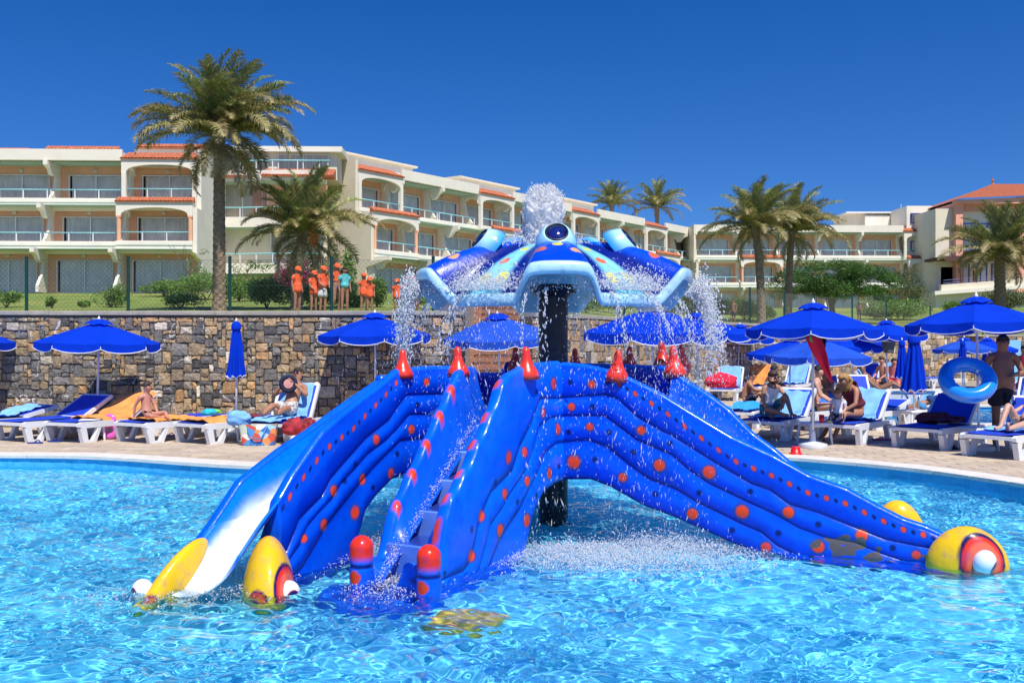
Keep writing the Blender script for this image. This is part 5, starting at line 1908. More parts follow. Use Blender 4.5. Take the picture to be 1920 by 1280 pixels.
def canopy_mesh(r=1.06, h=.37, n=8, flap=.15, rot=R(22.5)):
    V, F = [], []
    rings = 6; sub = 6
    N = n * sub
    def pt(f, k, z_extra=0):
        # between ribs the cloth pulls in and sags
        i, s = divmod(k, sub); t = s / sub
        a0, a1 = rot + 2 * math.pi * i / n, rot + 2 * math.pi * (i + 1) / n
        x = (math.cos(a0) * (1 - t) + math.cos(a1) * t); y = (math.sin(a0) * (1 - t) + math.sin(a1) * t)
        sag = math.sin(math.pi * t) * .022 * f
        pull = 1 - .035 * math.sin(math.pi * t) * f
        return (x * r * f * pull, y * r * f * pull, h * (1 - f) * (1 + .12 * f) - sag)
    V.append((0, 0, h + .005))
    for q in range(1, rings + 1):
        for k in range(N): V.append(pt(q / rings, k))
    for k in range(N): F.append((0, 1 + k, 1 + (k + 1) % N))
    for q in range(rings - 1):
        for k in range(N):
            a, b = 1 + q * N, 1 + (q + 1) * N
            F.append((a + k, b + k, b + (k + 1) % N, a + (k + 1) % N))
    return V, F, N, pt, sub


CV, CF, CN, CPT, CSUB = canopy_mesh()
CANOPY = mkmesh('canopy', CV, CF, M_fab)
def valance():
    V, F, E = [], [], []
    n = 8
    for i in range(n):
        base = len(V)
        for s_ in range(CSUB + 1):
            k = i * CSUB + s_
            t = s_ / CSUB
            p = CPT(1.0, k % CN)
            g = .0
            drop = .15 - .045 * abs(2 * t - 1) ** 3
            if s_ in (0, CSUB): drop = .10
            ox = .004 * math.sin(3 * k)
            V += [(p[0] * 1.002, p[1] * 1.002, p[2]), (p[0] * (1.01 + ox), p[1] * (1.01 + ox), p[2] - drop)]
            E.append(Vector(V[-1]))
        F += [(base + 2 * q, base + 2 * q + 1, base + 2 * q + 3, base + 2 * q + 2) for q in range(CSUB)]
    return mkmesh('valance', V, F, M_fab), E
VAL, VE = valance()
_p = MB()
for i in range(8):
    seg = VE[i * (CSUB + 1):(i + 1) * (CSUB + 1)]
    c0 = Vector(CPT(1, i * CSUB)) * .995; c1 = Vector(CPT(1, ((i + 1) * CSUB) % CN)) * .995
    _p.tube([c0 + Vector((0, 0, -.03))] + seg + [c1 + Vector((0, 0, -.03))], .0075, 4)
PIPE = _p.mesh('piping', M_trim)
_v = MB()
NV = 48
VV = []
for q, (rr, z) in enumerate([(.02, .425), (.09, .41), (.17, .375), (.24, .325)]):
    for k in range(NV):
        a = 2 * math.pi * k / NV
        VV.append((rr * math.cos(a), rr * math.sin(a), z + (.025 * abs(math.sin(4 * a)) - .012) * (q / 3)))
_v.add(VV, [(q * NV + k, q * NV + (k + 1) % NV, (q + 1) * NV + (k + 1) % NV, (q + 1) * NV + k) for q in range(3) for k in range(NV)])
VENT = _v.mesh('vent_cap', M_fab)
M_fab2 = pm('faded_blue_canvas', (.006, .085, .62), .8, nz=.12, ns=4, bump=.05, bs=200, bd=.002); two_sided(M_fab2)
CANOPY2, VAL2 = CANOPY.copy(), VAL.copy()
for _m in (CANOPY2, VAL2): _m.materials.clear(); _m.materials.append(M_fab2)
POLE = MB().tube([(0, 0, -1.82), (0, 0, .40)], .020, 10).mesh('pole', M_alu, smooth=True)
RIB = MB().tube([(.03, 0, .32), (1.02, 0, -.02)], .007, 4).mesh('rib', M_trim)
STRUT = MB().tube([(.03, 0, -.12), (.52, 0, .16)], .006, 4).mesh('strut', M_trim)
KNOB = autosmooth(MB().lathe([(.03, .41), (.032, .43), (.015, .46), (.004, .48)], 8).mesh('finial', M_alu))
BASE = autosmooth(MB().lathe([(.22, -1.82), (.23, -1.80), (.22, -1.75), (.05, -1.71), (.03, -1.55)], 20).mesh('base', M_alu))
RUNN = MB().lathe([(.035, -.14), (.035, -.08)], 8).mesh('runner', M_trim)


def parasol(label, px, pbase=None, rim_px=None, Y=None, rim=1.80, scale=1.0, ground=0.0, group='open blue parasols', tilt=None, rz=None, base=True, faded=False):
    if tilt is None: tilt = random.uniform(-.035, .035)
    if Y is None: Y = FPX * (CAMZ - ground) / (pbase - HY)
    x = (px - CX) / FPX * Y
    root = thing('parasol', label, 'parasol', (x, Y, ground), (random.uniform(-.1, .1) if rz is None else rz), group)
    me_c, me_v = (CANOPY, VAL) if not faded else (CANOPY2, VAL2)
    ca = mko('canopy', me_c, root, (0, 0, rim)); ca.scale = (scale, scale, scale)
    mko('valance', me_v, ca); mko('piping', PIPE, ca); mko('vent_cap', VENT, ca)
    for i in range(8):
        r_ = mko('rib', RIB, root, (0, 0, rim), (0, 0, R(22.5 + 45 * i))); r_.scale = (scale, scale, scale)
        mko('strut', STRUT, r_)
    p = mko('pole', POLE, root, (0, 0, rim)); p.scale = (1, 1, rim / 1.82)
    mko('finial', KNOB, root, (0, 0, rim)); mko('runner', RUNN, root, (0, 0, rim))
    if base: mko('base', BASE, root, (0, 0, 1.82))
    root.rotation_euler = (tilt, random.uniform(-.03, .03), root.rotation_euler[2])
    return root


parasol('open blue parasol over the orange towel lounger at the left', 182, 813, rim=1.65, rz=.03)
parasol('blue parasol cut by the left edge of the photo', -92, 806, rim=1.68)
parasol('open blue parasol against the wall behind the left slide horn', 704, 806, rim=1.79)
parasol('sun bleached blue parasol tilted before the timber steps', 940, 800, rim=1.80, scale=1.02, tilt=.12, faded=True)
parasol('open blue parasol left of two overlapping ones behind the falling water', 1222, Y=17.8, rim=1.83, scale=1.22)
parasol('open blue parasol right of two overlapping ones behind the falling water', 1310, Y=20.5, rim=1.82, scale=1.05)
parasol('large open blue parasol with a red cloth hanging from it', 1524, Y=15.6, rim=1.86, scale=.97)
parasol('nearest blue parasol over the standing man at the right edge', 1836, Y=15.2, rim=1.94, scale=.97)
parasol('blue parasol behind the seated men, left of two overlapping canopies', 1480, Y=24.5, rim=1.36, scale=1.0)
parasol('blue parasol in the middle row in front of the seated men', 1530, Y=21.5, rim=1.36, scale=1.05, faded=True)
parasol('blue parasol tucked behind the red cloth to the right', 1580, Y=28.0, rim=1.50, scale=1.05)
parasol('small blue parasol near the wall left of the closed parasols', 1664, Y=27.5, rim=1.84, scale=1.0)
parasol('far blue parasol near the wall behind the swim ring, left one', 1808, Y=34, rim=1.42, scale=.95, faded=True)
parasol('far blue parasol near the wall behind the swim ring, right one', 1850, Y=36, rim=1.42, scale=.95)
parasol('distant blue parasol peeking out left of the red cloth parasol', 1382, Y=31, rim=1.80, scale=1.0)
parasol('distant blue parasol partly hidden under the large canopies', 1600, Y=33, rim=1.62, scale=1.0)


def closed_mesh():
    V, F, tr = [], [], []
    N = 64; prof = [(.0, 0), (.045, -.02), (.07, -.10), (.055, -.16), (.075, -.30), (.10, -.6), (.125, -.9), (.145, -1.12), (.15, -1.2)]
    for q, (r_, z) in enumerate(prof):
        for k in range(N):
            a = 2 * math.pi * k / N
            f = 1 + (.22 * math.sin(8 * a) + .08 * math.sin(5 * a + q)) * min(1, q / 3)
            V.append((r_ * f * math.cos(a), r_ * f * math.sin(a), z + (.035 * math.sin(8 * a + .5) if q == len(prof) - 1 else 0)))
    for q in range(len(prof) - 1):
        for k in range(N): F.append((q * N + k, (q + 1) * N + k, (q + 1) * N + (k + 1) % N, q * N + (k + 1) % N))
    hem = V[-N:]
    return mkmesh('folded_canopy', V, F, M_fab, smooth=True), hem


CLOSED, HEM = closed_mesh()
HEMP = MB().tube([Vector(h) for h in HEM] + [Vector(HEM[0])], .008, 4, cap=False).mesh('piping', M_trim)
COLLAR = autosmooth(MB().lathe([(.05, -.20), (.09, -.17), (.085, -.06), (.03, .0)], 16).mesh('vent_cap', M_fab))
TIP = autosmooth(MB().lathe([(.018, -.01), (.02, .03), (.004, .06)], 8).mesh('finial', M_alu))
CPOLE = MB().tube([(0, 0, -1.98), (0, 0, 0)], .020, 10).mesh('pole', M_alu, smooth=True)


def closed_parasol(label, px, Y, top, sc=1.0, wide=1.15):
    x = (px - CX) / FPX * Y
    root = thing('closed_parasol', label, 'parasol', (x, Y, 0), random.random(), 'closed blue parasols')
    c = mko('folded_canopy', CLOSED, root, (0, 0, top)); c.scale = (sc * wide, sc * wide, sc * .97)
    mko('piping', HEMP, c); mko('vent_cap', COLLAR, c)
    mko('finial', TIP, root, (0, 0, top))
    p = mko('pole', CPOLE, root, (0, 0, top)); p.scale = (1, 1, top / 1.98)
    mko('base', BASE, root, (0, 0, 1.82))


closed_parasol('closed blue parasol between the two empty left loungers and the reader', 443, 17.7, CAMZ - (602 - HY) / FPX * 17.7, .85)
closed_parasol('nearest closed blue parasol right of the mother and toddler', 1714, 19.0, CAMZ - (627 - HY) / FPX * 19.0, .92, 1.45)
closed_parasol('closed blue parasol directly behind the nearest closed one', 1691, 24.5, CAMZ - (637 - HY) / FPX * 24.5, .80)
closed_parasol('closed blue parasol above the blue swim ring', 1805, 25, CAMZ - (638 - HY) / FPX * 25, .66)
closed_parasol('closed blue parasol far back behind the standing man', 1846, 34, CAMZ - (655 - HY) / FPX * 34, .8)
closed_parasol('closed blue parasol behind the horns of the right slide', 1268, 24, CAMZ - (632 - HY) / FPX * 24, .95)

# red cloth and swimwear hanging on the big parasol pole
def cloth_obj(name, pts_fn, nu, nv, mat, label=None, cat=None, group=None, thick=.012, parent=None, subd=0, col=None, kind=None):
    V = [pts_fn(i / (nu - 1), j / (nv - 1)) for j in range(nv) for i in range(nu)]
    F = [(j * nu + i, j * nu + i + 1, (j + 1) * nu + i + 1, (j + 1) * nu + i) for j in range(nv - 1) for i in range(nu - 1)]
    o = mk(name, V, F, mat, parent, smooth=True, col=col)
    m = o.modifiers.new('thickness', 'SOLIDIFY'); m.thickness = thick
    return tag(o, label, cat, group)


M_redc = pm('red_cloth', (.90, .02, .07), .85, nz=.15, ns=5); two_sided(M_redc)
Yr = 15.45
def redcloth(u, v):
    a = P(1508 + 12 * v + 22 * v * v, 630, Yr); b = P(1541 + 12 * v, 628, Yr)
    L_ = P(1508, 630, Yr).lerp(P(1556, 714, Yr), v); Rr_ = P(1536, 628, Yr).lerp(P(1558, 716, Yr), v)
    mid = 1 + .4 * math.sin(math.pi * v)
    p = L_.lerp(Rr_, (u - .5) * mid + .5)
    p.y += .03 * math.sin(u * 9 + v * 3) - .04
    return tuple(p)
cloth_obj('red_cloth', redcloth, 16, 24, M_redc, 'bright red cloth hanging in a point from the large parasol', 'cloth')
M_dkc = pm('dark_clothes', (.02, .03, .05), .9, nz=.4)
def darkc(u, v):
    p = P(1534 + 16 * u - 4 * v, 628 + 34 * v * (1 - .4 * abs(u - .5)), Yr + .1); p.y += .03 * math.sin(u * 11); return tuple(p)
cloth_obj('swimwear', darkc, 10, 10, M_dkc, 'dark swimwear hanging beside the red cloth under the parasol', 'clothes')
def greenc(u, v):
    p = P(1517 + 22 * u, 628 + 7 * v * (1 + math.sin(u * 6)), Yr - .05); return tuple(p)
cloth_obj('green_strap', greenc, 8, 4, pm('green_cloth', (.02, .45, .12), .8), 'bright green strap tied at the top of the red cloth', 'strap')
def hatc(u, v):
    p = P(1664 + 20 * (u - .5) * (1.2 - .5 * v), 641 + 20 * v, 26.8); p.y += .05 * math.sin(u * 8); return tuple(p)
cloth_obj('hanging_bag', hatc, 10, 10, pm('khaki_cloth', (.12, .11, .09), .9), 'grey brown bag hanging from the small far parasol', 'bag', thick=.1)

# ---- sun lounger: local x from foot (0) to head (1.9), z up
def lounger_parts(back):
    """back: angle of raised back in degrees"""
    H_ = .30
    fr = MB()
    for s_ in (-1, 1):
        y0, y1 = s_ * .33 - .028, s_ * .33 + .028
        # side rail with upturned foot end
        fr.prism([(0.0, H_ + .02), (.06, H_ + .045), (1.22, H_ + .03), (1.28, H_ - .03), (1.22, H_ - .065), (.08, H_ - .055), (.0, H_ - .03)], y0, y1, 'y')
        fr.prism([(1.22, H_ + .028), (1.85, H_ + .01), (1.9, H_ - .06), (1.28, H_ - .03)], y0 + .004, y1 - .004, 'y')
    fr.box(-.004, .05, -.30, .30, H_ - .02, H_ + .03)
    fr.box(1.2, 1.26, -.30, .30, H_ - .05, H_ + .0); fr.box(1.84, 1.89, -.30, .30, H_ - .05, H_ + .0)
    lg = MB()
    V2 = [(.02, H_ - .05), (.15, H_ - .055), (.19, .04), (.30, .04), (.40, H_ - .06), (.47, H_ - .06), (.36, .0), (.09, .0)]
    lg.prism(V2, -.035, .035, 'y')
    m_fr, m_lg = fr.mesh('frame', M_plas), lg.mesh('leg', M_plas)
    sl = MB()
    n = 14
    V = []
    for i in range(n + 1):
        x = .03 + 1.2 * i / n
        for j in range(9):
            y = -.295 + .59 * j / 8
            V.append((x, y, H_ + .055 - .015 * math.sin(math.pi * j / 8)))
    F = [(i * 9 + j, (i + 1) * 9 + j, (i + 1) * 9 + j + 1, i * 9 + j + 1) for i in range(n) for j in range(8)]
    sl.add(V, F); sl.box(.03, 1.23, -.295, .295, H_ + .012, H_ + .032)
    m_sl = sl.mesh('seat_sling', M_sling)
    bk = MB()
    bk.box(0, .68, -.30, .30, .0, .032)
    bk.box(0, .70, -.335, -.30, -.02, .045); bk.box(0, .70, .30, .335, -.02, .045); bk.box(.66, .71, -.30, .30, -.012, .04)
    bk2 = MB(); bk2.cbox(.02, .655, -.29, .29, .033, .05, .012)
    M = Matrix.Translation((1.2, 0, H_ + .03)) @ Matrix.Rotation(-R(back), 4, 'Y')
    bk.xf(M); bk2.xf(M)
    return m_fr, m_lg, m_sl, bk.mesh('backrest_frame', M_plas), bk2.mesh('backrest_sling', M_sling), M


LP_ = {a: lounger_parts(a) for a in (0, 12, 30, 42, 55, 66)}


def lounger(label, foot, head=None, ang=None, back=30, group='white and blue sun loungers', sc=1.0):
    """foot: ground point under the foot end (middle)"""
    f = Vector(foot)
    if head is not None:
        d = Vector(head) - f; ang = math.atan2(d.y, d.x)
    root = thing('sun_lounger', label, 'sun lounger', (f.x, f.y, 0.0), ang, group)
    a, l, s, bf, bs_, M = LP_[back]
    mko('frame', a, root); mko('seat_sling', s, root)
    b = mko('backrest', bf, root); mko('backrest_sling', bs_, b)
    for x, sx in ((0, 1), (1.45, -1)):
        for y in (-.33, .33):
            o = mko('leg', l, root, (x if sx > 0 else 1.88, y * 1.001, 0)); o.scale = (sx, 1, .985)
            if x: o.scale = (-1, 1, .985)
    root.scale = (sc, sc * 1.12, sc)
    return root, M


def drape(root, x0, x1, w, mat, back=None, label='', cat='towel', over=.0, seed=1, z=.375, name='towel', side_drop=(0, 0), group=None, yoff=0.0):
    """a towel lying on a lounger (top-level), following seat then back angle"""
    r = random.Random(seed)
    Mw = Matrix.Translation(root.location) @ Matrix.Rotation(root.rotation_euler[2], 4, 'Z')
    ph = [r.uniform(0, 6) for _ in range(6)]
    nu, nv = 40, 26
    V = []
    for j in range(nv):
        v = j / (nv - 1)
        for i in range(nu):
            u = i / (nu - 1)
            x = x0 + (x1 - x0) * u
            y = (v - .5) * w * (1 + .04 * math.sin(u * 7 + ph[0])) + yoff + .02 * math.sin(u * 5 + ph[1])
            zz = z + .012 * math.sin(x * 17 + ph[2] + 3 * v) + .010 * math.sin(y * 23 + ph[3] + 4 * u) + .008 * math.sin(x * 41 + y * 31 + ph[4])
            if back is not None and x > 1.2:
                d = x - 1.2
                xx = 1.2 + d * math.cos(R(back)) - .05 * math.sin(R(back)); zz = zz + d * math.sin(R(back)) + .045 * math.cos(R(back))
            else: xx = x
            if x < -.02: zz += (x + .02) * 1.6 - .0; xx = -.02 + (x + .02) * .3
            if abs(y) > .33:
                e = abs(y) - .33
                zz -= e * .95; y = math.copysign(.33 + e * .25 + .015, y)
            V.append(tuple(Mw @ Vector((xx, y, zz))))
    F = [(j * nu + i, j * nu + i + 1, (j + 1) * nu + i + 1, (j + 1) * nu + i) for j in range(nv - 1) for i in range(nu - 1)]
    o = mk(name, V, F, mat, smooth=True)
    m = o.modifiers.new('thickness', 'SOLIDIFY'); m.thickness = .014; m.offset = 1
    return tag(o, label, cat, group)


L1, _ = lounger('raised blue lounger at the left edge beside the orange draped one', (-8.35, 16.5, 0), (-7.55, 18.0, 0), back=30)
L0, _ = lounger('lounger mostly outside the left edge with a pale blue towel', (-9.5, 16.7, 0), (-8.7, 18.1, 0), back=12)
L2, _ = lounger('lounger under the left parasol with its raised back draped in orange', (-7.42, 16.4, 0), (-6.75, 18.0, 0), back=30)
L3, _ = lounger('lounger with the boy sitting on an orange towel', (-6.28, 16.35, 0), (-5.4, 17.8, 0), back=0)
L4, _ = lounger('empty lounger with orange towel right of the boy', (-5.25, 16.2, 0), (-4.3, 17.7, 0), back=0)
L5, _ = lounger('lounger of the man reading in front of the stone wall', (-4.05, 16.2, 0), (-3.75, 17.9, 0), back=55)
drape(L0, .5, 1.7, .55, M_lblue, 12, 'pale blue towel on the lounger cut by the left edge', seed=2)
drape(L2, .55, 1.9, .86, M_otow, 30, 'rust orange towel hung over the raised back under the left parasol', seed=3)
drape(L3, .25, 1.05, .74, M_otow, None, 'orange towel under the sitting boy', seed=4)
drape(L4, .1, .95, .78, M_otow, None, 'orange towel on the empty lounger right of the boy', seed=5)
drape(L4, .95, 1.6, .6, M_mar, None, 'dark red towel at the head of the empty left lounger', seed=6)
drape(L5, .0, 1.85, .56, M_lblue, 55, 'light blue towel under the reading man', seed=7)


def bundle(name, label, cat, px, py, Y, size, mat, seed, z=None, parent=None):
    """crumpled cloth or soft bag"""
    r = random.Random(seed)
    c = P(px, py, Y)
    n, m = 32, 20
    V = []
    for i in range(m + 1):
        ph_ = math.pi * i / m
        for j in range(n):
            t = 2 * math.pi * j / n
            d = Vector((math.sin(ph_) * math.cos(t), math.sin(ph_) * math.sin(t), math.cos(ph_)))
            f = 1 + .28 * noise.noise(d * 2.2 + Vector((seed, 0, 0))) + .10 * noise.noise(d * 6 + Vector((0, seed, 0)))
            z_ = d.z * f
            if z_ < -.6: z_ = -.6
            V.append((c.x + d.x * f * size[0], c.y + d.y * f * size[1], c.z + z_ * size[2]))
    ii = np.arange((m + 1) * n).reshape(m + 1, n)
    F = np.stack([ii[:-1], ii[1:], np.roll(ii[1:], -1, 1), np.roll(ii[:-1], -1, 1)], -1).reshape(-1, 4)
    o = mk(name, V, F, mat, smooth=True)
    return tag(o, label, cat)


bundle('towel_pile', 'turquoise swimming bundle on the dark red towel', 'clothes', 392, 773, 16.9, (.13, .10, .06), pm('turquoise_cloth', (.01, .45, .62), .7, nz=.3, ns=20), 3)
bundle('towel_pile', 'lime green swim shoe bundle next to the turquoise bundle', 'clothes', 405, 772, 17.0, (.09, .08, .045), pm('lime_cloth', (.2, .62, .08), .7, nz=.3, ns=20), 5)
bundle('red_bag', 'red and black rucksack leaning beside the reading man lounger', 'bag', 553, 803, 16.0, (.20, .14, .17), pm('red_bag_cloth', (.35, .02, .03), .8, nz=.6, ns=9), 8)
bundle('red_bag', 'small red bag next to the rucksack at the foot of the wall', 'bag', 578, 797, 16.3, (.13, .12, .12), pm('dark_red_bag', (.25, .015, .02), .8, nz=.6, ns=9), 11)
bundle('towel_pile', 'light blue towel hanging from the small table left of the reader', 'towel', 448, 786, 16.2, (.20, .14, .15), M_lblue, 13)
bundle('red_clothes', 'heap of bright red clothes behind the right slide', 'clothes', 1352, 716, 22.0, (.34, .2, .20), M_redc, 17)
# patterned beach bag
M_bag = bpy.data.materials.new('printed_bag'); M_bag.use_nodes = True
_t = M_bag.node_tree; _pb = _t.nodes['Principled BSDF']; _pb.inputs['Roughness'].default_value = .4
_vo = _t.nodes.new('ShaderNodeTexVoronoi'); _vo.inputs['Scale'].default_value = 9
_ge = _t.nodes.new('ShaderNodeNewGeometry'); _cr = _t.nodes.new('ShaderNodeValToRGB'); _cr.color_ramp.interpolation = 'CONSTANT'
els = _cr.color_ramp.elements
els[0].color = (.08, .30, .62, 1); els[1].position = .9; els[1].color = (.75, .78, .7, 1)
for p_, c_ in ((.2, (.35, .62, .80, 1)), (.38, (.62, .10, .05, 1)), (.52, (.05, .18, .5, 1)), (.66, (.55, .60, .45, 1)), (.78, (.75, .28, .08, 1))):
    e = els.new(p_); e.color = c_
_sx = _t.nodes.new('ShaderNodeSeparateColor')
_t.links.new(_ge.outputs['Position'], _vo.inputs['Vector']); _t.links.new(_vo.outputs['Color'], _sx.inputs[0]); _t.links.new(_sx.outputs[0], _cr.inputs[0]); _t.links.new(_cr.outputs[0], _pb.inputs['Base Color'])
bagc = P(485, 826, 16.0)
bag = thing('beach_bag', 'large blue printed beach bag standing before the reading man', 'bag', (bagc.x, 16.0, 0.0), .1)
V = []; N = 36
for q, z in enumerate((.0, .03, .12, .22, .31, .33)):
    for k in range(N):
        a = 2 * math.pi * k / N
        e = 4
        cx_, sy_ = math.copysign(abs(math.cos(a)) ** .5, math.cos(a)), math.copysign(abs(math.sin(a)) ** .5, math.sin(a))
        w_ = (.26 if q else .24) + z * .14; d_ = .12 - z * .1
        V.append((cx_ * w_, sy_ * d_, z + (.02 * math.sin(3 * a) if q == 5 else 0)))
F = [(q * N + k, q * N + (k + 1) % N, (q + 1) * N + (k + 1) % N, (q + 1) * N + k) for q in range(5) for k in range(N)] + [tuple(range(N))[::-1]]
mk('bag_body', V, F, M_bag, bag, smooth=True)
for s_ in (-1, 1): MB().tube([(-.15, s_ * .1, .31), (-.14, s_ * .12, .2), (-.05, s_ * .15, .12), (.06, s_ * .15, .12), (.15, s_ * .1, .31)], .012, 6).build('strap', pm('bag_strap', (.05, .2, .5), .6), bag, smooth=True)

# tables
def table(label, px, pfoot, w=.42, h=.36, Y=None, d=None):
    g = G(px, pfoot) if Y is None else Vector(((px - CX) / FPX * Y, Y, 0))
    root = thing('side_table', label, 'table', (g.x, g.y, 0), .25, 'low white plastic side tables')
    MB().cbox(-w / 2, w / 2, -w / 2, w / 2, h - .035, h, .012).build('table_top', M_plas, root)
    MB().box(-w / 2 + .03, w / 2 - .03, -w / 2 + .03, w / 2 - .03, h - .07, h - .036).build('apron', M_plas, root)
    for sx in (-1, 1):
        for sy in (-1, 1):
            b = MB().tube([(sx * (w / 2 - .04), sy * (w / 2 - .04), h - .06), (sx * (w / 2 - .01), sy * (w / 2 - .01), 0)], [.026, .018], 6)
            b.build('leg', M_plas, root)
    return root


table('white side table under the left parasol pole', 176, 824)
table('white side table between the boy lounger and the reader', 424, 822, Y=16.6)
table('white side table holding the red cup under the large parasol', 1527, 820, Y=16.2)
table('white side table at the foot of the nearest parasol', 1834, 840, Y=15.25)
table('white side table beside the closed parasol', 1714, 0, Y=19.1)
table('far white side table below the far parasols', 1500, 0, Y=25.2)
table('far white side table draped with a pale towel', 1586, 0, Y=24.0)


def flipflop(label, px, py, col, rz, group=None, L=.25, Yo=None):
    g = G(px, py)
    m = pm('flip_flop_rubber', col, .6, nz=.1)
    root = thing('flip_flop', label, 'flip-flop', (g.x, g.y, .008), rz, group)
    sole = MB()
    pts = [(math.cos(t) * L / 2 * (1 if True else 0), math.sin(t) * L * .19 * (1 + .25 * math.cos(t))) for t in np.linspace(0, 2 * math.pi, 20)[:-1]]
    sole.prism(pts, 0, .022, 'z'); sole.build('sole', m, root)
    MB().tube([(-.01, -.045, .022), (.045, -.02, .06), (.085, 0, .022)], .007, 5).build('strap', m, root)
    MB().tube([(-.01, .045, .022), (.045, .02, .06), (.085, 0, .022)], .007, 5).build('strap', m, root)


flipflop('left one of the dark blue flip-flops in front of the raised lounger', 66, 832, (.01, .03, .22), .1)
flipflop('right one of the dark blue flip-flops in front of the raised lounger', 102, 829, (.01, .03, .22), -.1)
flipflop('left brown sandal beside the pink float', 163, 824, (.16, .06, .03), 1.2)
flipflop('right brown sandal beside the pink float', 179, 822, (.16, .06, .03), .9)
flipflop('lilac flip-flop under the empty left lounger', 317, 818, (.35, .15, .5), .1)
flipflop('pink clog left of the maroon towel lounger', 1648, 826, (.45, .03, .18), .2)
flipflop('pink clog under the maroon towel lounger', 1672, 826, (.45, .03, .18), -.1)
flipflop('red pink sandal below the mother lounger', 1531, 826, (.5, .04, .08), 1.3)
flipflop('second red pink sandal below the mother lounger', 1542, 826, (.5, .04, .08), 1.5)
flipflop('black sandal in the shade below the right loungers', 1783, 843, (.01, .01, .01), .3)

# pink ring float standing on edge
def torus(c, Rm_, r, M, mat, name, parent=None, n=48, m=20, world=True, squash=1):
    V = []
    for i in range(n):
        a = 2 * math.pi * i / n
        for j in range(m):
            b = 2 * math.pi * j / m
            rr = Rm_ + r * math.cos(b) + .006 * math.sin(14 * a) * (math.cos(b) < -.2)
            V.append(Vector(c) + M @ Vector((rr * math.cos(a), rr * math.sin(a) * squash, r * math.sin(b))))
    ii = np.arange(n * m).reshape(n, m)
    F = np.stack([ii, np.roll(ii, -1, 0), np.roll(np.roll(ii, -1, 0), -1, 1), np.roll(ii, -1, 1)], -1).reshape(-1, 4)
    return mk(name, V, F, mat, parent, smooth=True, world=world)


M_pinkf = pm('pink_vinyl', (.75, .12, .50), .25, nz=.1, coat=.5)
fp = thing('pink_float', 'pink inflatable float standing behind the sandals and the boy lounger', 'float', tuple(G(208, 824)))
c = P(207, 812, FPX * CAMZ / (824 - HY)); torus((c.x, c.y, .16), .10, .055, Matrix.Rotation(R(80), 3, 'X'), M_pinkf, 'ring', fp)
torus((c.x - .02, c.y + .02, .33), .07, .04, Matrix.Rotation(R(80), 3, 'X'), M_pinkf, 'float_head', fp)
# blue swim ring held by the man
M_ring = pm('blue_vinyl', (.012, .24, .80), .15, nz=.05, coat=.8)
Yg = 14.9
ringc = P(1814, 712, Yg)
sr = thing('swim_ring', 'large blue inflatable swim ring held upright by the standing man', 'swim ring', tuple(ringc))
Mr = Matrix.Rotation(R(-12), 3, 'Y') @ Matrix.Rotation(R(68), 3, 'X')
torus(ringc, .30, .115, Matrix.Rotation(R(-17), 3, 'Y') @ Matrix.Rotation(R(47), 3, 'X') , M_ring, 'ring', sr)
pv = MB().lathe([(.012, 0), (.014, .02), (.008, .03)], 8, ringc + Vector((.1, -.1, .12))); pv.build('valve', M_trim, sr, world=True)
lb = MB(); 
for k in range(7):
    a0 = R(118 + k * 6)
    for q in range(3):
        Mx = Matrix.Rotation(R(-17), 3, 'Y') @ Matrix.Rotation(R(47), 3, 'X')
        pts = []
        for (da, b) in ((0, 55 + q * 14), (R(4), 55 + q * 14), (R(4), 60 + q * 14), (0, 60 + q * 14)):
            bb = R(b); rr = .30 + .1165 * math.cos(bb)
            pts.append(ringc + Mx @ Vector((rr * math.cos(a0 + da), rr * math.sin(a0 + da), .1165 * math.sin(bb))))
        lb.add(pts, [(0, 1, 2, 3)])
lb.build('printed_text_lines', pm('dark_blue_print', (.01, .05, .25), .3), sr, world=True)['kind'] = 'stuff'

# red hat shaped bucket on the pool edge
hb = G(1492, 853)
ht = thing('toy_bucket', 'small red bucket lying upside down at the pool edge', 'bucket', (hb.x, hb.y, .02))
M_redp = pm('red_plastic', (.75, .01, .015), .35, nz=.1)
MB().lathe([(.10, 0), (.105, .006), (.075, .012), (.062, .10), (.058, .108), (.01, .11)], 24).build('bucket_body', M_redp, ht, smooth=True)
MB().tube([(-.1, .0, .01), (-.12, -.06, .012), (-.19, -.02, .012)], .006, 5).build('handle', pm('yellow_plastic', (.8, .4, .02), .4), ht)

# ---- right hand loungers: (label, foot px, foot py, head px, head py, back)
RL = [('pale lounger end sticking out left of the woman with sunglasses', 1375, 805, 1450, 783, 0),
      ('lounger of the woman with sunglasses', 1425, 826, 54, 0, 42),
      ('lounger with the mother and the toddler', 1563, 834, 52, 0, 42),
      ('lounger with the maroon towel and raised blue back', 1717, 843, 45, 0, 42),
      ('nearest lounger with the woman lying on her back', 1851, 860, 40, 0, 42),
      ('lounger of the dark haired woman behind the table', 1475, 806, 1600, 790, 12),
      ('lounger behind the toddler with the blue raised back', 1600, 806, 1690, 792, 12)]
RLO = []
for lb_, fx, fy, hx_, hy_, bk_ in RL:
    f = G(fx, fy)
    if hx_ < 100: o, _ = lounger(lb_, f, ang=R(hx_), back=bk_)
    else: o, _ = lounger(lb_, f, G(hx_, hy_), back=bk_)
    RLO.append(o)
drape(RLO[0], .1, 1.7, .6, pm('bright_blue_towel', (.02, .30, .75), .9, nz=.1), 0, 'bright blue towel on the lounger left of the woman with sunglasses', seed=21)
drape(RLO[1], .35, 1.75, .58, M_lblue, 42, 'light blue towel behind the woman with sunglasses', seed=22)
drape(RLO[2], .85, 1.85, .60, M_lblue, 42, 'light blue towel over the back of the mother lounger', seed=23)
drape(RLO[3], .75, 1.25, .60, M_mar, 42, 'maroon towel bunched on the seat of the raised lounger', seed=24, z=.40)
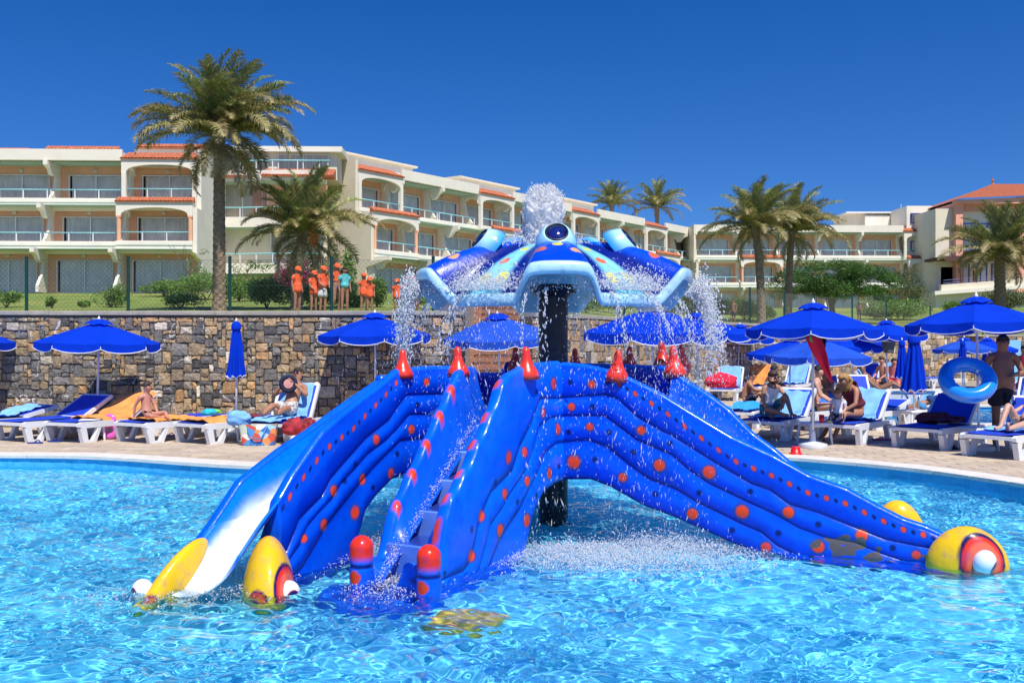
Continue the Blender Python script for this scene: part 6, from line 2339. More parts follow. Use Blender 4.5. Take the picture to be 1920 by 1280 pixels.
drape(RLO[4], .55, 1.4, .62, M_lblue, 42, 'light blue towel under the lying woman at the right edge', seed=25)
drape(RLO[5], .1, 1.7, .62, pm('bright_blue_cloth', (.01, .16, .70), .9, nz=.1), 12, 'strong blue towel under the dark haired woman', seed=26)
bundle('maroon_bag', 'maroon beach towel heap leaning on the raised blue back', 'towel', 1752, 786, 16.3, (.30, .16, .13), M_mar, 31)
bundle('white_paper', 'folded white magazine on the maroon towel', 'magazine', 1768, 795, 15.95, (.10, .05, .02), M_trim, 33)
FAR = [('far lounger with light blue towelled back, left of the orange one', 1352, 752, 1402, 738, 55, M_lblue), ('far lounger with orange towelled back', 1400, 746, 1455, 737, 55, M_otow),
       ('far lounger with pale blue back right of the seated men', 1470, 741, 1530, 733, 55, M_lblue), ('far lounger under the parasols near the wall', 1530, 736, 1600, 731, 12, None),
       ('blue backed lounger in the raised row by the wall, first from left', 1600, 738, 1655, 732, 66, None), ('blue backed lounger in the raised row by the wall, second from left', 1640, 736, 1690, 730, 55, M_lblue),
       ('blue backed lounger in the raised row by the wall, third from left', 1668, 732, 1722, 726, 55, M_lblue), ('flat white lounger near the wall right of the closed parasols', 1725, 728, 1790, 722, 0, None),
       ('blue lounger left of the reclining woman', 1620, 772, 1580, 757, 42, None), ('lounger of the reclining woman behind the steel rail', 1730, 764, 1640, 762, 55, M_lblue),
       ('far blue lounger right of the standing man', 1890, 752, 1950, 745, 12, None), ('far lounger with a hanging blue bag behind the standing man', 1900, 764, 1990, 757, 30, M_lblue),
       ('lounger beyond the right edge with a raised blue back', 1915, 800, 1975, 784, 55, M_lblue), ('low blue lounger by the back pool corner', 1600, 786, 1660, 778, 0, None)]
for i, (lb_, fx, fy, hx_, hy_, bk_, tw) in enumerate(FAR):
    f = G(fx, fy); h = G(hx_, hy_)
    o, _ = lounger(lb_, f, h, back=bk_)
    if tw: drape(o, .7, 1.88, .6, tw, bk_, 'towel on the ' + lb_.replace('with ', 'of ')[:70].rsplit(' ', 1)[0] if 0 else ['pale blue towel over the far back left of the orange towel', 'orange towel over the far raised back', 'pale blue towel on the far back right of the seated men', '', '', 'pale towel on the second lounger of the raised row', 'pale towel on the third lounger of the raised row', '', '', 'light blue towel under the reclining woman', '', 'pale towel hanging behind the standing man', 'pale towel on the lounger beyond the right edge', ''][i], seed=50 + i)

# cup, bottle, packet on the table
tb_ = (1527 - CX) / FPX * 16.2
cu = thing('red_cup', 'red cup on the white table under the large parasol', 'cup', (tb_ + .07, 16.05, .36))
MB().lathe([(.034, 0), (.04, .11), (.042, .112), (.038, .02)], 16).build('cup_body', M_redp, cu, smooth=True)
MB().lathe([(.043, .112), (.043, .13), (.01, .132)], 16).build('lid', M_redp, cu)
bo = thing('water_bottle', 'clear plastic water bottle beside the red cup', 'bottle', (tb_ - .06, 16.1, .36))
MB().lathe([(.032, 0), (.033, .1), (.03, .13), (.012, .16), (.012, .18)], 16).build('bottle_body', pm('clear_plastic', (.55, .7, .85), .1, nz=0, trans=.5), bo, smooth=True)
MB().lathe([(.014, .18), (.014, .195), (.002, .196)], 10).build('bottle_cap', M_sling, bo)
pk = thing('yellow_packet', 'yellow and white packet right of the red cup', 'packet', (tb_ + .2, 16.1, .36), .3)
MB().cbox(-.05, .05, -.03, .03, 0, .03, .004).build('packet_body', pm('packet_print', (.75, .65, .2), .5, nz=.4, ns=40), pk)
fb = G(1540, 824); fl_ = thing('lime_shoe', 'lime green water shoe under the mother lounger', 'shoe', (fb.x - .06, fb.y + .2, 0)); 
MB().ell((0, 0, .05), (.05, .11, .06), 12, 8).build('shoe_body', pm('lime_rubber', (.45, .7, .05), .5), fl_, smooth=True); MB().ell((0, .0, .015), (.055, .12, .018), 12, 6).build('sole', M_redp, fl_)

# steel pool ladder rails
M_steel = pm('polished_steel', (.7, .72, .74), .15, metal=1, nz=.03)
for i, px in enumerate((1662, 1722)):
    Yh = 20.2; x = (px - CX) / FPX * Yh
    h = thing('hand_rail', ['left curved steel hand rail at the edge of the back pool', 'right curved steel hand rail at the edge of the back pool'][i], 'hand rail', (x, Yh, 0), 0, None)
    pts = [(0, 0, -.02), (0, 0, .45), (.03, .02, .56), (.15, .1, .62), (.45, .3, .60), (.58, .4, .52), (.62, .5, .3), (.68, .62, -.3)]
    cc = catmull(pts, 6, closed=False)
    MB().tube([tuple(p) for p in cc], .022, 10).build('tube', M_steel, h, smooth=True)
    MB().lathe([(.05, 0), (.05, .012), (.025, .015)], 14).build('foot_plate', M_steel, h)
# raised light blue pool wall behind
M_ltb = pm('light_blue_paint', (.22, .55, .85), .6, nz=.05, stain=(1, .2, (.3, .5, .65)))
pw = thing('pool_wall', 'low light blue painted wall behind the reclining woman and the swim ring', 'wall', (8.0, 27.2, 0))
a, b_ = G(1455, 757), G(1790, 756)
MB().box(a.x, b_.x, a.y, a.y + .3, 0, .35).build('wall_body', M_ltb, pw, world=True)
MB().cbox(a.x - .02, b_.x + .02, a.y - .03, a.y + .33, .351, .39, .01).build('wall_cap', M_cop, pw, world=True)
c_ = G(1748, 757); MB().box(c_.x, c_.x + .55, a.y - .35, a.y - .005, 0, .345).build('buttress', M_ltb, pw, world=True)
# tall light blue panel and planter near the wall
bp = thing('blue_panel', 'tall pale blue board standing behind the standing man', 'board', tuple(G(1895, 716)))
g_ = G(1895, 716); MB().cbox(g_.x - .42, g_.x + .42, g_.y, g_.y + .12, 0, 1.75, .01).build('board', M_ltb, bp, world=True)
ob = thing('orange_box', 'small orange box at the foot of the far stone wall', 'box', tuple(G(1773, 713)))
g_ = G(1773, 713); MB().cbox(g_.x - .35, g_.x + .35, g_.y, g_.y + .3, 0, .28, .02).build('box_body', pm('orange_plastic', (.75, .22, .02), .5), ob, world=True)
kb = thing('wall_step', 'low pale stone step running along the foot of the far wall', 'step', tuple(G(1700, 714)))
g0, g1 = G(1560, 717), G(1790, 714)
MB().cbox(g0.x, g1.x, g0.y + .5, g0.y + .9, 0, .14, .01).build('step_body', M_cop, kb, world=True)
# ------------------------------------------------------------------ people
def skin_mat(name, c): return pm(name, c, .5, nz=.10, ns=9, bump=.05, bs=90)
SK = {'fair': skin_mat('fair_skin', (.58, .32, .22)), 'tan': skin_mat('tanned_skin', (.40, .19, .11)), 'dark': skin_mat('deep_tanned_skin', (.27, .12, .065)), 'pink': skin_mat('sunburnt_skin', (.55, .25, .17))}
HAIR = {'brown': pm('brown_hair', (.05, .028, .015), .5, nz=.4, ns=60, bump=.6, bs=120), 'black': pm('black_hair', (.012, .010, .009), .4, nz=.4, ns=60, bump=.6, bs=120),
        'blond': pm('blonde_hair', (.42, .24, .08), .45, nz=.4, ns=60, bump=.6, bs=120), 'ginger': pm('ginger_hair', (.30, .13, .04), .5, nz=.4, ns=60, bump=.6, bs=120)}
CL = {}
def cloth_m(name, c):
    if name not in CL: CL[name] = pm(name, c, .85, nz=.12, ns=12, bump=.3, bs=60, bd=.01)
    return CL[name]
M_orange = cloth_m('orange_jersey', (.90, .13, .035))
M_iris = pm('dark_eye', (.02, .012, .01), .2, nz=0); M_lips = pm('lips', (.40, .10, .08), .5, nz=0)
CAP_ME = {}

STAND = dict(pelvis=(0, 0, .95), spine=(0, 0, 1.12), chest=(0, 0, 1.30), nb=(0, .01, 1.45), neck=(0, 0, 1.51), head=(0, -.015, 1.60), top=(0, -.01, 1.68),
             shL=(.165, 0, 1.41), elL=(.22, .03, 1.13), wrL=(.22, -.05, .88), shR=(-.165, 0, 1.41), elR=(-.22, .03, 1.13), wrR=(-.22, -.05, .88),
             hiL=(.09, 0, .92), knL=(.10, -.015, .50), anL=(.105, .02, .08), toL=(.12, -.13, .03), hiR=(-.09, 0, .92), knR=(-.10, -.015, .50), anR=(-.105, .02, .08), toR=(-.12, -.13, .03))
# seated, origin on the seat, facing -y
SIT = dict(pelvis=(0, 0, .10), spine=(0, .03, .27), chest=(0, .02, .45), nb=(0, 0, .60), neck=(0, -.02, .66), head=(0, -.05, .75), top=(0, -.05, .83),
           shL=(.165, 0, .56), elL=(.22, -.08, .32), wrL=(.16, -.28, .20), shR=(-.165, 0, .56), elR=(-.22, -.08, .32), wrR=(-.16, -.28, .20),
           hiL=(.09, -.02, .09), knL=(.13, -.43, .13), anL=(.13, -.45, -.27), toL=(.14, -.58, -.33), hiR=(-.09, -.02, .09), knR=(-.13, -.43, .13), anR=(-.13, -.45, -.27), toR=(-.14, -.58, -.33))
EDGES = [('pelvis', 'spine'), ('spine', 'chest'), ('chest', 'nb'), ('nb', 'neck'), ('neck', 'head'), ('head', 'top'),
         ('nb', 'shL'), ('shL', 'elL'), ('elL', 'wrL'), ('nb', 'shR'), ('shR', 'elR'), ('elR', 'wrR'),
         ('pelvis', 'hiL'), ('hiL', 'knL'), ('knL', 'anL'), ('anL', 'toL'), ('pelvis', 'hiR'), ('hiR', 'knR'), ('knR', 'anR'), ('anR', 'toR')]
RAD = dict(pelvis=.155, spine=.138, chest=.160, nb=.095, neck=.060, head=.100, top=.088, sh=.066, el=.042, wr=.028, hi=.105, kn=.058, an=.038, to=.034)


def skin_obj(name, V, E, rad, roots, mat, parent, sub=2):
    me = bpy.data.meshes.new(name)
    me.from_pydata([tuple(v) for v in V], E, [])
    me.materials.append(mat)
    o = mko(name, me, parent)
    bm = bmesh.new(); bm.from_mesh(me)
    lay = bm.verts.layers.skin.verify()
    bm.verts.ensure_lookup_table()
    for i, v in enumerate(bm.verts):
        r_ = rad[i]
        v[lay].radius = r_ if isinstance(r_, tuple) else (r_, r_)
        v[lay].use_root = i in roots
    bm.to_mesh(me); bm.free()
    m = o.modifiers.new('skin', 'SKIN'); m.use_smooth_shade = True; m.branch_smoothing = .6
    s = o.modifiers.new('subdivision', 'SUBSURF'); s.levels = s.render_levels = sub
    return o


def person(label, loc, rz, pose, h=1.75, skin='tan', hair='brown', clothes=(), fat=1.0, hands=False, cap=None, glasses=False, long_hair=False, look=None, group=None, cat='person', slim=1.0, sub=2):
    J = dict(pose)
    k = h / 1.75
    J = {a: Vector(b) * k for a, b in J.items()}
    root = thing('person', label, cat, tuple(loc), rz, group)
    names = list(J)
    V = [J[n] for n in names]; idx = {n: i for i, n in enumerate(names)}
    kid = 1.0 if h > 1.5 else 1.0 + (1.5 - h) * .35
    rad = []
    for n in names:
        r_ = RAD.get(n) or RAD[n[:2]]
        r_ *= k * slim
        if n in ('pelvis', 'spine', 'chest'): r_ *= fat
        if n == 'spine': r_ *= (1 + (fat - 1) * .8)
        if n in ('head', 'top'): r_ = RAD[n] * k * kid
        rad.append(r_)
    E = [(idx[a], idx[b]) for a, b in EDGES]
    # mid-limb bulges: calf and thigh, upper arm
    def mid(a, b, t, r):
        V.append(J[a].lerp(J[b], t)); rad.append(r * k * slim)
        E.remove((idx[a], idx[b])); i = len(V) - 1
        E.append((idx[a], i)); E.append((i, idx[b]))
    for s_ in 'LR':
        mid('hi' + s_, 'kn' + s_, .45, .076); mid('kn' + s_, 'an' + s_, .3, .054); mid('sh' + s_, 'el' + s_, .45, .046); mid('el' + s_, 'wr' + s_, .35, .038)
    roots = {idx['pelvis']}
    for s_ in 'LR':
        wr, el = J['wr' + s_], J['el' + s_]
        d = (wr - el).normalized()
        a = Vector((0, 0, 1)) if abs(d.z) < .8 else Vector((0, -1, 0))
        sd = d.cross(a).normalized(); nn = sd.cross(d)
        V.append(wr + d * .055 * k); rad.append((.030 * k, .018 * k)); pi = len(V) - 1; E.append((idx['wr' + s_], pi))
        if hands:
            for q, (off, L_) in enumerate(((-.030, .068), (-.010, .080), (.010, .075), (.029, .058))):
                b0 = wr + d * .045 * k + sd * off * k; b1 = wr + d * (.085 + L_ * .4) * k + sd * off * 1.25 * k; b2 = b1 + (d * .7 - nn * .5) * L_ * .55 * k
                i0 = len(V); V.extend([b0, b1, b2]); rad.extend([.010 * k, .009 * k, .007 * k]); E.extend([(i0, i0 + 1), (i0 + 1, i0 + 2)]); roots.add(i0)
            b0 = wr + d * .02 * k + sd * -.018 * k; b1 = wr + d * .05 * k - sd * .05 * k; b2 = b1 + d * .035 * k - nn * .01 * k
            i0 = len(V); V.extend([b0, b1, b2]); rad.extend([.012 * k, .010 * k, .008 * k]); E.extend([(i0, i0 + 1), (i0 + 1, i0 + 2)]); roots.add(i0)
    skin_obj('body', V, E, rad, roots, SK[skin], root, sub)
    # head: face on the side it looks to
    hd, up = J['head'], (J['top'] - J['neck']).normalized()
    f = Vector(look).normalized() if look else Vector((0, -1, 0))
    f = (f - up * f.dot(up) * .7).normalized()
    sd = f.cross(up).normalized(); up2 = sd.cross(f)
    Mh = Matrix((sd, -f, up2)).transposed()
    s_ = k * kid
    c = hd + up2 * .03 * s_
    def hp_(x, y, z): return c + Mh @ (Vector((x, y, z)) * s_)
    fc = MB(); fc.tube([hp_(0, -.075, .03), hp_(0, -.103, -.005), hp_(0, -.085, -.018)], [.006 * s_, .014 * s_, .008 * s_], 6)
    fc.build('nose', SK[skin], root, smooth=True)
    for q in (-1, 1):
        MB().ell(hp_(q * .032, -.083, .02), (.012 * s_, .008 * s_, .007 * s_), 8, 6, Mh).build('eye', M_iris, root, smooth=True)
        MB().ell(hp_(q * .088, .0, .0), (.010 * s_, .018 * s_, .028 * s_), 8, 6, Mh).build('ear', SK[skin], root, smooth=True)
    MB().ell(hp_(0, -.080, -.045), (.022 * s_, .008 * s_, .006 * s_), 8, 6, Mh).build('mouth', M_lips, root, smooth=True)
    # hair: noisy cap over the skull with the face cut away
    n_, m_ = 28, 18; HV, HF = [], []
    for i in range(m_ + 1):
        ph_ = math.pi * i / m_
        for j in range(n_):
            t = 2 * math.pi * j / n_
            d = Vector((math.sin(ph_) * math.cos(t), math.sin(ph_) * math.sin(t), math.cos(ph_)))
            face = max(0, -d.y) 
            lim = -.15 - (.0 if not long_hair else .5)
            rr = 1 + .08 * noise.noise(d * 5 + Vector((h, px_seed(label), 0)))
            if (d.y < -.30 and d.z < .50) or d.z < lim: rr *= .35
            HV.append(hp_(d.x * .098 * rr, d.y * .108 * rr + .010, d.z * .108 * rr + .022))
    ii = np.arange((m_ + 1) * n_).reshape(m_ + 1, n_)
    HFa = np.stack([ii[:-1], ii[1:], np.roll(ii[1:], -1, 1), np.roll(ii[:-1], -1, 1)], -1).reshape(-1, 4)
    mk('hair', HV, HFa, HAIR[hair], root, smooth=True)
    if long_hair:
        lh = MB()
        dv = Vector(long_hair if isinstance(long_hair, tuple) else (0, .05, -1)) * s_
        for q in range(9):
            t = (q - 4) / 4
            p0 = hp_(t * .08, .06, .06); p1 = hp_(t * .105, .08, -.03); p2 = p1 + dv * .14 + sd * t * .02; p3 = p1 + dv * .27 + sd * t * .03
            lh.tube([p0, p1, p2, p3], [.03 * s_, .034 * s_, .028 * s_, .008 * s_], 6)
        lh.build('long_hair', HAIR[hair], root, smooth=True)
    if glasses:
        g = MB()
        for q in (-1, 1): g.ell(hp_(q * .033, -.095, .018), (.027 * s_, .008 * s_, .02 * s_), 10, 6, Mh)
        g.tube([hp_(-.09, -.02, .025), hp_(-.07, -.085, .028), hp_(0, -.1, .026), hp_(.07, -.085, .028), hp_(.09, -.02, .025)], .004 * s_, 4)
        g.build('sunglasses', M_dark, root, smooth=True)
    if cap:
        CV_, CF_ = [], []
        for i in range(9):
            ph_ = .02 + (math.pi / 2 * 1.08) * i / 8
            for j in range(28):
                t = 2 * math.pi * j / 28
                CV_.append(hp_(.112 * math.sin(ph_) * math.cos(t), .122 * math.sin(ph_) * math.sin(t) + .005, .118 * math.cos(ph_) + .03))
        ii = np.arange(9 * 28).reshape(9, 28)
        CF_ = np.stack([ii[:-1], ii[1:], np.roll(ii[1:], -1, 1), np.roll(ii[:-1], -1, 1)], -1).reshape(-1, 4)
        cp = mk('cap', CV_, CF_, cap, root, smooth=True)
        br = MB(); P_ = []
        arc = [R(a) for a in range(200, 341, 14)]
        top_ = [hp_(.105 * math.cos(a), .115 * math.sin(a), .035) for a in arc] + [hp_(.095 * math.cos(a), .115 * math.sin(a) - .085 * abs(math.sin(a)), .02) for a in reversed(arc)]
        bot = [v - up2 * .008 * s_ for v in top_]
        m2 = len(top_)
        br.add(top_ + bot, [tuple(range(m2)), tuple(range(2 * m2 - 1, m2 - 1, -1))] + [(i, i + m2, (i + 1) % m2 + m2, (i + 1) % m2) for i in range(m2)])
        br.build('cap_brim', cap, root)
    for kind, mat in clothes:
        pts, rr, ee = [], [], []
        def add(p, r): pts.append(p); rr.append(r); return len(pts) - 1
        g_ = .012 * k
        def J2(a, b, t): return J[a].lerp(J[b], t)
        if kind in ('shorts', 'briefs', 'long_shorts'):
            t_ = {'briefs': .14, 'shorts': .72, 'long_shorts': .98}[kind]
            a = add(J['pelvis'], RAD['pelvis'] * k * fat * slim + g_); w = add(J2('pelvis', 'spine', .35), RAD['pelvis'] * k * fat * slim * .97 + g_ * .5); ee.append((a, w))
            for s2 in 'LR':
                b = add(J['hi' + s2], RAD['hi'] * k * slim * 1.04 + g_ * (1.2 if t_ > .2 else .2)); ee.append((a, b))
                c2 = add(J2('hi' + s2, 'kn' + s2, t_), (.105 if t_ > .2 else .078) * k * slim + g_ * (2.2 if t_ > .2 else -.2)); ee.append((b, c2))
        elif kind in ('shirt', 'crop_shirt', 'long_shirt', 'top'):
            lo = {'shirt': J['pelvis'], 'crop_shirt': J2('spine', 'chest', .2), 'long_shirt': J2('pelvis', 'knL', .38) * .5 + J2('pelvis', 'knR', .38) * .5, 'top': J2('pelvis', 'spine', .5)}[kind]
            a = add(J['chest'], RAD['chest'] * k * slim * fat + g_ * 1.4)
            prev_ = a
            if kind != 'crop_shirt':
                b = add(J['spine'], RAD['spine'] * k * slim * fat * 1.1 + g_ * 2); ee.append((prev_, b)); prev_ = b
            if kind == 'long_shirt':
                b = add(J['pelvis'], RAD['pelvis'] * k * slim + g_ * 3.5); ee.append((prev_, b)); prev_ = b
            b = add(lo, (RAD['pelvis'] if kind != 'crop_shirt' else RAD['spine']) * k * slim * fat * (1.12 if kind == 'long_shirt' else 1) + g_ * 2.5); ee.append((prev_, b))
            n_b = add(J['nb'], RAD['nb'] * k * slim + g_ * .8); ee.append((a, n_b))
            for s2 in 'LR':
                b = add(J['sh' + s2], RAD['sh'] * k * slim + g_ * 1.3); ee.append((n_b, b))
                if kind != 'top':
                    c2 = add(J2('sh' + s2, 'el' + s2, .55), .052 * k * slim + g_ * 1.4); ee.append((b, c2))
        elif kind == 'bra':
            a = add(J['chest'] + Vector((0, 0, -.01)), RAD['chest'] * k * slim + g_ * .25); b = add(J2('chest', 'spine', .3), RAD['chest'] * k * slim * .93 + g_ * .2); ee.append((a, b))
        nm = {'long_shirt': 'shirt', 'crop_shirt': 'shirt', 'long_shorts': 'shorts', 'bra': 'bikini_top', 'briefs': 'swim_briefs', 'top': 'vest'}.get(kind, kind)
        skin_obj(nm, pts, ee, rr, {0}, mat, root, 2)
    return root, {a: root.location + Matrix.Rotation(rz, 3, 'Z') @ b for a, b in J.items()}


def px_seed(s): return (sum(ord(c) for c in s) % 97) / 7


def pose(base, **kw):
    d = dict(base); d.update(kw); return d


# --- orange-shirted group on the lawn
YG = 28.8
def lawn_person(label, px, ytop, Y=YG, **kw):
    x = (px - CX) / FPX * Y; z = ground_z(x, Y)
    h = CAMZ - (ytop - HY) / FPX * Y - z
    return person(label, (x, Y, z), kw.pop('rz', 0), kw.pop('pose', STAND), h=h, sub=1, **kw)


look_dn = dict(head=(0, -.04, 1.59), top=(0, -.05, 1.67))
armsfwd = dict(elL=(.20, -.06, 1.14), wrL=(.10, -.22, 1.02), elR=(-.20, -.06, 1.14), wrR=(-.10, -.22, 1.02))
lawn_person('boy in orange cap and long orange shirt, leftmost of the group above the wall', 557, 500, rz=R(55), clothes=[('long_shirt', M_orange)], cap=M_orange, skin='tan', pose=pose(STAND, **look_dn))
lawn_person('child in orange shirt half hidden behind the green fence post', 588, 508, rz=R(40), clothes=[('long_shirt', M_orange)], cap=M_orange, skin='tan', pose=pose(STAND, **look_dn, **armsfwd))
lawn_person('person in orange cap between the post and the girl in blue briefs', 605, 499, rz=R(50), clothes=[('shirt', M_orange), ('shorts', cloth_m('white_shorts', (.6, .6, .58)))], cap=M_orange, skin='tan', pose=pose(STAND, **look_dn, **armsfwd))
lawn_person('woman in orange cap, orange crop shirt and bright blue briefs', 631, 494, rz=R(45), clothes=[('crop_shirt', M_orange), ('briefs', cloth_m('blue_briefs', (.01, .10, .62)))], cap=M_orange, skin='tan', pose=pose(STAND, **look_dn, anR=(-.12, .18, .10), toR=(-.14, .06, .03), elR=(-.25, .08, 1.16), wrR=(-.30, -.02, .95)))
lawn_person('dark haired girl in a turquoise striped top', 646, 500, rz=R(35), clothes=[('shirt', cloth_m('turquoise_top', (.12, .55, .58)))], hair='brown', long_hair=True, skin='tan', pose=pose(STAND, **look_dn))
lawn_person('taller of the two small children in orange', 682, 513, rz=R(30), clothes=[('long_shirt', M_orange)], cap=M_orange, skin='tan', pose=pose(STAND, elL=(.26, .05, 1.16), wrL=(.14, -.12, 1.0), toR=(-.18, -.12, .03), anR=(-.15, .02, .08)))
lawn_person('shorter of the two small children in orange', 693, 520, rz=R(20), clothes=[('long_shirt', M_orange)], cap=M_orange, skin='tan', pose=pose(STAND, **look_dn))
lawn_person('small child in orange cap seen through the spray', 744, 524, rz=R(20), clothes=[('long_shirt', M_orange)], cap=M_orange, skin='tan')
lawn_person('child in orange cap beside the brunette under the left spout', 766, 519, rz=R(10), clothes=[('long_shirt', M_orange)], cap=M_orange, skin='tan')
lawn_person('brunette in an orange shirt at the left edge of the octopus head', 781, 505, rz=R(70), clothes=[('shirt', M_orange)], hair='brown', long_hair=True, skin='dark')
lawn_person('person whose tanned legs show under the octopus head', 843, 503, Y=29.5, rz=R(10), clothes=[('long_shorts', cloth_m('grey_shorts', (.2, .2, .2))), ('shirt', M_orange)], skin='tan')
lawn_person('ginger child in a blue shirt above the right hand parasol', 1225, 562, Y=27.6, rz=R(70), clothes=[('shirt', cloth_m('blue_shirt', (.02, .12, .45)))], hair='ginger', skin='fair')
lawn_person('tanned boy with a blue towel beside the round topiary', 1375, 561, Y=40, rz=R(-40), clothes=[('shorts', cloth_m('navy_cloth', (.01, .015, .05)))], skin='dark')
lawn_person('child in white cap and red patterned shirt near the tree trunk', 1611, 565, Y=62, rz=R(10), clothes=[('shirt', cloth_m('red_patterned_shirt', (.55, .28, .25))), ('shorts', cloth_m('grey_shorts', (.2, .2, .2)))], cap=cloth_m('white_cap', (.75, .75, .75)), skin='tan')

# --- left deck
xb = (278 - CX) / FPX * 16.75
boy = pose(SIT, spine=(0, .07, .26), chest=(0, .09, .44), nb=(0, .08, .58), neck=(0, .06, .65), head=(0, .02, .75), top=(0, .02, .83), shL=(.15, .09, .54), shR=(-.15, .09, .54),
           elR=(-.20, .22, .33), wrR=(-.20, .27, .06), elL=(.21, .02, .32), wrL=(.20, -.12, .12), knL=(.20, -.36, .16), anL=(.05, -.58, .05), toL=(.02, -.70, .04), knR=(-.22, -.34, .10), anR=(.06, -.36, .05), toR=(.15, -.42, .04))
person('brown haired boy sitting on the orange towel and looking right', (xb, 16.75, .365), R(62), boy, h=1.22, skin='pink', hair='brown', clothes=[('briefs', cloth_m('navy_cloth', (.01, .015, .05)))], hands=True, slim=.92, look=(.55, -.8, -.1))
# man reading: lounger frame, x towards the head
fL5 = L5.location; aL5 = L5.rotation_euler[2]
def bed(**k): return {a: (v[1], v[0], v[2]) for a, v in k.items()}
def lie(back, px_=1.15, z=.49, knee=(0, 0), arms=None, legs=None):
    """on a lounger: local -y is towards the feet, y grows to the head"""
    c, s = math.cos(R(back)), math.sin(R(back))
    def t(d, off=0.0, x=0): return (x, px_ + d * c - off * s, z + d * s + off * c)
    p = dict(pelvis=t(0), spine=t(.17), chest=t(.36), nb=t(.51), neck=t(.58, .01), head=t(.68, .04), top=t(.76, .05), shL=t(.47, 0, .165), shR=t(.47, 0, -.165))
    if arms == 'hold':
        p.update(elL=t(.22, .10, .30), wrL=t(.36, .27, .10), elR=t(.22, .10, -.30), wrR=t(.36, .27, -.10))
    elif arms == 'head':
        p.update(elL=t(.66, .12, .32), wrL=t(.74, .06, .10), elR=t(.2, .05, -.26), wrR=t(.0, .14, -.14))
    else:
        p.update(elL=t(.2, .0, .27), wrL=t(-.02, .06, .24), elR=t(.2, .0, -.27), wrR=t(-.02, .06, -.24))
    for s_, q in (('L', 1), ('R', -1)):
        kz = knee[0] if s_ == 'L' else knee[1]
        kd = math.sqrt(max(.01, .44 ** 2 - kz ** 2)); ad = math.sqrt(max(.01, .42 ** 2 - kz ** 2))
        p['hi' + s_] = (q * .09, px_ - .01, z); p['kn' + s_] = (q * .11, px_ - kd, z + kz - .02); p['an' + s_] = (q * .12, px_ - kd - ad, z - .04); p['to' + s_] = (q * .15, px_ - kd - ad - (.03 if kz < .15 else .13), z + (.08 if kz < .15 else -.05))
    return p
def on_lounger(o, rz_off=0): return tuple(o.location), o.rotation_euler[2] - R(90)
def swap(o, p, **kw):
    loc, rz = on_lounger(o)
    return person(kw.pop('label'), loc, rz, p, **kw)
root, J = swap(L5, lie(52, 1.08, .50, (.06, .10), arms='hold'), label='sunglassed man lying back and holding a round navy hat before his face', skin='tan', hair='brown', clothes=[('shorts', pm('patterned_shorts', (.5, .48, .45), .8, nz=.8, ns=25))], hands=True, glasses=True)
hc = (J['wrL'] + J['wrR']) / 2 + Vector((.0, -.05, -.01))
fdir = (Vector((0, 0, CAMZ)) - hc).normalized()
su = fdir.cross(Vector((0, 0, 1))).normalized(); sv = su.cross(fdir)
Mhat = Matrix((su, sv, fdir)).transposed()
ha = thing('sun_hat', 'round navy sun hat with pink centre held up by the reading man', 'hat', tuple(hc))
MB().lathe([(.155, .0), (.16, .01), (.10, .02), (.085, -.06), (.05, -.10), (.005, -.11)], 28, hc, None, Mhat).build('hat_body', pm('navy_straw', (.008, .014, .045), .8, nz=.3, ns=40), ha, smooth=True, world=True)
MB().lathe([(.082, .022), (.08, .026), (.01, .027)], 24, hc, None, Mhat).build('hat_lining', pm('pink_lining', (.65, .30, .25), .8), ha, world=True)

# --- right deck
xm = (1880 - CX) / FPX * 15.7
man = pose(STAND, head=(-.005, -.03, 1.60), elL=(.28, -.02, 1.16), wrL=(.08, -.27, 1.13), elR=(-.26, .0, 1.16), wrR=(-.30, -.16, 1.02), chest=(0, .0, 1.30), spine=(0, -.06, 1.10),
           shL=(.185, .01, 1.40), shR=(-.185, .01, 1.40), anL=(.16, .03, .08), toL=(.19, -.11, .03), knL=(.13, -.01, .50))
root, JM = person('shirtless older man in dark swim shorts standing at the right with a blue ring', (xm, 15.7, 0), R(-14), man, h=1.77, skin='dark', hair='black', clothes=[('shorts', cloth_m('black_swim_cloth', (.012, .014, .022)))], fat=1.2, hands=True, slim=1.10, look=(-.35, -.93, 0))
wt = MB(); wt.tube([JM['wrL'] + Vector((math.cos(a) * .0, math.cos(a) * .034, math.sin(a) * .034)) for a in np.linspace(0, 6.28, 14)], .008, 5); wt.build('watch', M_steel, root).location = -root.location
bpy.data.objects['watch'].parent = root
bpy.data.objects['watch'].matrix_parent_inverse = root.matrix_world.inverted()
bpy.data.objects['watch'].matrix_parent_inverse = (Matrix.Translation(root.location) @ Matrix.Rotation(R(-14), 4, 'Z')).inverted()
bpy.data.objects['watch'].location = (0, 0, 0)

wA = pose(SIT, knL=(.17, -.30, .40), anL=(.14, -.52, .06), toL=(.14, -.66, .05), knR=(-.22, -.34, .16), anR=(.02, -.45, .06), toR=(.12, -.50, .05), spine=(0, .0, .27), chest=(0, -.06, .43), nb=(0, -.12, .56), neck=(0, -.15, .62),
          head=(-.02, -.20, .70), top=(-.02, -.21, .78), shL=(.15, -.11, .53), shR=(-.15, -.11, .53), elL=(.20, -.30, .36), wrL=(.02, -.40, .22), elR=(-.22, -.16, .30), wrR=(-.16, -.28, .10))
person('woman in sunglasses and white halter sitting with one knee up on the left lounger', ((1440 - CX) / FPX * 17.3, 17.3, .37), R(20), wA, h=1.66, skin='tan', hair='brown', clothes=[('top', cloth_m('white_halter', (.6, .66, .75))), ('shorts', cloth_m('teal_shorts', (.03, .16, .2)))], glasses=True, hands=True, slim=.9)
wB = pose(SIT)
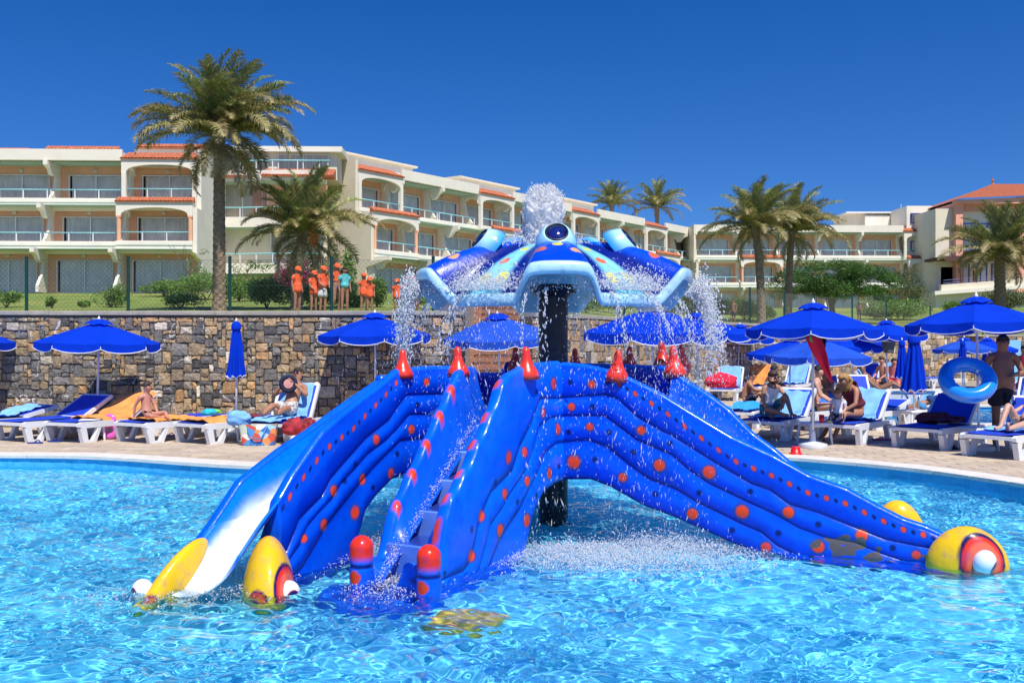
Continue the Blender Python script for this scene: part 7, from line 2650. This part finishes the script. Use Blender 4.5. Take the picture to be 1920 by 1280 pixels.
person('black haired woman in a dark bikini facing right behind the table', ((1531 - CX) / FPX * 18.4, 18.4, .38), R(70), wB, h=1.66, skin='fair', hair='black', clothes=[('bra', cloth_m('black_bikini', (.012, .014, .015))), ('briefs', cloth_m('black_bikini', 0))], slim=.88)
mo = pose(SIT, spine=(0, -.01, .27), chest=(0, -.09, .42), nb=(0, -.18, .53), neck=(0, -.23, .57), head=(0, -.30, .63), top=(0, -.34, .70), shL=(.16, -.17, .50), shR=(-.16, -.17, .50),
          elL=(.22, -.26, .26), wrL=(.10, -.42, .14), elR=(-.22, -.24, .26), wrR=(-.10, -.42, .14), knL=(.12, -.42, .10), anL=(.14, -.66, -.26), toL=(.16, -.80, -.33), knR=(-.12, -.42, .10), anR=(-.06, -.70, -.26), toR=(-.04, -.84, -.33))
ml = ((1606 - CX) / FPX * 16.75, 16.75, .38)
person('blonde mother in a maroon swimsuit bending over the toddler', ml, R(-62), mo, h=1.70, skin='tan', hair='blond', long_hair=(-.35, -.25, -.85), clothes=[('top', cloth_m('maroon_swimsuit', (.12, .012, .03))), ('briefs', cloth_m('maroon_swimsuit', 0))], hands=True, slim=.95)
td = pose(SIT, knL=(.12, -.34, .08), anL=(.10, -.60, .04), toL=(.10, -.68, .08), knR=(-.12, -.34, .08), anR=(-.10, -.60, .04), toR=(-.10, -.68, .08), head=(0, -.08, .74), top=(0, -.10, .82))
person('blond toddler in a white shirt sitting in front of the mother', ((1572 - CX) / FPX * 16.45, 16.45, .38), R(-30), td, h=.98, skin='fair', hair='ginger', clothes=[('shirt', cloth_m('white_tshirt', (.72, .72, .74))), ('shorts', cloth_m('navy_cloth', 0))], hands=True)
LD = RLO[4]
swap(LD, lie(30, 1.25, .46, (.02, .33), arms='head'), label='woman lying on her back with one knee bent on the nearest lounger', h=1.66, skin='fair', hair='brown', clothes=[('briefs', cloth_m('black_bikini', 0)), ('bra', cloth_m('black_bikini', 0))], hands=True, slim=.9)
rc = bpy.data.objects.get('sun_lounger')
LR = [o for o in bpy.data.objects if o.get('label', '').startswith('lounger of the reclining woman')][0]
swap(LR, lie(50, 1.12, .46, (.24, .20)), label='tanned woman in yellow bikini reclining behind the steel rails', h=1.66, skin='dark', hair='brown', clothes=[('briefs', cloth_m('yellow_bikini', (.55, .4, .1))), ('bra', cloth_m('yellow_bikini', 0))], slim=.88)
mA = pose(SIT, knL=(.13, -.34, .34), anL=(.12, -.50, .05), toL=(.12, -.62, .03), knR=(-.13, -.34, .34), anR=(-.12, -.50, .05), toR=(-.12, -.62, .03), elL=(.20, -.22, .40), wrL=(.10, -.42, .38), elR=(-.20, -.22, .40), wrR=(-.10, -.42, .38),
          chest=(0, -.06, .44), nb=(0, -.10, .58), neck=(0, -.13, .64), head=(0, -.18, .73), top=(0, -.18, .81), shL=(.17, -.10, .54), shR=(-.17, -.10, .54))
person('dark haired man in navy shorts sitting on the ground, left of the seated pair', ((1398 - CX) / FPX * 26.3, 26.3, .0), R(80), mA, h=1.78, skin='tan', hair='black', clothes=[('shorts', cloth_m('navy_cloth', 0))], fat=1.05)
person('tanned man in sunglasses sitting, right of the seated pair', ((1438 - CX) / FPX * 26.0, 26.0, .16), R(85), mA, h=1.78, skin='dark', hair='black', clothes=[('shorts', cloth_m('red_patterned_shirt', 0))], glasses=True)
person('dark haired child sitting behind the woman with sunglasses', ((1463 - CX) / FPX * 19.5, 19.5, .30), R(20), SIT, h=1.1, skin='dark', hair='black', clothes=[('shorts', cloth_m('navy_cloth', 0))], sub=1)
person('person sitting behind the black haired woman by the red cloth', ((1556 - CX) / FPX * 21.5, 21.5, .30), R(-60), mA, h=1.6, skin='dark', hair='brown', clothes=[('shorts', cloth_m('blue_shirt', 0)), ('bra', cloth_m('blue_shirt', 0))])
crouch = pose(SIT, spine=(0, -.12, .20), chest=(0, -.28, .28), nb=(0, -.40, .34), neck=(0, -.45, .36), head=(0, -.53, .38), top=(0, -.58, .42), shL=(.15, -.38, .30), shR=(-.15, -.38, .30), elL=(.18, -.44, .12), wrL=(.14, -.58, .03), elR=(-.18, -.44, .12), wrR=(-.14, -.58, .03),
              knL=(.2, -.25, .30), anL=(.18, -.1, .05), toL=(.18, -.22, .03), knR=(-.2, -.25, .30), anR=(-.18, -.1, .05), toR=(-.18, -.22, .03))
person('bending swimmer with a dark and blue cap at the back pool edge', ((1663 - CX) / FPX * 23.4, 22.2, .02), R(75), crouch, h=1.5, skin='tan', hair='black', cap=cloth_m('dark_blue_cap', (.01, .05, .2)), clothes=[('briefs', cloth_m('black_bikini', 0))])
person('second swimmer with a light blue cap bending at the back pool edge', ((1672 - CX) / FPX * 21.4, 21.0, -.05), R(78), crouch, h=1.4, skin='fair', hair='brown', cap=cloth_m('light_blue_cap', (.06, .25, .5)), clothes=[('briefs', cloth_m('black_bikini', 0))])
person('person in a red top standing at the right edge of the photo', ((1922 - CX) / FPX * 22.5, 22.5, 0), R(-30), pose(STAND, elR=(-.3, -.02, 1.2), wrR=(-.2, -.2, 1.3)), h=1.6, skin='tan', hair='brown', clothes=[('top', cloth_m('red_vest', (.5, .03, .04))), ('shorts', cloth_m('red_vest', 0))], hands=True)
person('far bather in a pink top sitting near the wall beside the closed parasols', ((1676 - CX) / FPX * 30, 30, .36), R(-20), SIT, h=1.6, skin='pink', hair='brown', clothes=[('top', cloth_m('pink_top', (.6, .2, .2))), ('shorts', cloth_m('red_vest', 0))])
person('far bather sitting under the small parasol near the wall', ((1655 - CX) / FPX * 31, 31, .36), R(-60), SIT, h=1.65, skin='pink', hair='brown', clothes=[('shorts', cloth_m('navy_cloth', 0))])
# ------------------------------------------------------------------ pool water
def water_sheet(name, x0, x1, ys, dx, z, seed, amp, label):
    g = np.random.default_rng(seed)
    xs = np.arange(x0, x1, dx)
    X, Y = np.meshgrid(xs, ys); Z = np.zeros_like(X)
    wx = .12 * np.sin(.8 * X + 1.1 * Y) + .08 * np.sin(3.9 * X - 2.4 * Y + 1)
    wy = .12 * np.sin(1.2 * Y - .7 * X + 2) + .08 * np.sin(4.1 * Y + 2.3 * X)
    for i in range(80):
        lam = math.exp(g.uniform(math.log(.055), math.log(.30))); k = 2 * math.pi / lam; t = g.uniform(0, 2 * math.pi)
        a = amp / k * (lam / .3) ** .1
        Z += a * np.sin(k * ((X + wx) * math.cos(t) + (Y + wy) * math.sin(t)) + g.uniform(0, 6.28) + .8 * np.sin(.9 * X + 1.3 * Y + i))
    calm = .75 + .35 * np.sin(.35 * X + .5 * Y) * np.sin(.27 * Y - .4 * X + 1)
    Z *= calm
    if name == 'pool_water':
        for (cx, cy, A, s_) in ((-2.1, 7.1, .03, .45), (.2, 8.4, .03, .5), (1.1, 8.6, .035, .5), (-1.3, 8.4, .03, .4), (3.9, 8.4, .02, .4)):
            d = np.hypot(X - cx, Y - cy)
            Z += A * np.exp(-(d / s_ / 1.6) ** 2) * np.sin(d * 24) * .5
    V = np.stack([X, Y, Z + z], -1).reshape(-1, 3)
    ny, nx = X.shape
    ii = np.arange(nx * ny).reshape(ny, nx)
    F = np.stack([ii[:-1, :-1], ii[:-1, 1:], ii[1:, 1:], ii[1:, :-1]], -1).reshape(-1, 4)
    o = mk(name, V, F, M_water, smooth=True)
    o['kind'] = 'structure'
    o.cycles.is_caustics_caster = True
    return o


M_water = bpy.data.materials.new('water'); M_water.use_nodes = True
_t = M_water.node_tree; _t.nodes.clear()
_g = _t.nodes.new('ShaderNodeBsdfGlass'); _g.inputs['IOR'].default_value = 1.33; _g.inputs['Roughness'].default_value = 0
_g.inputs['Color'].default_value = (.93, .985, 1, 1)
_o = _t.nodes.new('ShaderNodeOutputMaterial'); _t.links.new(_g.outputs[0], _o.inputs[0])
ys = [3.6]
while ys[-1] < 15.0: ys.append(ys[-1] + max(.013, .0026 * ys[-1]))
water_sheet('pool_water', -8.8, 6.8, np.array(ys), .0155, WZ, 3, .052, '')
water_sheet('back_pool_water', 6.0, 18.2, np.arange(20.0, 26.2, .06), .06, -.12, 8, .04, '')
# ------------------------------------------------------------------ falling and splashing water
M_drop = bpy.data.materials.new('water_drop'); M_drop.use_nodes = True
_t = M_drop.node_tree; _t.nodes.clear()
_g = _t.nodes.new('ShaderNodeBsdfGlass'); _g.inputs['IOR'].default_value = 1.33; _g.inputs['Roughness'].default_value = .05
_d = _t.nodes.new('ShaderNodeBsdfDiffuse'); _d.inputs[0].default_value = (.97, .98, 1, 1)
_tr = _t.nodes.new('ShaderNodeBsdfTranslucent'); _tr.inputs[0].default_value = (.97, .98, 1, 1)
_m1 = _t.nodes.new('ShaderNodeMixShader'); _m1.inputs[0].default_value = .42
_m2 = _t.nodes.new('ShaderNodeMixShader'); _m2.inputs[0].default_value = .66
_o = _t.nodes.new('ShaderNodeOutputMaterial')
_t.links.new(_d.outputs[0], _m1.inputs[1]); _t.links.new(_tr.outputs[0], _m1.inputs[2]); _t.links.new(_g.outputs[0], _m2.inputs[1]); _t.links.new(_m1.outputs[0], _m2.inputs[2]); _t.links.new(_m2.outputs[0], _o.inputs[0])
G_ = np.random.default_rng(21)
_ov, _of = None, None
_b = bmesh.new(); bmesh.ops.create_cone(_b, cap_ends=False, segments=4, radius1=1, radius2=0, depth=1); _b.clear()
for _c in ((1, 0, 0), (0, 1, 0), (-1, 0, 0), (0, -1, 0), (0, 0, 1.15), (0, 0, -1.15)): _b.verts.new(_c)
_b.verts.ensure_lookup_table()
for _k in range(4):
    for _q in (4, 5): _b.faces.new([_b.verts[i] for i in ((_k, (_k + 1) % 4, _q) if _q == 4 else ((_k + 1) % 4, _k, _q))])
_b.verts.index_update()
_ov = np.array([v.co[:] for v in _b.verts]); _of = np.array([[v.index for v in f.verts] for f in _b.faces]); _b.free()


def drops(name, pos, rad, stretch, label, jit=.25, group=None):
    n = len(pos)
    V = _ov[None] * rad[:, None, None]
    V = V * (1 + jit * G_.normal(0, 1, (n, len(_ov), 1)))
    V[:, :, 0:2] *= (1 / np.sqrt(stretch))[:, None, None]; V[:, :, 2] *= stretch[:, None]
    # tilt along a random lean
    ln = G_.normal(0, .25, (n, 1)); V[:, :, 0] += V[:, :, 2] * ln
    V += pos[:, None, :]
    F = (_of[None] + (np.arange(n) * len(_ov))[:, None, None]).reshape(-1, 3)
    o = mk(name, V.reshape(-1, 3), F, M_drop, smooth=True)
    o['kind'] = 'stuff'
    tag(o, label, 'water')
    o.visible_shadow = True
    return o


def frothy(name, fn, nu, nv, label, closed=True):
    V = np.array([fn(i / nu, j / (nv - 1)) for j in range(nv) for i in range(nu)])
    ii = np.arange(nu * nv).reshape(nv, nu)
    F = np.stack([ii[:-1], np.roll(ii[:-1], -1, 1), np.roll(ii[1:], -1, 1), ii[1:]], -1).reshape(-1, 4)
    o = mk(name, V, F, M_drop, smooth=True); o['kind'] = 'stuff'; tag(o, label, 'water')
    return o


# jet on top of the head
jc = Vector((.33, 10.35, 2.62))
def jet(u, v):
    a = 2 * math.pi * u
    z = v * .60
    r_ = .165 + .03 * math.sin(v * 3) - .10 * max(0, v - .8) / .2 * (1 if v > .8 else 0)
    if v > .97: r_ = .01
    d = Vector((math.cos(a), math.sin(a), 0))
    nz_ = noise.noise(Vector((d.x * 2.2, d.y * 2.2, z * 7))) * .05 + noise.noise(Vector((d.x * 6, d.y * 6, z * 20))) * .03
    return (jc.x + d.x * (r_ + nz_) - .02 * v, jc.y + d.y * (r_ + nz_), jc.z + z + nz_)
frothy('fountain_jet', jet, 90, 70, 'tall white fountain jet bubbling from the top of the octopus head')
n = 9000
v = G_.uniform(0, 1, n); a = G_.uniform(0, 6.28, n); rr = np.abs(G_.normal(.165, .028, n)) * (1 - .45 * np.clip(v - .85, 0, 1) / .15)
pos = np.stack([jc.x + np.cos(a) * rr, jc.y + np.sin(a) * rr, jc.z + v * .655 + G_.normal(0, .01, n)], -1)
n2 = 2600
a2 = G_.uniform(0, 6.28, n2); r2 = np.abs(G_.normal(.34, .16, n2)); z2 = jc.z + .12 * np.exp(-((r2 - .25) / .2) ** 2) * G_.uniform(-.2, 1.6, n2) + .02
pos = np.concatenate([pos, np.stack([jc.x + np.cos(a2) * r2, jc.y + np.sin(a2) * r2, z2], -1)])
drops('jet_spray', pos, np.exp(G_.normal(-5.4, .35, len(pos))), np.full(len(pos), 1.3), 'white droplets bursting around the fountain jet on the octopus head')

# water leaving the six valleys of the head: crown of splash at the rim, then falling curtains
P_all, R_all, S_all = [], [], []
C_all, CR_all = [], []
for q in range(5):
    th0 = math.pi / 5 + q * math.pi * .4
    front = abs(math.cos(th0) + 1) 
    n = 3400
    th_d = th0 + G_.normal(0, .24, n)
    R0 = 1.20
    # crown
    rr = R0 + G_.normal(.02, .09, n); zz = 2.14 + np.abs(G_.normal(0, .095, n))
    P_all.append(np.stack([CEN[0] + np.sin(th_d) * rr, CEN[1] - np.cos(th_d) * rr, zz], -1)); R_all.append(np.exp(G_.normal(-5.4, .45, n))); S_all.append(G_.uniform(.8, 1.6, n))
    # ballistic fall
    n = 3200
    th_d = th0 + G_.normal(0, .30, n)
    v0 = G_.uniform(.1, 2.6, n) ** 1.0; vz = G_.normal(.25, .5, n)
    T_ = np.sqrt(G_.uniform(0, 1, n)) * .74
    rr = R0 + v0 * T_ * .62; zz = 2.12 + vz * T_ - 4.9 * T_ ** 2
    rr = rr + .04 * np.sin(th_d * 40)
    ok = zz > WZ
    P_all.append(np.stack([CEN[0] + np.sin(th_d) * rr, CEN[1] - np.cos(th_d) * rr, zz], -1)[ok]); R_all.append(np.exp(G_.normal(-5.85, .5, ok.sum()))); S_all.append(1.2 + T_[ok] * 5)
    # clotted streams
    for s_ in range(5):
        t0 = th0 + G_.normal(0, .28); vv = G_.uniform(.2, 2.2); vzz = G_.normal(.3, .45); tm = G_.uniform(.25, .72)
        m_ = 90
        T_ = np.linspace(0.02, tm, m_) + G_.normal(0, .004, m_)
        rr = R0 + vv * T_ * .62 + G_.normal(0, .010 + .02 * T_, m_); zz = 2.12 + vzz * T_ - 4.9 * T_ ** 2
        tt = t0 + G_.normal(0, .006 + .012 * T_, m_)
        ok = zz > WZ
        P_all.append(np.stack([CEN[0] + np.sin(tt) * rr, CEN[1] - np.cos(tt) * rr, zz], -1)[ok]); R_all.append(G_.uniform(.004, .011, ok.sum())); S_all.append(1.3 + T_[ok] * 2)
pos = np.concatenate(P_all)
drops('falling_drops', pos, np.concatenate(R_all), np.concatenate(S_all), 'curtain of white drops falling from the rim of the octopus head')
# arc of water thrown from the right and left ends
P_all, R_all = [], []
for th0, v_, n in ((R(80), 1.15, 3000), (R(-78), .8, 2800)):
    th_d = th0 + G_.normal(0, .07, n)
    T_ = G_.uniform(0, 1, n) ** .9 * .46
    vv = v_ * G_.uniform(.55, 1.2, n); vz = 1.05 + G_.normal(0, .45, n)
    rr = 1.42 + vv * T_ * .55 + G_.normal(0, .025, n); zz = 2.14 + vz * T_ - 4.9 * T_ ** 2 + G_.normal(0, .02, n)
    P_all.append(np.stack([CEN[0] + np.sin(th_d) * rr, CEN[1] - np.cos(th_d) * rr, zz], -1)); R_all.append(G_.uniform(.004, .012, n))
pos = np.concatenate(P_all)
drops('spout_spray', pos, np.concatenate(R_all), G_.uniform(.9, 1.8, len(pos)), 'white arcs of water thrown off the left and right ends of the head')

# foam where the falling water lands and at the chute mouth
P_all, R_all = [], []
for (cx, cy, sx, sy, h_, n) in ((.55, 8.35, .32, .25, .10, 6000), (1.25, 8.40, .44, .28, .15, 10000), (.95, 8.15, .55, .28, .06, 3500), (-.05, 8.9, .15, .2, .08, 1200), (-1.55, 8.5, .3, .25, .12, 3600), (-1.25, 8.9, .3, .3, .08, 1800),
                             (-2.15, 7.55, .22, .30, .04, 2600), (-.90, 7.35, .16, .22, .05, 1400), (-1.95, 9.9, .3, .3, .1, 700), (2.4, 9.9, .4, .3, .12, 900), (-2.6, 7.0, .35, .18, .02, 700)):
    x = G_.normal(cx, sx, n); y = G_.normal(cy, sy, n)
    f = np.exp(-((x - cx) ** 2 / sx ** 2 + (y - cy) ** 2 / sy ** 2) / 2)
    z = WZ + .005 + np.abs(G_.normal(0, 1, n)) * h_ * f * .75
    P_all.append(np.stack([x, y, z], -1)); R_all.append(np.exp(G_.normal(-5.75, .42, n)))
pos = np.concatenate(P_all)
drops('splash_foam', pos, np.concatenate(R_all), G_.uniform(.7, 1.3, len(pos)), 'white splashing foam on the pool beneath the slide arch and chute')


# thin foam film streaming down the left chute and stairs edge
P_all, R_all = [], []
n = 1900
t = G_.uniform(0, 1, n); f = np.clip(G_.normal(.16, .06, n), .02, .5)
za = .92 * (1 - t) + (-.12) * t
xa = (-.36) * (1 - t) + (-.98) * t; ya = 9.1 * (1 - t) + 7.45 * t
P_all.append(np.stack([xa + G_.normal(0, .022, n), ya + G_.normal(0, .03, n), za + np.abs(G_.normal(0, .025, n))], -1)); R_all.append(G_.uniform(.002, .006, n))
pos = np.concatenate(P_all)
drops('stair_foam', pos, np.concatenate(R_all), G_.uniform(.7, 1.6, len(pos)), 'strip of white water running down beside the blue steps')
# splashes bouncing off the platform rims and slides
n = 3600
x = G_.uniform(-1.9, 2.6, n); y = G_.uniform(8.6, 11.6, n); z = G_.uniform(-.1, 1.55, n) ** 1.0
P_ = np.stack([x, y, z], -1)
drops('scattered_drops', P_, G_.uniform(.0016, .0042, n), G_.uniform(1, 3.2, n), 'loose drops of water in the air around the slide')
